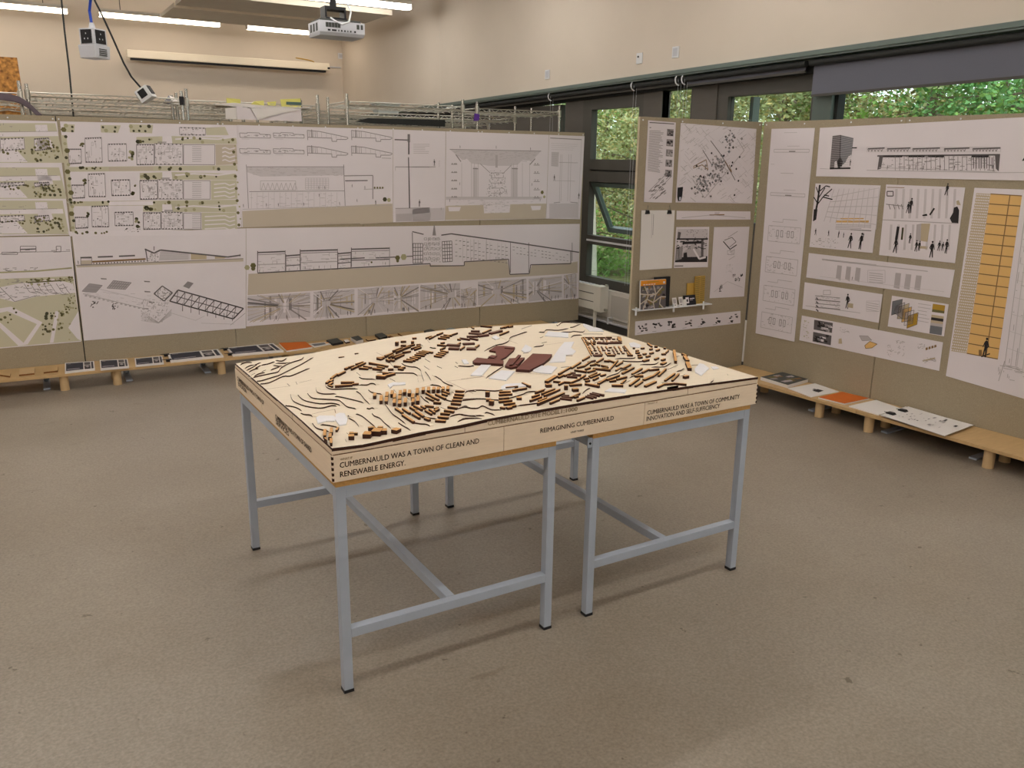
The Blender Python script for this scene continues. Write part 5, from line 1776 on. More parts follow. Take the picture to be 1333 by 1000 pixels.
f = OnFace(o, pl, w_, h_)
f.rect(.15, .2, .42, .8, 'w')
f.rect(.22, .35, .34, .6, 'k', 1)
f.line([(.5, .65), (.88, .65)], 'w', .006)
f.line([(.5, .5), (.75, .5)], 'l', .004)
f.done()
standing('small_card', 'low white card leaning at the foot of the black postcard', 'card', 575, 610, 415, M_WHITEP, .05, .053, lean=.012)
standing('ochre_sample', 'plain ochre sample board, left of the hatched one on the peg shelf', 'material sample', 622, 712, 238, M_YSAMPLE, .006, .012, lean=.006)
o, pl, w_, h_ = standing('hatched_sample', 'tall ochre sample board with dark diagonal hatching, right on the peg shelf', 'material sample', 712, 818, 162, M_YSAMPLE, .018, .026, lean=.008)
f = OnFace(o, pl, w_, h_)
for k in range(22):
    y = .02 + k * .044
    for x in (0.02, .52):
        f.line([(x, y + .03), (x + .45, y)], 't', .0035)
f.done('hatch_lines')
s = Sheet(RA, R6([(58, 655), (1200, 540), (1200, 672), (55, 805)]), 'long strip of tiny black thumbnails, bottom of the board by the window', group=GR)
f = s.sub(R6, [(58, 655), (1200, 540), (1200, 672), (55, 805)])
for k in range(7):
    x = .02 + k * .143
    r = random.Random(k + 30)
    for q in range((9, 7, 10, 8, 7, 4, 5)[k]):
        a, b = x + r.random() * .075, .2 + r.random() * .5
        s.fill(f, [(a, b), (a + r.uniform(.01, .03), b), (a + .02, b + r.uniform(.06, .22)), (a, b + .1)], r.choice('kkkdg'), 1 + q % 2)
    s.greek(f, [(x, .85), (x + .04, .84), (x + .04, .9), (x, .91)], 1, 'g', .003)
s.done()

# --- right run
s = Sheet(RB, [(1004.4, 167.8), (1060.8, 166.5), (1034, 445), (983.5, 434)], 'tall narrow sheet of faint plans, first right of the board corner', group=GR)
s.q = None
f = s.sub(N_, [(1004.4, 167.8), (1060.8, 166.5), (1034, 445), (983.5, 434)])
s.line(f, [(.3, .02), (.6, .02)], 'l', .003)
for k, y in enumerate((.10, .31)):
    s.orect(f, .1, y, .92, y + .014, 'l', .004)
    s.greek(f, [(.4, y - .02), (.7, y - .02), (.7, y - .01), (.4, y - .01)], 1, 'l', .003)
    s.line(f, [(.45, y + .01), (.6, y + .01)], 'g', .008)
s.line(f, [(.3, .215), (.6, .215)], 'l', .004)
for k, y in enumerate((.47, .62, .76, .89)):
    s.orect(f, .12, y, .9, y + .075, 'l', .004)
    s.line(f, [(.2, y - .02), (.45, y - .02), (.45, y - .035), (.8, y - .035)], 'l', .004)
    for x in (.32, .42, .58, .68):
        s.orect(f, x, y + .02, x + .05, y + .05, 'g', .005)
    s.scatter(f, [(.12, y), (.9, y), (.9, y + .075), (.12, y + .075)], 40, 'l', .004, k, .08)
s.greek(f, [(.05, .17), (.14, .17), (.14, .175), (.05, .175)], 1, 'l', .003)
s.done()
s = Sheet(RB, R3([(330, 100)]) + [(1420, 148), (1420, 237)] + R3([(310, 338)]), 'wide top sheet with a dark tower block and a long white facade', group=GR)
s.fill(R3, [(392, 140), (430, 135), (425, 298), (378, 300)], 'd', 1)
s.fill(R3, [(430, 135), (495, 150), (485, 240), (425, 298)], 's', 1)
f = s.sub(R3, [(392, 140), (430, 135), (425, 298), (378, 300)])
for q in range(18):
    s.line(f, [(0, q / 18), (1, q / 18)], 'l', .003)
f = s.sub(R3, [(430, 135), (495, 150), (480, 295), (425, 298)])
for q in range(18):
    s.line(f, [(0, q / 18), (1, q / 18)], 'l', .003)
s.line(R3, [(432, 135), (426, 298)], 'k', .008)
s.line(R3, [(378, 300), (480, 298)], 'k', .012)
s.fill(R3, [(415, 265), (430, 240), (442, 265), (438, 292), (418, 292)], 'k', 3)
s.fill(R3, [(455, 298), (458, 262), (472, 238), (484, 232), (490, 255), (488, 296)], 'w', 2)
s.fill(R3, [(400, 298), (402, 268), (412, 262), (418, 298)], 'w', 2)
s.person(R3, 478, 286, .05, 'k')
s.line(R3, [(488, 198), (512, 198)], 'k', .008)
s.line(R3, [(330, 300), (375, 302)], 'l', .003)
s.line(R3, [(560, 308), (1220, 320), (1500, 318)], 'l', .004)
for a, b in ((565, 648), (660, 775), (785, 920), (940, 1065), (1080, 1218)):
    s.line(R3, [(a, 203), (b, 203 - 4)], 'd', .008)
    for q in range(int((b - a) / 16)):
        s.line(R3, [(a + q * 16, 206), (a + q * 16 + 4, 216), (a + q * 16 + 10, 204)], 'g', .005)
s.orect(R3, 560, 195, 1218, 218, 'p', .003)
s.line(R3, [(612, 238), (1215, 232)], 'd', .010)
s.fill(R3, [(622, 236), (640, 240), (630, 300), (612, 306)], 'd', 1)
s.fill(R3, [(1190, 236), (1215, 234), (1208, 314), (1194, 300)], 'd', 1)
s.line(R3, [(620, 295), (1200, 318)], 'l', .004)
s.scatter(R3, [(640, 240), (1190, 238), (1190, 312), (630, 300)], 150, 'g', .004, 5, .05)
for x in range(700, 1190, 22):
    s.line(R3, [(x, 240), (x, 310)], 'g', .004)
for a, b in ((640, 735), (765, 845), (860, 940), (1075, 1160)):
    s.line(R3, [(a, 240), (b, 240)], 'k', .012)
for q in range(8):
    s.line(R3, [(1085 + q * 13, 245), (1085 + q * 13, 300)], 'd', .005)
for x in (770, 800, 838, 920, 990, 1180, 660):
    s.person(R3, x, 305, .035, 'd')
s.fill(R3, [(1322, 262), (1340, 235), (1352, 262)], 'k', 1)
s.done()
s = Sheet(RB, R3([(308, 373), (628, 383), (588, 715), (278, 685)]), 'square sheet with a bare black tree and ochre lettering before a glass hall', group=GR)
f = s.sub(R3, [(400, 400), (622, 395), (605, 600), (350, 560)])
for q in range(10):
    s.line(f, [(q / 9, 0), (q / 9, 1)], 'p', .005)
for q in range(5):
    s.line(f, [(0, .25 + q * .15), (1, q * .22)], 'p', .005)
s.line(R3, [(300, 555), (318, 470), (330, 380)], 'k', .016)
for pts in ([(315, 480), (345, 440), (390, 400)], [(320, 450), (355, 395)], [(325, 430), (312, 390)], [(345, 440), (392, 452)], [(330, 410), (360, 385), (380, 390)], [(318, 470), (300, 440)], [(350, 430), (375, 435)]):
    s.line(R3, pts, 'k', .008)
s.fill(R3, [(296, 560), (300, 500), (318, 500), (312, 550)], 'k', 2)
s.line(R3, [(430, 546), (545, 546)], 'o', .008)
s.line(R3, [(410, 560), (570, 560)], 'o', .014)
s.greek(R3, [(408, 572), (585, 574), (583, 610), (406, 600)], 4, 'l', .004, 2)
s.line(R3, [(480, 600), (582, 606)], 'g', .006)
s.scatter(R3, [(285, 640), (420, 645), (420, 690), (285, 680)], 50, 'l', .004, 3, .08)
for x, y, h in ((308, 628, .06), (372, 632, .05), (420, 640, .06), (445, 640, .045), (475, 692, .13), (526, 698, .14), (543, 640, .04)):
    s.person(R3, x, y, h, 'k')
s.done()
s = Sheet(RB, R3([(655, 378), (1043, 393), (993, 765), (620, 725)]), 'square sheet with two collages of people indoors, left of the ochre brick drawing', group=GR)
s.line(R3, [(660, 392), (745, 394)], 'q', .004)
s.line(R3, [(638, 552), (1005, 570)], 'l', .006)
for q in range(9):
    x = 700 + q * 36
    s.fill(R3, [(x, 400), (x + 12, 400), (x + 4, 545), (x - 8, 545)], 'p', 1)
    s.fill(R3, [(x - 25, 575), (x - 14, 575), (x - 22, 700), (x - 33, 700)], 'p', 1)
s.orect(R3, 660, 412, 690, 435, 'd', .007)
s.line(R3, [(655, 475), (740, 485)], 'g', .005)
for x in (668, 690, 712, 730):
    s.line(R3, [(x, 475), (x + 8, 500)], 'g', .006)
for x, y, h in ((772, 520, .12), (950, 432, .09), (760, 520, .09)):
    s.person(R3, x, y, h, 'k')
s.fill(R3, [(832, 528), (855, 522), (858, 532), (835, 534)], 'k', 2)
s.line(R3, [(870, 528), (892, 495)], 'k', .012)
s.fill(R3, [(968, 545), (985, 515), (988, 492), (1005, 486), (1014, 505), (1010, 570), (978, 566)], 'k', 2)
s.fill(R3, [(1000, 460), (1012, 455), (1022, 480), (1002, 478)], 'B', 2)
s.fill(R3, [(770, 460), (785, 458), (784, 475), (770, 475)], 'B', 2)
s.fill(R3, [(828, 570), (872, 570), (858, 660), (824, 655)], 'B', 2)
s.fill(R3, [(805, 575), (828, 570), (824, 655), (800, 660)], 'l', 2)
s.line(R3, [(715, 585), (705, 650)], 'k', .02)
s.line(R3, [(738, 590), (732, 650)], 'e', .014)
s.fill(R3, [(820, 680), (860, 682), (858, 695), (820, 693)], 'B', 1)
for x, y, h in ((698, 715, .13), (770, 668, .08), (800, 708, .09), (815, 705, .08), (875, 738, .13), (912, 705, .08), (930, 705, .07), (948, 718, .11)):
    s.person(R3, x, y, h, 'k')
s.done()
s = Sheet(RB, R3([(275, 715), (992, 798), (968, 935), (262, 835)]), 'wide strip with six grey tower elevations, below the two square sheets', group=GR)
s.greek(R3, [(340, 742), (620, 772), (620, 780), (340, 750)], 2, 'l', .004)
s.line(R3, [(360, 750), (860, 805)], 'l', .006)
for x in (408, 453, 500):
    s.fill(R3, [(x + 8, 775 + (x - 408) * .12), (x + 30, 778 + (x - 408) * .12), (x + 23, 850 + (x - 408) * .1), (x, 838 + (x - 408) * .1)], 'l', 1)
for x in (692, 742, 793):
    s.fill(R3, [(x + 10, 812 + (x - 692) * .12), (x + 37, 815 + (x - 692) * .12), (x + 28, 892 + (x - 692) * .08), (x, 885 + (x - 692) * .08)], 'l', 1)
s.orect(R3, 565, 800, 650, 860, 'p', .005)
for q in range(5):
    s.line(R3, [(572, 812 + q * 11), (640, 820 + q * 11)], 'l', .005)
s.line(R3, [(330, 850 - 20), (940, 905)], 'p', .003)
s.person(R3, 488, 848, .03, 'd')
s.done()
s = Sheet(RB, R4([(190, 110), (596, 173), (575, 322), (178, 248)]), 'small sheet with a pale section and one black figure holding a brown box', group=GR)
for q in range(4):
    s.line(R4, [(245, 180 + q * 20), (375, 192 + q * 20)], 'g', .008 if q % 2 else .005)
    s.line(R4, [(250, 190 + q * 20), (262, 202 + q * 20)], 'd', .01)
s.orect(R4, 288, 152, 325, 175, 'l', .005)
s.scatter(R4, [(245, 175), (375, 190), (370, 250), (245, 240)], 50, 'l', .004, 4, .1)
s.line(R4, [(195, 232), (480, 270)], 'l', .004)
s.person(R4, 410, 248, .13, 'k')
s.fill(R4, [(416, 218), (444, 222), (442, 245), (414, 240)], 'B', 5)
s.orect(R4, 512, 208, 580, 262, 'p', .004)
for q in range(4):
    s.line(R4, [(514, 215 + q * 12), (575, 226 + q * 12)], 'l', .004)
s.done()
s = Sheet(RB, R4([(645, 180), (940, 225), (915, 392), (622, 340)]), 'small sheet with layered coloured panels and a stack of colour swatches', group=GR)
for pts, ink in (([(648, 210), (700, 198), (690, 265), (642, 282)], 's'), ([(665, 235), (712, 215), (700, 300), (655, 268)], 'p'), ([(682, 238), (735, 220), (725, 300), (672, 300)], 'B'), ([(700, 252), (748, 238), (738, 310), (695, 318)], 'o'), ([(715, 268), (760, 255), (752, 325), (708, 335)], 'w'), ([(730, 285), (782, 268), (775, 330), (722, 350)], 'y')):
    s.fill(R4, pts, ink, 1)
    s.line(R4, pts + [pts[0]], 'd', .003)
s.greek(R4, [(782, 212), (850, 222), (840, 330), (775, 318)], 6, 'l', .004, 2)
for k, ink in enumerate('yytwBkBlsss'):
    y = 222 + k * 14
    s.fill(R4, [(858 - k * 1.7, y), (922 - k * 1.7, y + 9), (920 - k * 1.7, y + 24), (856 - k * 1.7, y + 14)], ink, 1 + k % 2)
s.done()
s = Sheet(RB, R4([(175, 283), (910, 423), (890, 572), (162, 412)]), 'lowest wide strip, two dark photographs and small axonometric sketches', group=GR)
s.photo(R4, [(240, 305), (337, 322), (332, 374), (237, 356)], 16, 3, 'kkdlw', 'd')
s.photo(R4, [(235, 368), (330, 388), (326, 438), (231, 418)], 16, 4, 'kkdlw', 'd')
for q in range(4):
    s.scatter(R4, [(185, 300 + q * 28), (215, 305 + q * 28), (213, 322 + q * 28), (183, 318 + q * 28)], 6, 'V', .004, q, .4, True)
s.scatter(R4, [(375, 345), (425, 352), (425, 375), (375, 368)], 14, 'l', .004, 1, .3, True)
s.fill(R4, [(368, 405), (382, 402), (385, 430), (366, 430)], 'B', 1)
s.fill(R4, [(475, 388), (520, 390), (540, 412), (490, 415)], 'l', 1)
s.line(R4, [(475, 388), (520, 390), (540, 412), (490, 415), (475, 388)], 'g', .003)
s.fill(R4, [(503, 440), (530, 418), (568, 432), (540, 452), (508, 455)], 'o', 1)
s.line(R4, [(503, 440), (530, 418), (568, 432), (540, 452), (508, 455), (503, 440)], 'q', .004)
for a, b, c, d in ((620, 430, 710, 500), (665, 410, 715, 430), (780, 425, 820, 455), (805, 500, 875, 530)):
    s.scatter(R4, [(a, b), (c, b + 8), (c, d), (a, d)], 26, 'l', .004, a, .2, True)
for x in (820, 835, 850, 865):
    s.fill(R4, [(x, 452 - (x - 820) * .3), (x + 10, 448 - (x - 820) * .3), (x + 12, 460 - (x - 820) * .3), (x, 465 - (x - 820) * .3)], 'q', 1)
s.line(R4, [(805, 520), (870, 505)], 'B', .01)
s.done()
# --- ochre brick drawing
s = Sheet(RB, [(1268.5, 244.5), (1420, 250), (1390, 536)] + R4([(925, 598)]), 'largest right hand sheet, ochre panel drawing with a white dotted screen', group=GR)
BQ = [(1289.5, 252.5), (1330.5, 255), (1299, 467.5), (1258.5, 460)]
f = s.sub(N_, BQ)
s.fill(f, [(0, 0), (1, 0), (1, 1), (0, 1)], 'o', 1)
for j in range(17):
    s.line(f, [(0, j / 16), (1, j / 16)], 'q', .006)
s.line(f, [(.62, 0), (.62, 1)], 'q', .006)
g = s.sub(N_, [(1271, 251.5), (1289.2, 252.5), (1258, 460), (1238, 457)])
s.fill(g, [(0, 0), (1, 0), (1, 1), (0, 1)], 'B', 1)
for j in range(58):
    for i in range(8):
        c = s.P(g([((i + (.3 if j % 2 else .7)) / 8, (j + .5) / 58)])[0], 2)
        s.mb.poly([c - s.pl.u * .0048, c - s.pl.v * .0055, c + s.pl.u * .0048, c + s.pl.v * .0055], INK['w'])
s.person(R4, 1125, 500, .15, 'k')
s.line(R4, [(1110, 498), (1155, 482)], 'k', .008)
s.line(R4, [(1105, 495), (1105, 462)], 'q', .02)
f = s.sub(N_, [(1338, 255), (1400, 258), (1372, 500), (1308, 475)])
s.orect(f, 0, 0, 1, 1, 'l', .004)
for q in range(4):
    s.line(f, [(.12 + q * .12, 0), (.12 + q * .12, 1)], 'p', .005)
for q in range(9):
    s.line(f, [(0, .1 + q * .1), (1, .1 + q * .1)], 'p', .003)
s.scatter(f, [(0, 0), (1, 0), (1, 1), (0, 1)], 60, 'l', .004, 2, .08)
s.line(N_, [(1308, 470), (1300, 496)], 'l', .005)
s.scatter(N_, [(1300, 472), (1345, 480), (1340, 500), (1298, 492)], 26, 'l', .004, 4, .3)
s.done()


# ================================================================ BENCHES AND WHAT LIES ON THEM
def bench(pl, a0, a1, fronts, label):
    t = thing('low_bench', label, 'bench', pl.pt((a0 + a1) / 2, 0, BD / 2))
    mb = MB()
    mb.pbox(pl, a0, HB - .022, a1, HB, 0.004, BD, M_BENCH)
    mb.build('bench_top', t, bevel=.002)
    for a in fronts:
        for o in (BD - .055, .11):
            mb = MB()
            mb.cyl(pl.pt(a, 0, o), pl.pt(a, HB - .022, o), .033, M_BENCHLEG, 20)
            mb.build('leg', t, smooth=False)
    return t


def ua(pl, px, py):
    p = on_z(px, py, 0)
    return (p - pl.O).dot(pl.u)


la = [ua(LB, *q) for q in ((84.7, 505), (153, 499), (287, 484))]
bench(LB, -2.3, 1.415, [la[0] - 1.1, la[0], la[1], la[2]], 'long low plywood bench along the left wall, carrying the booklets with dark covers')
bench(LB, 1.419, 4.4, [1.62, 2.35, 3.2, 4.1], 'low plywood bench along the left wall behind the model, carrying small dark books')
ra = [ua(RB, *q) for q in ((1072.5, 541), (1133, 561), (1287, 608))]
bench(RB, 0.012, 1.36, [.35, ra[0]], 'low plywood bench at the board corner, its end behind the wooden model')
bench(RB, 1.364, 3.6, [ra[1], ra[2], 3.3], 'low plywood bench along the right wall, running out of the photo')


class Flat(Plane):
    def __init__(s, z):
        super().__init__((0, 0, z), (1, 0, 0), (0, 1, 0), (0, 0, 1))


def lying(name, label, cat, quad, thick, m, mtop=None, z=HB, group='things lying on the benches', sink=0.0):
    """flat thing on the bench, from the four corners of its top face"""
    z0 = z + .0005
    top = [on_z(x, y, z0 + thick) for x, y in quad]
    if (top[1] - top[0]).cross(top[2] - top[0]).z < 0:
        top.reverse()
    bot = [p - V((0, 0, thick)) for p in top]
    mb = MB()
    mb.prism(bot, top, m, mtop)
    o = mb.build(name)
    tag(o, label, cat, group)
    return o


class Cover:
    """print on the top face of a flat thing; unit coordinates on its quad in the photograph"""
    def __init__(s, o, quad, z):
        s.o, s.q, s.z, s.mb = o, quad, z + .0005, MB()

    def P(s, p, lvl):
        x, y = p
        a, b, c, d = s.q
        px = (1 - y) * ((1 - x) * a[0] + x * b[0]) + y * ((1 - x) * d[0] + x * c[0])
        py = (1 - y) * ((1 - x) * a[1] + x * b[1]) + y * ((1 - x) * d[1] + x * c[1])
        r = on_z(px, py, s.z)
        r.z += .0005 + .0004 * lvl
        return r

    def fill(s, pts, m, lvl=0):
        s.mb.poly([s.P(p, lvl) for p in pts], INK.get(m, m) if isinstance(m, str) else m)

    def rect(s, x0, y0, x1, y1, m, lvl=0):
        s.fill([(x0, y0), (x1, y0), (x1, y1), (x0, y1)], m, lvl)

    def done(s):
        o = s.mb.build('printed_cover', s.o)
        o['kind'] = 'stuff'


Bk, Bk3, BkA, Bk4 = K(0, 430, 6.667), K(190, 430, 6.667), A, K(360, 400, 4.443)
GB = 'booklets lying on the left bench'
for q, lab in ((Bk([(-50, 378), (10, 366), (92, 372), (86, 398)]), 'thin wooden sample at the far left end of the bench, cut by the photo edge'), (Bk([(170, 338), (300, 325), (297, 372), (165, 386)]), 'pale square wooden sample, second from the left on the bench'),
               (Bk([(378, 326), (503, 312), (500, 350), (378, 364)]), 'orange-brown wooden sample just left of the first dark booklet')):
    lying('wood_sample', lab, 'material sample', q, .012, M_BURNT2, M_BENCHLEG if 'pale' in lab else M_BENCH, group='wooden samples on the left bench')
for k, (q, lab, clip) in enumerate([
    (L2([(352, 760), (510, 750), (515, 795), (352, 813)]), 'small navy booklet with a white border, first from the left on the bench', 0), (L2([(540, 745), (692, 738), (700, 783), (545, 796)]), 'small navy booklet with a white border, second from the left on the bench', 0),
    (L2([(730, 735), (880, 722), (888, 762), (735, 777)]), 'small navy booklet with a white border, third from the left on the bench', 0), (L2([(908, 710), (1182, 685), (1212, 722), (925, 752)]), 'wide navy booklet with two black clips, left of the similar wide one', 1),
    (Bk3([(695, 152), (1105, 112), (1195, 178), (755, 216)]), 'wide navy booklet with two black clips, beside the orange cover', 1)]):
    th = .010 if not clip else .014
    o = lying('booklet', lab, 'booklet', q, th, M_WHITEP, group=GB)
    c = Cover(o, q, HB + th)
    c.rect(.04, .08, .62, .86, M_NAVY)
    c.rect(.66, .08, .86, .4, 'd')
    c.rect(.66, .46, .86, .86, 'k')
    c.fill([(.68, .6), (.76, .5), (.84, .62), (.76, .7)], 'l', 1)
    c.rect(.89, .08, .96, .86, M_NAVY)
    c.rect(.08, .70, .5, .735, 'w', 1)
    c.rect(.08, .14, .2, .18, 'l', 1)
    c.done()
    if clip:
        for tt in (.12, .8):
            px = q[0][0] * (1 - tt) + q[3][0] * tt
            py = q[0][1] * (1 - tt) + q[3][1] * tt
            p = on_z(px, py, HB + th)
            t_ = LB.u
            mb = MB()
            mb.box((p.x - .03, p.y - .016, HB + .0006), (p.x + .012, p.y + .016, HB + th + .006), M_BLACK)
            mb.tube([V((p.x - .025, p.y - .012, HB + th + .006)), V((p.x - .06, p.y, HB + th + .006)), V((p.x - .025, p.y + .012, HB + th + .006))], .0018, M_BLACK, 6)
            tag(mb.build('bulldog_clip'), ('rear' if tt < .5 else 'front') + ' black bulldog clip on the ' + ('left' if k == 3 else 'right') + ' of the two wide navy booklets', 'clip', 'clips on the wide booklets')
o = lying('orange_booklet', 'bright orange booklet on the left bench', 'booklet', BkA([(550, 62), (880, 45), (968, 112), (650, 158)]), .012, M_WHITEP, M_ORANGE, group=GB)
q = BkA([(920, 72), (1170, 47), (1200, 75), (990, 115)])
o = lying('pamphlet', 'pale grey-blue pamphlet right of the orange booklet on the left bench', 'pamphlet', q, .006, M_WHITEP, group=GB)
c = Cover(o, q, HB + .006)
c.rect(.08, .2, .75, .8, 's')
c.rect(.8, .2, .95, .5, 'O')
c.done()
for q, th, m, mt, nm, lab in [
    (Bk4([(288, 190), (350, 178), (387, 200), (325, 211)]), .02, M_BLACK, M_CHAR, 'notebook', 'charcoal notebook right of the pale pamphlet on the left bench'), (Bk4([(428, 174), (472, 164), (502, 186), (462, 196)]), .03, M_WHITEP, M_CHAR, 'notebook', 'charcoal notebook on a white stack, second of the charcoal ones'),
    (Bk4([(568, 156), (610, 147), (642, 166), (600, 180)]), .022, M_BLACK, M_CHAR, 'notebook', 'thick charcoal notebook, third of the charcoal ones from the left'), (Bk4([(700, 150), (770, 140), (806, 158), (740, 170)]), .012, M_BURNT2, M_BENCH, 'wood_sample', 'flat brown wooden sample between the third and fourth charcoal notebooks'),
    (Bk4([(853, 135), (892, 125), (932, 143), (886, 156)]), .02, M_BLACK, M_CHAR, 'notebook', 'charcoal notebook, fourth and farthest of the charcoal ones'), (Bk4([(978, 125), (1012, 118), (1052, 131), (1010, 142)]), .014, M_WHITEP, mat('grey_blue_cover', (150, 156, 158), rough=.6), 'notebook', 'grey-blue notebook near the far end of the left bench'),
    (Bk4([(1100, 116), (1150, 106), (1182, 119), (1128, 130)]), .014, M_BURNT2, M_BENCHLEG, 'wood_sample', 'pale wooden sample nearest the window on the left bench'), (Bk4([(645, 168), (660, 164), (690, 178), (675, 182)]), .012, M_BURNT, M_BURNT2, 'wood_sample', 'tiny brown offcut right of the third charcoal notebook'),
    (Bk4([(388, 190), (412, 186), (425, 198), (400, 203)]), .014, M_BURNT, M_WHITEP, 'wood_sample', 'tiny offcut between the first two charcoal notebooks'), (Bk4([(515, 184), (560, 178), (575, 186), (530, 192)]), .01, M_BURNT, M_BENCH, 'wood_sample', 'thin brown offcut left of the third charcoal notebook')]:
    lying(nm, lab, 'notebook' if nm == 'notebook' else 'material sample', q, th, m, mt, group='small books and samples behind the model')

Rk = K(940, 440, 3.39)
q = Rk([(170, 172), (268, 150), (380, 182), (290, 208)])
o = lying('picture_book', 'thick hardback with a brown-grey picture cover, on the right bench', 'book', q, .026, M_WHITEP, M_CHAR)
c = Cover(o, q, HB + .026)
r = random.Random(2)
for k in range(14):
    x, y = r.random() * .7, r.random() * .7
    c.fill([(x, y), (x + .25, y + .05), (x + .2, y + .2), (x + .02, y + .15)], r.choice('qgdlt'), k % 3)
c.done()
q = Rk([(292, 222), (410, 200), (515, 236), (392, 260)])
o = lying('paper_sheet', 'white sheet with one dark photograph, between the hardback and the orange booklet', 'paper', q, .005, M_WHITEP)
c = Cover(o, q, HB + .005)
c.fill([(.42, .55), (.66, .5), (.7, .72), (.46, .78)], 'k')
c.fill([(.5, .45), (.6, .42), (.64, .56), (.52, .58)], 'd')
c.done()
lying('orange_booklet', 'burnt orange booklet on the right bench', 'booklet', Rk([(425, 262), (530, 238), (650, 266), (540, 290)]), .01, M_WHITEP, M_ORANGE)
lying('paper_sheet', 'blank white booklet right of the orange one on the right bench', 'paper', Rk([(560, 300), (680, 273), (795, 313), (690, 338)]), .008, M_WHITEP)
q = Rk([(705, 342), (815, 307), (1105, 387), (985, 432)])
t = thing('paper_stack', 'large clipped stack of curling drawings on the right bench', 'paper stack', sum((on_z(x, y, HB) for x, y in q), V()) / 4)
r = random.Random(8)
for k in range(6):
    dq = [(x + r.uniform(-2, 2), y + r.uniform(-.8, .8)) for x, y in q]
    z0 = HB + .0006 + k * .003
    top = [on_z(x, y, z0 + .0024) for x, y in dq]
    if (top[1] - top[0]).cross(top[2] - top[0]).z < 0:
        top.reverse()
    mb = MB()
    n = 8
    # long sheet with a gentle wave towards its loose end
    a, b, c_, d = [on_z(x, y, z0) for x, y in dq]
    for j in range(n):
        s0, s1 = j / n, (j + 1) / n
        w0, w1 = .004 * (k / 5) * math.sin(s0 * 9 + k) * s0, .004 * (k / 5) * math.sin(s1 * 9 + k) * s1
        q0, q1 = a.lerp(d, 0) .lerp(b, s0), a.lerp(b, s1)
        r0, r1 = d.lerp(c_, s0), d.lerp(c_, s1)
        mb.prism([q0 + V((0, 0, abs(w0))), q1 + V((0, 0, abs(w1))), r1 + V((0, 0, abs(w1))), r0 + V((0, 0, abs(w0)))],
                 [q0 + V((0, 0, abs(w0) + .0024)), q1 + V((0, 0, abs(w1) + .0024)), r1 + V((0, 0, abs(w1) + .0024)), r0 + V((0, 0, abs(w0) + .0024))], M_WHITEP)
    o = mb.build('sheet', t)
c = Cover(o, q, HB + .0215)
for k in range(26):
    x, y = .2 + r.random() * .65, .15 + r.random() * .65
    c.rect(x, y, x + r.uniform(.03, .12), y + r.uniform(.012, .03), r.choice('dgl'), 9)
c.rect(.62, .86, .72, .9, 'k', 9)
c.done()
for x, y, lab in ((745, 333, 'front black bulldog clip on the drawing stack'), (798, 320, 'rear black bulldog clip on the drawing stack')):
    p = on_z(*Rk([(x, y)])[0], HB + .025)
    mb = MB()
    mb.prism([p + RB.u * i + RB.n * j - V((0, 0, .004)) for i, j in ((-.03, -.02), (.03, -.02), (.03, .02), (-.03, .02))], [p + RB.u * i + RB.n * j + V((0, 0, .008)) for i, j in ((-.02, -.016), (.02, -.016), (.02, .016), (-.02, .016))], M_BLACK)
    mb.tube([p + RB.u * -.02 + RB.n * .008, p + RB.u * -.05, p + RB.u * -.02 - RB.n * .008], .0018, M_BLACK, 6)
    tag(mb.build('bulldog_clip'), lab, 'clip', 'clips on the drawing stack')
# ================================================================ WINDOW WALL FITTINGS
def wz(px, py, off=0.0):
    return WW.hit(px, py, off)


# roller blinds
def blind(s0, s1, drop, label, bracket_at, group=None):
    t = thing('roller_blind', label, 'blind', WW.pt((s0 + s1) / 2, ztrim((s0 + s1) / 2) - .12, .05))
    r = .024
    mb = MB()
    mb.cyl(WW.pt(s0, ztrim(s0) - .085, .05), WW.pt(s1, ztrim(s1) - .085, .05), r, M_DARK, 14)
    mb.build('roller', t, smooth=False)
    mb = MB()
    slab_s(mb, s0 + .02, s1 - .02, -.085, -.085 - drop, .026, .029, M_BLIND)
    mb.build('fabric', t)
    mb = MB()
    slab_s(mb, s0 + .02, s1 - .02, -.085 - drop + .004, -.085 - drop - .014, .020, .035, M_FRAME)
    mb.build('bottom_bar', t)
    for sb in bracket_at:
        zb = ztrim(sb) - .085
        mb = MB()
        pts = [WW.pt(sb, zb + .045 * math.cos(a), .05 + .045 * math.sin(a)) for a in [math.pi * k / 10 for k in range(11)]]
        mb.tube(pts, .006, M_WHITEPL, 6)
        mb.build('end_bracket', t, label='white curved end bracket')
        mb = MB()
        for o in (.04, .075):
            mb.tube([WW.pt(sb + .02, zb, o), WW.pt(sb + .03, .55, o + .0)], .0012, M_GREYPL, 5)
        mb.build('chain', t, label='thin white pull chain')
    return t


blind(-7.9, -1.56, .03, 'dark roller blind over the panels behind the wire racks', ())
blind(-1.52, -.04, .03, 'rolled dark blind over the bay with the open window, white end ring at its left', (-1.5,))
blind(-.02, .68, .03, 'short rolled dark blind left of the double white rings', (0.0, .65))
blind(.72, 2.12, .05, 'rolled dark blind right of the double white rings', (.735,))
blind(2.16, 6.6, .235, 'blue-grey roller blind lowered a little over the long window at right', ())
blind(6.64, 10.3, .235, 'blue-grey roller blind beyond the right edge of the photo', ())

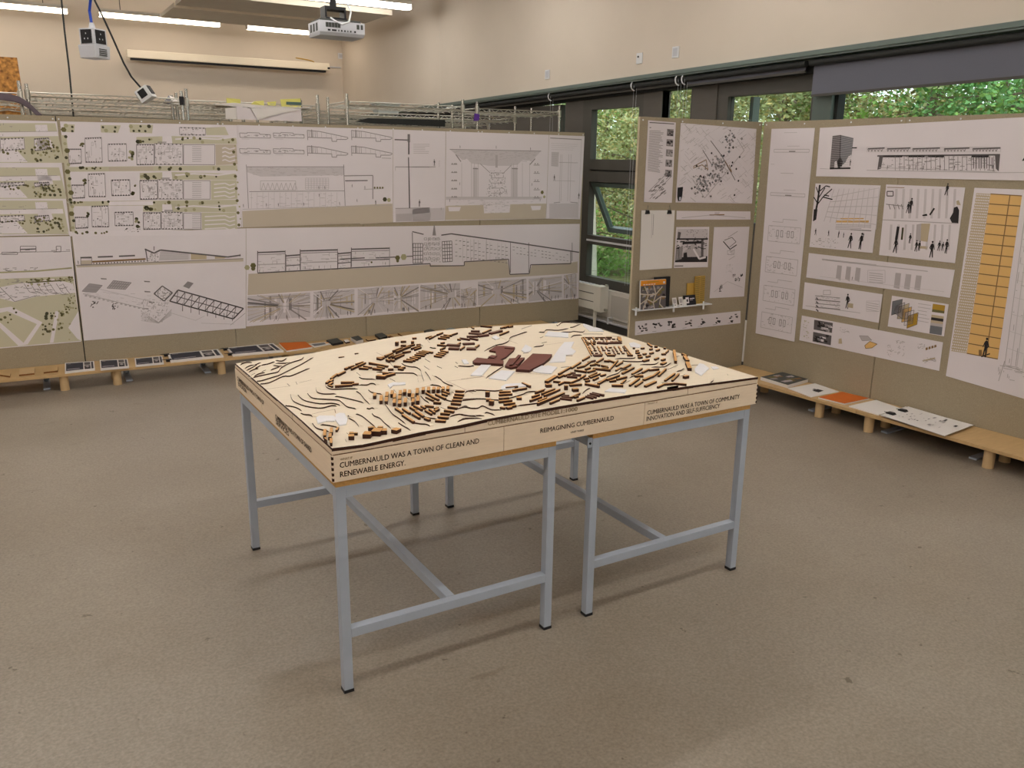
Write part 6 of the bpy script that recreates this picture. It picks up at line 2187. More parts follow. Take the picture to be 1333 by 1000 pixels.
# wall plates
for (px, py), lab, knob in (((833, 76), 'small white switch plate with a dark knob, middle of the three on the right wall', True), ((880, 68), 'blank white wall plate, rightmost of the three on the right wall', False), ((713, 97), 'small white wall plate, leftmost of the three on the right wall', False)):
    a, b = wz(px, py)
    t = thing('wall_plate', lab, 'wall plate', WW.pt(a, b - .045, 0))
    mb = MB()
    mb.pbox(WW, a - .045, b - .05, a + .045, b + .05, .0005, .010, M_WHITEPL)
    mb.build('plate', t, bevel=.002)
    mb = MB()
    if knob:
        mb.cyl(WW.pt(a - .012, b + .015, .010), WW.pt(a - .012, b + .015, .018), .009, M_CHAR, 10)
        mb.build('knob', t)
    else:
        mb.pbox(WW, a - .032, b - .036, a + .032, b + .036, .010, .012, M_GREYPL)
        mb.build('inset', t)

# radiator
rs0, rs1 = -2.3, wz(777, 380, .10)[0]
rz0, rz1 = .215, .485
t = thing('radiator', 'white panel radiator under the open window, its end cover towards us', 'radiator', WW.pt((rs0 + rs1) / 2, rz0, .06))
mb = MB()
mb.pbox(WW, rs0, rz0, rs1 - .03, rz1, .02, .11, M_RADIATOR)
mb.build('body', t, bevel=.006)
for k in range(1, 3):
    mb = MB()
    z = rz0 + (rz1 - rz0) * k / 3
    mb.pbox(WW, rs0, z - .004, rs1 - .03, z + .004, .1095, .112, M_CHAR)
    mb.build('panel_groove', t)
mb = MB()
mb.pbox(WW, rs1 - .03, rz0 - .01, rs1 + .10, rz1 + .005, .012, .125, M_RADIATOR)
mb.build('end_cover', t, bevel=.008)
mb = MB()
for k in range(26):
    s_ = rs0 + (rs1 - rs0 - .1) * (k + .5) / 26
    mb.pbox(WW, s_ - .02, rz1, s_ + .02, rz1 + .004, .035, .095, M_GREYPL)
o = mb.build('top_grille', t)
o['kind'] = 'stuff'
for dz, rr in ((-.03, .014), (.24, .010)):
    mb = MB()
    mb.cyl(WW.pt(rs1 + .10, rz0 + .03 + dz + .02, .06), WW.pt(rs1 + .14, rz0 + .03 + dz + .02, .06), rr, M_CHROME, 10)
    mb.build('valve', t)
mb = MB()
mb.cyl(WW.pt(rs1 - .02, 0, .10), WW.pt(rs1 - .02, rz0 - .01, .10), .018, M_RADIATOR, 12)
mb.build('leg', t)
t = thing('pipe_run', 'pair of horizontal heating pipes low on the wall under the radiator', 'pipe', WW.pt(-.5, .09, .04))
for z in (.10, .145):
    mb = MB()
    mb.cyl(WW.pt(-2.4, z, .045), WW.pt(.9, z, .045), .011, M_CHROME if z > .12 else M_GREYPL, 10)
    mb.build('pipe', t)
mb = MB()
mb.pbox(WW, rs1 + .15, .085, rs1 + .17, .16, .0, .06, M_WHITEPL)
mb.build('pipe_clip', t)
mb = MB()
mb.pbox(WW, rs1 + .14, .165, 1.3, .40, .0005, .008, M_GREYPANEL)
tag(mb.build('access_panel'), 'plain grey access panel on the wall right of the radiator', 'panel')

# ================================================================ BACK WALL AND CEILING FITTINGS
def bz(px, py, off=0.0):
    return BW.hit(px, py, off)


a0, b0 = bz(165, 72, .24)
a1, b1 = bz(428, 88, .24)
zc = (b0 + b1) / 2
t = thing('projector_screen', 'long white roll-up projection screen case on the far wall', 'projection screen', BW.pt((a0 + a1) / 2, zc - .05, .05))
mb = MB()
mb.pbox(BW, a0, zc - .045, a1, zc + .075, .17, .29, M_SCREEN)
mb.build('case', t, bevel=.01)
mb = MB()
mb.pbox(BW, a0 + .05, zc - .075, a1 - .06, zc - .045, .19, .26, M_BLACK)
mb.build('slot_bar', t, label='dark weighted bar at the slot')
for a in (a0 + .6, a1 - .6):
    mb = MB()
    mb.pbox(BW, a - .03, zc - .0, a + .03, zc + .05, .002, .18, M_SCREEN)
    mb.build('wall_bracket', t)
mb = MB()
mb.pbox(BW, a1 - .04, zc - .02, a1 + .004, zc + .01, .29, .292, M_BLACK)
mb.build('end_mark', t)
mb = MB()
mb.pbox(BW, a1, zc + .035, a1 + .30, zc + .055, .002, .02, M_GREYPL)
mb.build('cable_duct', t)
for (px, py), lab, blk in (((444, 73), 'white double socket plate on the far wall', 0), ((455, 74), 'small black socket on the far wall beside the white plate', 1)):
    a, b = bz(px, py)
    t = thing('wall_socket', lab, 'socket', BW.pt(a, b - .05, 0))
    mb = MB()
    mb.pbox(BW, a - .06, b - .05, a + .06, b + .05, .0005, .012, M_BLACK if blk else M_WHITEPL)
    mb.build('plate', t)
    mb = MB()
    mb.pbox(BW, a - .04, b - .03, a + .04, b + .03, .012, .014, M_CHAR if blk else M_GREYPL)
    mb.build('inset', t)
a, b = bz(397, 76, .23)
t = thing('cable_coil', 'loose coil of cream cable lying on the screen case', 'cable', BW.pt(a, zc + .075, .23))
mb = MB()
mb.tube([BW.pt(a + .16 * math.cos(k * .5), zc + .084 + .05 * abs(math.sin(k * .25)), .23 + .03 * math.sin(k * .5)) for k in range(26)], .007, M_YSAMPLE, 6)
mb.build('loop', t)

# projector
PD = 8.2
c0 = at_depth(416, 43, PD)
c1 = V((Plane((0, c0.y, 0), (1, 0, 0), (0, 0, 1), (0, -1, 0)).hit(475, 46)[0], c0.y, 0))
pz0, pz1 = c0.z - .01, at_depth(416, 26, PD).z
x0, x1, y0 = c0.x, c1.x, (c0.y + c1.y) / 2
dp = .34
t = thing('projector', 'grey ceiling projector with vents and sockets facing us, hung from a black pole', 'projector', ((x0 + x1) / 2, y0 + dp / 2, pz0))
mb = MB()
mb.prism([(x0 + .01, y0 + .02, pz0), (x1 - .01, y0 + .02, pz0), (x1 - .01, y0 + dp, pz0), (x0 + .01, y0 + dp, pz0)], [(x0, y0, pz0 + .03), (x1, y0, pz0 + .03), (x1, y0 + dp, pz0 + .03), (x0, y0 + dp, pz0 + .03)], M_GREYPL)
mb.box((x0, y0, pz0 + .03), (x1, y0 + dp, pz1), M_GREYPL)
mb.build('body', t)
mb = MB()
mb.box((x0 + .03, y0 + .05, pz1), (x1 - .02, y0 + dp, pz1 + .025), M_CHAR)
mb.build('top_cover', t)
W_ = x1 - x0
H_ = pz1 - pz0
for a, b in ((.14, .20), (.205, .265), (.27, .33), (.335, .395), (.40, .46), (.82, .88), (.91, .96)):
    mb = MB()
    mb.box((x0 + W_ * a, y0 - .002, pz0 + H_ * .55), (x0 + W_ * b, y0, pz0 + H_ * .88), M_CHAR)
    mb.build('vent', t)
for a, b in ((.18, .24), (.27, .37), (.41, .43), (.47, .50), (.54, .57), (.61, .63), (.67, .70), (.76, .80)):
    mb = MB()
    mb.box((x0 + W_ * a, y0 - .002, pz0 + H_ * .30), (x0 + W_ * b, y0, pz0 + H_ * .42), M_BLACK)
    mb.build('port', t)
for k in range(3):
    mb = MB()
    mb.box((x0 - .002, y0 + .05 + k * .09, pz0 + H_ * .3), (x0, y0 + .10 + k * .09, pz0 + H_ * .85), M_CHAR)
    mb.build('vent', t)
xm = x0 + W_ * .42
mb = MB()
mb.box((xm - .10, y0 + .08, pz1 + .025), (xm + .12, y0 + .26, pz1 + .045), M_BLACK)
mb.box((xm - .10, y0 + .10, pz1 + .045), (xm - .08, y0 + .24, pz1 + .12), M_BLACK)
mb.box((xm + .10, y0 + .10, pz1 + .045), (xm + .12, y0 + .24, pz1 + .12), M_BLACK)
mb.box((xm - .10, y0 + .10, pz1 + .12), (xm + .12, y0 + .24, pz1 + .15), M_BLACK)
mb.build('mount', t)
mb = MB()
mb.cyl((xm + .01, y0 + .17, pz1 + .15), (xm + .01, y0 + .17, CEILZ), .034, M_BLACK, 14)
mb.build('pole', t)
mb = MB()
mb.tube([(xm + .05, y0 + .14, pz1 + .30), (xm + .11, y0 + .08, pz1 + .22), (xm + .14, y0 + .02, pz1 + .1), (xm + .10, y0 - .03, pz1 - .0), (xm + .02, y0 - .035, pz1 - .03), (xm - .05, y0 - .03, pz1), (xm - .07, y0 + .02, pz1 + .03)], .009, M_WHITEPL, 6)
mb.build('cable', t, label='white looped cable')

# hanging socket cube on a blue cable
DS = 4.9
pc = at_depth(122, 56, DS)
scx, scy = pc.x, pc.y
top = at_depth(122, 37, DS).z
mid = at_depth(122, 58, DS).z
bot = at_depth(122, 75, DS).z
t = thing('socket_cube', 'white hanging power cube with black sockets on a blue cable', 'power socket', (scx, scy, bot))
vd = (V((CAM.x, CAM.y, 0)) - V((scx, scy, 0))).normalized()
sd = V((-vd.y, vd.x, 0))
ax = (vd + sd * -0.9).normalized()       # right-hand face normal
bx_ = V((ax.y, -ax.x, 0))
if bx_.dot(vd) < 0:
    bx_ = -bx_
hw = .052
ctr = V((scx, scy, 0)) - vd * .06


def cube(mb, h0, h1, z0, z1, m):
    q = [(-1, -1), (1, -1), (1, 1), (-1, 1)]
    base = [ctr + ax * i * h0 + bx_ * j * h0 + V((0, 0, z0)) for i, j in q]
    topp = [ctr + ax * i * h1 + bx_ * j * h1 + V((0, 0, z1)) for i, j in q]
    if (base[1] - base[0]).cross(base[2] - base[0]).z < 0:
        base.reverse()
        topp.reverse()
    mb.prism(base, topp, m)


mb = MB()
cube(mb, hw, hw, mid, top, M_GREYPL)
mb.build('upper_box', t, bevel=.004)
mb = MB()
cube(mb, hw * 1.1, hw * 1.18, bot, mid, M_GREYPL)
mb.build('lower_box', t, bevel=.004)
for nn, tt in ((ax, bx_), (bx_, ax), (-ax, bx_), (-bx_, ax)):
    pl = Plane(ctr + nn * hw, tt, (0, 0, 1), nn)
    mb = MB()
    mb.pbox(pl, -hw * .72, mid + .008, hw * .72, top - .008, 0, .004, M_BLACK)
    so = mb.build('socket_face', t, label='black socket face')
    mb = MB()
    zc_ = (mid + top) / 2
    for x, z in ((0, zc_ + .016), (-.012, zc_ - .012), (.012, zc_ - .012)):
        mb.pbox(pl, x - .003, z - .004, x + .003, z + .004, .004, .0045, M_GREYPL)
    mb.build('pin_holes', so)
pl = Plane(ctr + bx_ * hw * 1.15, ax, (0, 0, 1), bx_)
mb = MB()
for k in range(4):
    mb.pbox(pl, -.03, bot + .016 + k * .011, .03, bot + .021 + k * .011, .0, .004, M_CHAR)
mb.build('rating_label', t)
mb = MB()
p0 = V((ctr.x, ctr.y, top))
mb.cyl(p0, p0 + V((0, 0, .035)), .02, M_GREYPL, 12, .012)
mb.build('cable_gland', t)
mb = MB()
cb = at_depth(117, 0, DS)
mb.tube([p0 + V((0, 0, .03)), p0 + V((-.004, 0, .10)), V((cb.x, cb.y - .05, cb.z)), V((cb.x - .03, cb.y - .1, CEILZ))], .008, M_BLUE, 8)
mb.build('cable', t, label='bright blue cable')

# smaller socket on a black cable, tilted
D2 = 6.8
sp = at_depth(186, 122, D2)
t = thing('socket_cube', 'small tilted white power socket on a long black cable, over the wire racks', 'power socket', sp - V((0, 0, .07)))
rx = RT.copy()
ux = V((0, 0, 1))
a_ = math.radians(32)
ex = (rx * math.cos(a_) + ux * math.sin(a_)).normalized()
ey = (-rx * math.sin(a_) + ux * math.cos(a_)).normalized()
ez = ex.cross(ey)
pl = Plane(sp, ex, ey, ez)
mb = MB()
mb.pbox(pl, -.055, -.055, .055, .05, -.10, 0, M_WHITEPL)
mb.build('body', t, bevel=.006)
mb = MB()
mb.pbox(pl, -.032, -.028, .030, .035, 0, .004, M_BLACK)
mb.build('socket_face', t, label='black socket face')
for a in (-.062, .055):
    mb = MB()
    mb.pbox(pl, a, -.03, a + .007, .04, -.08, -.02, M_BLACK)
    mb.build('socket_face', t)
mb = MB()
tp = pl.pt(0, .05, -.05)
pts = [tp, at_depth(171, 100, D2), at_depth(161, 82, D2), at_depth(146, 48, D2), at_depth(134, 22, D2), at_depth(123, 0, D2), at_depth(112, -30, D2)]
pts.append(V((pts[-1].x, pts[-1].y, CEILZ)))
mb.tube(pts, .0075, M_BLACK, 8)
mb.build('cable', t, label='long black cable')
t = thing('hanging_cable', 'thin dark cable hanging straight down at the left, behind the pinboards', 'cable', at_depth(97, 165, 7.9))
mb = MB()
mb.tube([at_depth(97, 165, 7.9), at_depth(90, 90, 7.9), at_depth(84, 40, 7.9), at_depth(80, 0, 7.9), at_depth(77, -30, 7.9)], .008, M_DARK, 8)
mb.build('sheath', t)
mb = MB()
mb.cyl(at_depth(97, 165, 7.9), at_depth(97.2, 169, 7.9), .012, M_BLACK, 8)
mb.build('tail_end', t)

# ================================================================ WIRE RACKS BEHIND THE BOARDS
def wire_rack(u0, u1, n0, n1, zs_, ztop, label, clips=(), thick=.03):
    """n0..n1 = distance behind the board plane"""
    t = thing('wire_rack', label, 'shelving rack', LB.pt((u0 + u1) / 2, 0, -(n0 + n1) / 2), 'wire racks behind the pinboards')
    for u in (u0, u1):
        for n in (n0, n1):
            mb = MB()
            mb.cyl(LB.pt(u, 0, -n), LB.pt(u, ztop, -n), .0135, M_POST, 10)
            mb.build('post', t)
    for z in (zs_, 1.5, .9, .3):
        mb = MB()
        for n in (n0, n1):
            for dz in (0, thick):
                mb.cyl(LB.pt(u0, z + dz, -n), LB.pt(u1, z + dz, -n), .005, M_CHROME, 6)
            k = 0
            m_ = int((u1 - u0) / .05)
            mb.tube([LB.pt(u0 + (u1 - u0) * j / m_, z + (thick if j % 2 else 0), -n) for j in range(m_ + 1)], .0042, M_CHROME, 4)
        for u in (u0, u1):
            for dz in (0, thick):
                mb.cyl(LB.pt(u, z + dz, -n0), LB.pt(u, z + dz, -n1), .005, M_CHROME, 6)
        mb.build('shelf_rim', t)
        if z < 1.6:
            continue
        mb = MB()
        m_ = int((u1 - u0) / .05)
        for j in range(1, m_):
            u = u0 + (u1 - u0) * j / m_
            mb.cyl(LB.pt(u, z + .004, -n0), LB.pt(u, z + .004, -n1), .0042, M_CHROME, 4)
        for j in range(1, 4):
            n = n0 + (n1 - n0) * j / 4
            mb.tube([LB.pt(u0 + (u1 - u0) * q / 24, z + (.0 if q % 2 else -.016), -n) for q in range(25)], .0042, M_CHROME, 4)
        o = mb.build('wire_deck', t)
        o['kind'] = 'stuff'
    for u in (u0, u1):
        mb = MB()
        mb.cyl(LB.pt(u, zs_ - .02, -n0), LB.pt(u, zs_ + .05, -n0), .02, M_BLACK if u in clips else M_CHROME, 10)
        mb.build('shelf_collar', t)
    return t


wire_rack(-2.6, -.22, .35, .95, 2.235, 2.36, 'chrome wire rack at the far left, under the strand board')
wire_rack(-.17, .98, .35, .95, 2.245, 2.34, 'chrome wire rack left of the peaked grey paper', clips=(.98,))
wire_rack(1.02, 2.16, .35, .95, 2.235, 2.36, 'chrome wire rack holding the big white paper bundle')
wire_rack(2.44, 3.64, .35, .95, 2.285, 2.385, 'chrome wire rack right of the paper bundle, in front of the right wall')
wire_rack(3.80, 4.78, .35, .95, 2.275, 2.37, 'chrome wire rack nearest the window, with a purple tag')
for k, (n0, z, word) in enumerate(((1.0, 2.225, 'second'), (1.66, 2.20, 'third'), (2.32, 2.18, 'fourth'), (2.98, 2.165, 'fifth'))):
    for j, (a, b, side) in enumerate(((-.9, 1.75, 'left'), (2.35, 4.6, 'window'))):
        tall = .16 if (k, j) == (0, 1) else .035
        wire_rack(a, b, n0, n0 + .62, z, z + tall, f'chrome wire rack of the {word} row back, {side} end')
# purple tag
a, b = LB.hit(620, 153, -.33)
mb = MB()
mb.prism([LB.pt(a - .03, b - .035, -.335), LB.pt(a + .025, b - .03, -.335), LB.pt(a + .035, b + .03, -.335), LB.pt(a - .02, b + .04, -.335)], [LB.pt(a - .03, b - .035, -.32), LB.pt(a + .025, b - .03, -.32), LB.pt(a + .035, b + .03, -.32), LB.pt(a - .02, b + .04, -.32)], mat('purple_plastic', (92, 50, 150), rough=.5))
tag(mb.build('rack_tag'), 'small purple tag tied to a wire rack post near the window', 'tag')
# strand board leaning at far left
a, b = LB.hit(26, 112, -1.9)
a1, b1 = LB.hit(22, 74, -1.9)
mb = MB()
mb.prism([LB.pt(-2.2, .0, -2.0), LB.pt(a + .06, .0, -2.0), LB.pt(a1, b1, -2.0), LB.pt(-2.2, b1, -2.0)], [LB.pt(-2.2, .0, -1.98), LB.pt(a + .06, .0, -1.98), LB.pt(a1, b1, -1.98), LB.pt(-2.2, b1, -1.98)], M_OSB)
tag(mb.build('strand_board'), 'upright orange-brown strand board at the far left, above the wire racks', 'board')
# dark curved sheet
pts = [(-40, 120), (0, 121), (10, 122), (25, 126), (40, 136), (56, 152), (30, 152)]
up_ = [LB.hit(x, y, -.28) for x, y in pts]
mb = MB()
rows = [(-60, 119), (-20, 120), (0, 121), (14, 122.5), (26, 126), (38, 133.5), (48, 143), (57, 152)]
L_ = [LB.hit(x, y, -.29) for x, y in rows]
for (a, b), (c, d) in zip(L_, L_[1:]):
    mb.prism([LB.pt(a, b - .004, -.30), LB.pt(c, d - .004, -.30), LB.pt(c, d, -.30), LB.pt(a, b, -.30)], [LB.pt(a, b - .004 - .05, -.27), LB.pt(c, d - .004 - .05, -.27), LB.pt(c, d - .045, -.27), LB.pt(a, b - .045, -.27)], M_PURPLE)
tag(mb.build('curved_sheet'), 'dark purple-grey sheet curving down over the far left wire rack', 'sheet')
# crumpled grey paper between racks
(a, b), (c, d), (e, g) = LB.hit(213, 134, -.6), LB.hit(220, 124, -.6), LB.hit(248, 137, -.6)
t = thing('folded_paper', 'peaked grey folded paper sticking up behind the wire rack', 'paper', LB.pt((a + e) / 2, b - .02, -.6))
mb = MB()
mb.prism([LB.pt(a, b, -.55), LB.pt(c + .02, b - .01, -.55), LB.pt(c, d, -.6)], [LB.pt(a, b, -.66), LB.pt(c + .02, b - .01, -.66), LB.pt(c, d, -.62)], mat('grey_paper', (120, 120, 128), rough=.7))
mb.build('dark_fold', t)
mb = MB()
mb.prism([LB.pt(c + .0, d, -.60), LB.pt(c + .03, b - .01, -.56), LB.pt(e, g, -.57)], [LB.pt(c + .0, d, -.605), LB.pt(c + .03, b - .01, -.565), LB.pt(e, g, -.575)], M_WHITEP)
mb.build('light_fold', t)
# white paper roll and sheets on the rack
t_bundle = t = thing('paper_bundle', 'big white curling drawings hanging over the wire rack above the pinboards', 'paper bundle', LB.pt(1.75, 2.09, -.34))
Bn = K(160, 100, 4.443)
for pts, off, m, nm in (([(592, 182), (655, 178), (660, 245), (595, 243)], -.328, M_WHITEP, 'front_sheet'), ([(655, 170), (735, 182), (775, 250), (662, 246)], -.322, M_PAPER, 'folded_sheet'), ([(735, 182), (1030, 192), (1035, 258), (775, 250)], -.326, M_PAPER, 'long_sheet'),
                        ([(738, 180), (1032, 190), (900, 215), (780, 250)], -.31, M_WHITEP, 'curled_flap'), ([(520, 160), (640, 150), (1032, 186), (1030, 194), (640, 172)], -.336, M_WHITEP, 'top_sheet')):
    pp = [LB.hit(x, y, off) for x, y in Bn(pts)]
    mb = MB()
    mb.prism([LB.pt(a, b, off - .006) for a, b in pp], [LB.pt(a, b, off) for a, b in pp], m)
    mb.build(nm, t)
for k, (pts, lab) in enumerate((([(598, 122), (678, 130), (682, 158), (600, 152)], 'pale yellow paper strip, leftmost of those above the paper bundle'), ([(740, 158), (760, 142), (815, 138), (816, 172), (745, 166)], 'bright yellow paper strip, second above the paper bundle'),
                                ([(835, 146), (885, 142), (883, 168), (838, 164)], 'small pale yellow paper strip, third above the paper bundle'), ([(910, 130), (1025, 126), (1030, 184), (918, 178)], 'large yellow paper sheet at the right end of the paper bundle'))):
    off = -.345 - k * .0015
    pp = [LB.hit(x, y, off) for x, y in Bn(pts)]
    mb = MB()
    mb.prism([LB.pt(a, b, off - .004) for a, b in pp], [LB.pt(a, b, off + (.01 if i % 2 else 0)) for i, (a, b) in enumerate(pp)], M_YELLOW)
    o = mb.build('yellow_paper')
    tag(o, lab, 'paper', 'yellow papers on the wire rack')
a, b = LB.hit(*Bn([(945, 152)])[0], -.34)
a1, b1 = LB.hit(*Bn([(1030, 158)])[0], -.34)
mb = MB()
mb.pbox(LB, a, b - .012, a1, b + .012, -.344, -.338, mat('slate_tube', (84, 110, 106), rough=.5))
tag(mb.build('flat_ruler'), 'slate green flat bar lying on the yellow papers', 'ruler')
mb = MB()
mb.pbox(LB, 1.25, 2.240, 2.1, 2.246, -.75, -.33, M_WHITEP)
mb.build('flat_sheet', t_bundle)
# a grey tray and dark blade standing over the second-row rack
T_ = K(380, 90, 6.665)
off = -1.35
pp = [LB.hit(x, y, off) for x, y in T_([(735, 290), (905, 285), (890, 318), (745, 308)])]
t = thing('plastic_tray', 'pale grey plastic tray on the rack in front of the right wall', 'tray', LB.pt(pp[0][0] + .1, pp[0][1] - .06, off))
mb = MB()
z_ = 2.262
mb.prism([LB.pt(pp[0][0], z_, off - .1), LB.pt(pp[1][0], z_, off - .1), LB.pt(pp[1][0], z_, off + .05), LB.pt(pp[0][0], z_, off + .05)],
         [LB.pt(pp[0][0] - .02, pp[0][1] - .01, off - .12), LB.pt(pp[1][0] + .02, pp[0][1] - .01, off - .12), LB.pt(pp[1][0] + .02, pp[0][1] - .01, off + .07), LB.pt(pp[0][0] - .02, pp[0][1] - .01, off + .07)], mat('clear_grey_plastic', (176, 184, 182), rough=.35))
mb.build('tub', t)
mb = MB()
mb.box((0, 0, 0), (0, 0, 0), M_GREYPL) if False else mb.pbox(LB, pp[0][0] - .03, pp[0][1] - .012, pp[1][0] + .03, pp[0][1], off - .13, off + .08, M_GREYPL)
mb.build('rim', t)
off = -.5
pp = [LB.hit(x, y, off) for x, y in T_([(548, 455), (660, 425), (1330, 440), (1330, 500), (680, 470)])]
mb = MB()
mb.prism([LB.pt(a, b, off - .01) for a, b in pp], [LB.pt(a, b, off) for a, b in pp], M_DARK)
tag(mb.build('dark_board'), 'long dark board lying edge-on under the wire rack, its pointed end at left', 'board')

# ================================================================ OUTSIDE
mb = MB()
n = 14
for i in range(n):
    for j in range(20):
        def gp(a, b):
            x = 5.3 + a * 2.6
            y = -16 + b * 2.9
            h = -.25 + .10 * max(0, x - 8) + .25 * math.sin(a * 1.3 + b * .9)
            return (x, y, h if a else -.3)
        mb.poly([gp(i, j), gp(i + 1, j), gp(i + 1, j + 1), gp(i, j + 1)], mat('rough_grass_ground', (128, 134, 84), rough=.9, noise=.25, scale=4, rgb2=(104, 96, 66)))
o = mb.build('grass_bank')
o['kind'] = 'structure'

GREENS = [mat('leaf_bright_green', (150, 192, 96), rough=.6, noise=.25, scale=1.5, rgb2=(96, 136, 66)), mat('leaf_sage_green', (182, 188, 134), rough=.6, noise=.25, scale=1.5, rgb2=(130, 150, 96)),
          mat('leaf_olive', (190, 176, 110), rough=.6, noise=.25, scale=1.5, rgb2=(132, 122, 76)), mat('leaf_larch_green', (134, 188, 116), rough=.6, noise=.2, scale=1.5, rgb2=(84, 132, 78))]
for g in GREENS:
    b = g.node_tree.nodes['Principled BSDF']
    b.inputs['Transmission Weight'].default_value = 0.0
    b.inputs['Subsurface Weight'].default_value = 0.0
M_BARK = mat('grey_brown_bark', (120, 106, 90), rough=.9, noise=.2, scale=10, stretch=(1, 1, .3))
M_BIRCH = mat('pale_birch_bark', (206, 204, 190), rough=.8, noise=.12, scale=8)


def tree(x, y, h, rad, nl, leaf, gi, seed, label, low=.12, bark=None, twig=10):
    r = random.Random(seed)
    gz = -.25 + .10 * max(0, x - 8)
    t = thing('tree', label, 'tree', (x, y, gz))
    mb = MB()
    bk = bark or M_BARK
    p = [V((x, y, gz - .2)), V((x + r.uniform(-.1, .1), y + r.uniform(-.1, .1), gz + h * .4)), V((x + r.uniform(-.2, .2), y + r.uniform(-.2, .2), gz + h * .9))]
    mb.cyl(p[0], p[1], .11, bk, 8, .08)
    mb.cyl(p[1], p[2], .08, bk, 8, .02)
    mb.build('trunk', t)
    mb = MB()
    tips = []
    for k in range(twig * 4):
        z = r.uniform(low, .9)
        a = r.uniform(0, 6.283)
        l = rad * (1.05 - .7 * z) * r.uniform(.6, 1.1)
        b0 = V((x, y, gz + h * z))
        e = b0 + V((math.cos(a) * l, math.sin(a) * l, r.uniform(-.1, .45) * l))
        m_ = b0.lerp(e, .5) + V((0, 0, .08 * l))
        mb.tube([b0, m_, e], .014, bk, 4)
        tips.append((b0, m_, e))
    o = mb.build('branches', t)
    o['kind'] = 'stuff'
    mb = MB()
    vs, fs = [], []
    for k in range(nl):
        b0, m_, e = r.choice(tips)
        q = r.random() ** .6
        c = (b0.lerp(m_, q * 2) if q < .5 else m_.lerp(e, q * 2 - 1)) + V((r.gauss(0, .22), r.gauss(0, .22), r.gauss(0, .20)))
        d = V((r.gauss(0, 1), r.gauss(0, 1), r.gauss(0, .6))).normalized()
        s_ = d.orthogonal().normalized()
        s_ = (s_ * math.cos(k) + d.cross(s_) * math.sin(k))
        l = leaf * r.uniform(.6, 1.3)
        i = len(vs)
        vs += [tuple(c), tuple(c + d * l * .5 + s_ * l * .28), tuple(c + d * l), tuple(c + d * l * .5 - s_ * l * .28)]
        fs.append((i, i + 1, i + 2, i + 3))
    mb.v, mb.f = vs, fs
    mb.mats = [GREENS[gi], GREENS[(gi + 1) % 4]]
    mb.m = [0 if r.random() < .7 else 1 for _ in fs]
    o = mb.build('foliage', t)
    o['kind'] = 'stuff'
    return t


TR = [(8.2, -1.2, 5.0, 2.2, 5200, .10, 1, 'sage leaved bushy tree outside, at the right end of the long window'), (9.0, .6, 5.4, 2.4, 5600, .10, 2, 'yellow-olive leaved tree outside the long right window'),
      (8.6, 2.4, 6.0, 2.2, 6200, .09, 3, 'bright larch-like tree outside the long window, nearest the grey mullion'), (9.6, 4.4, 6.2, 2.5, 6000, .10, 0, 'bright green tree outside the pane left of the grey mullion'),
      (9.2, 6.6, 5.6, 2.3, 5600, .10, 1, 'pale sage tree outside the slim pane'), (9.0, 9.2, 5.6, 2.4, 6400, .10, 1, 'green tree paled to sage for the glass haze, filling the top pane above the open sash'), (10.4, 11.4, 5.6, 2.8, 6400, .11, 1, 'green tree paled to sage for the glass haze, behind the one above the open sash'),  # last two: haze of the panes is painted into the paler leaf colour
      (13.0, 1.0, 7.0, 3.2, 5200, .14, 1, 'tall background tree behind the olive one, right window'), (13.5, 5.4, 7.5, 3.4, 5600, .14, 2, 'tall olive background tree behind the middle panes'), (13.5, 10.5, 7.0, 3.4, 5600, .14, 1, 'tall background tree far behind the open window'),
      (13.0, 16.0, 7.0, 3.6, 5600, .14, 0, 'farthest green tree beyond the open window'), (17.5, 1.5, 8.5, 4.2, 5000, .2, 2, 'tall olive tree at the back of the bank, seen over the right window trees'), (17.5, 7.5, 8.5, 4.2, 5000, .2, 0, 'tall green tree at the back of the bank, behind the middle panes'), (18.0, 13.5, 8.5, 4.2, 5000, .2, 1, 'tall sage tree at the back of the bank, behind the open window'), (17.0, 20.0, 8.5, 4.4, 5000, .2, 2, 'tall olive tree at the far end of the bank, beyond the open window'), (11.5, -3.6, 6.5, 3.0, 5000, .14, 2, 'background tree at the far right outside the long window')]
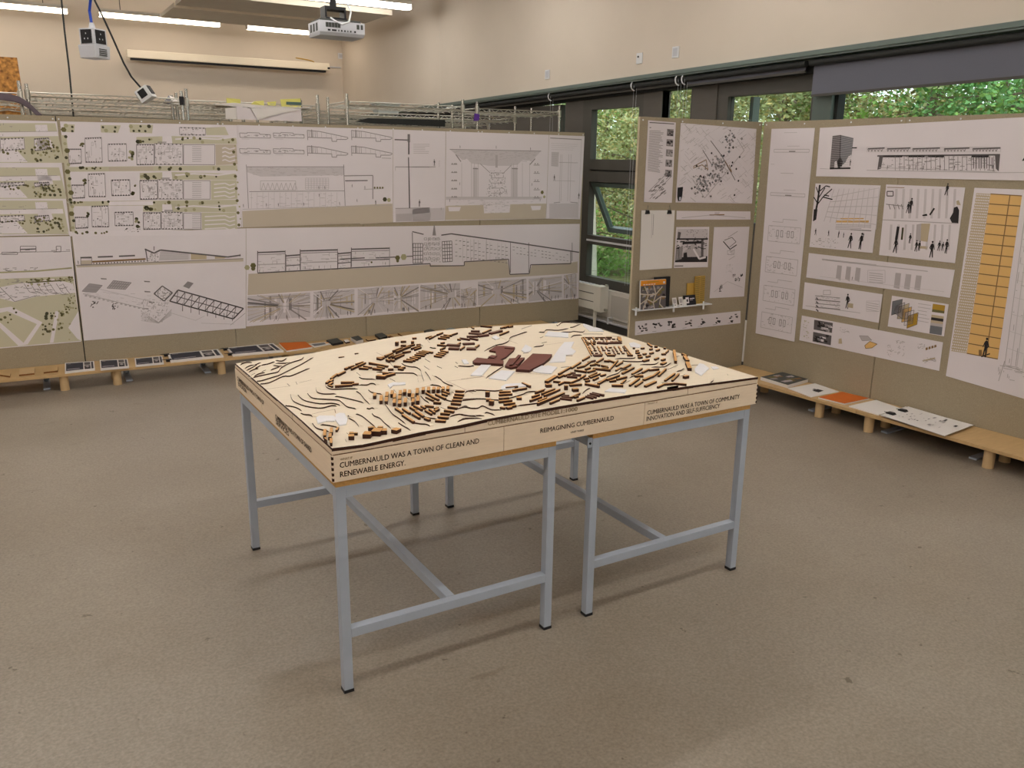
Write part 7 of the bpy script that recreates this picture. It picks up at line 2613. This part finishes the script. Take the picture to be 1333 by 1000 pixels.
for k, (x, y, h, rd, nl, lf, gi, lab) in enumerate(TR):
    tree(x, y, h, rd, int(nl * 3.6), lf * .74, gi, 40 + k, lab, low=.08)
# birch trunk seen through the open sash
t = thing('birch_trunk', 'slim pale birch trunk seen beside the open sash', 'tree', (8.05, 9.35, -.3))
mb = MB()
bt = [on_z(767, 352, -.1)]
p0 = at_depth(771, 352, 12.2)
p1 = at_depth(770, 250, 12.0)
mb.cyl(V((p0.x, p0.y, -.35)), p0, .075, M_BIRCH, 10, .07)
mb.cyl(p0, p1, .07, M_BIRCH, 10, .055)
mb.cyl(p1, V((p1.x, p1.y, 3.4)), .055, M_BIRCH, 10, .03)
t.location = (p0.x, p0.y, -.35)
ORIG[t.name] = V((p0.x, p0.y, -.35))
mb.build('trunk', t)
# low shrubs along the bank
for k, (x, y, rd, gi, lab) in enumerate(((9.3, 8.0, 1.0, 2, 'low yellow-green shrub outside, right below the open sash'), (8.6, 10.4, 1.1, 0, 'low bright shrub outside, left below the open sash'), (11.0, 13.0, 1.4, 2, 'low olive shrub farther back outside the open sash'))):
    r = random.Random(70 + k)
    gz = -.25 + .10 * max(0, x - 8)
    t = thing('shrub', lab, 'shrub', (x, y, gz))
    mb = MB()
    for q in range(9):
        a = q * .7
        mb.cyl((x, y, gz - .1), (x + math.cos(a) * rd * .6, y + math.sin(a) * rd * .6, gz + rd * .7), .012, M_BARK, 5, .006)
    o = mb.build('stems', t)
    o['kind'] = 'stuff'
    mb = MB()
    for q in range(3200):
        c = V((x + r.gauss(0, rd * .5), y + r.gauss(0, rd * .5), gz + abs(r.gauss(.35, .28)) * rd))
        d = V((r.gauss(0, 1), r.gauss(0, 1), r.gauss(.3, .6))).normalized()
        s_ = d.orthogonal().normalized()
        l = .09 * r.uniform(.6, 1.3)
        mb.v += [tuple(c), tuple(c + d * l * .5 + s_ * l * .3), tuple(c + d * l), tuple(c + d * l * .5 - s_ * l * .3)]
        i = q * 4
        mb.f.append((i, i + 1, i + 2, i + 3))
        mb.m.append(0)
    mb.mats = [GREENS[gi]]
    o = mb.build('foliage', t)
    o['kind'] = 'stuff'
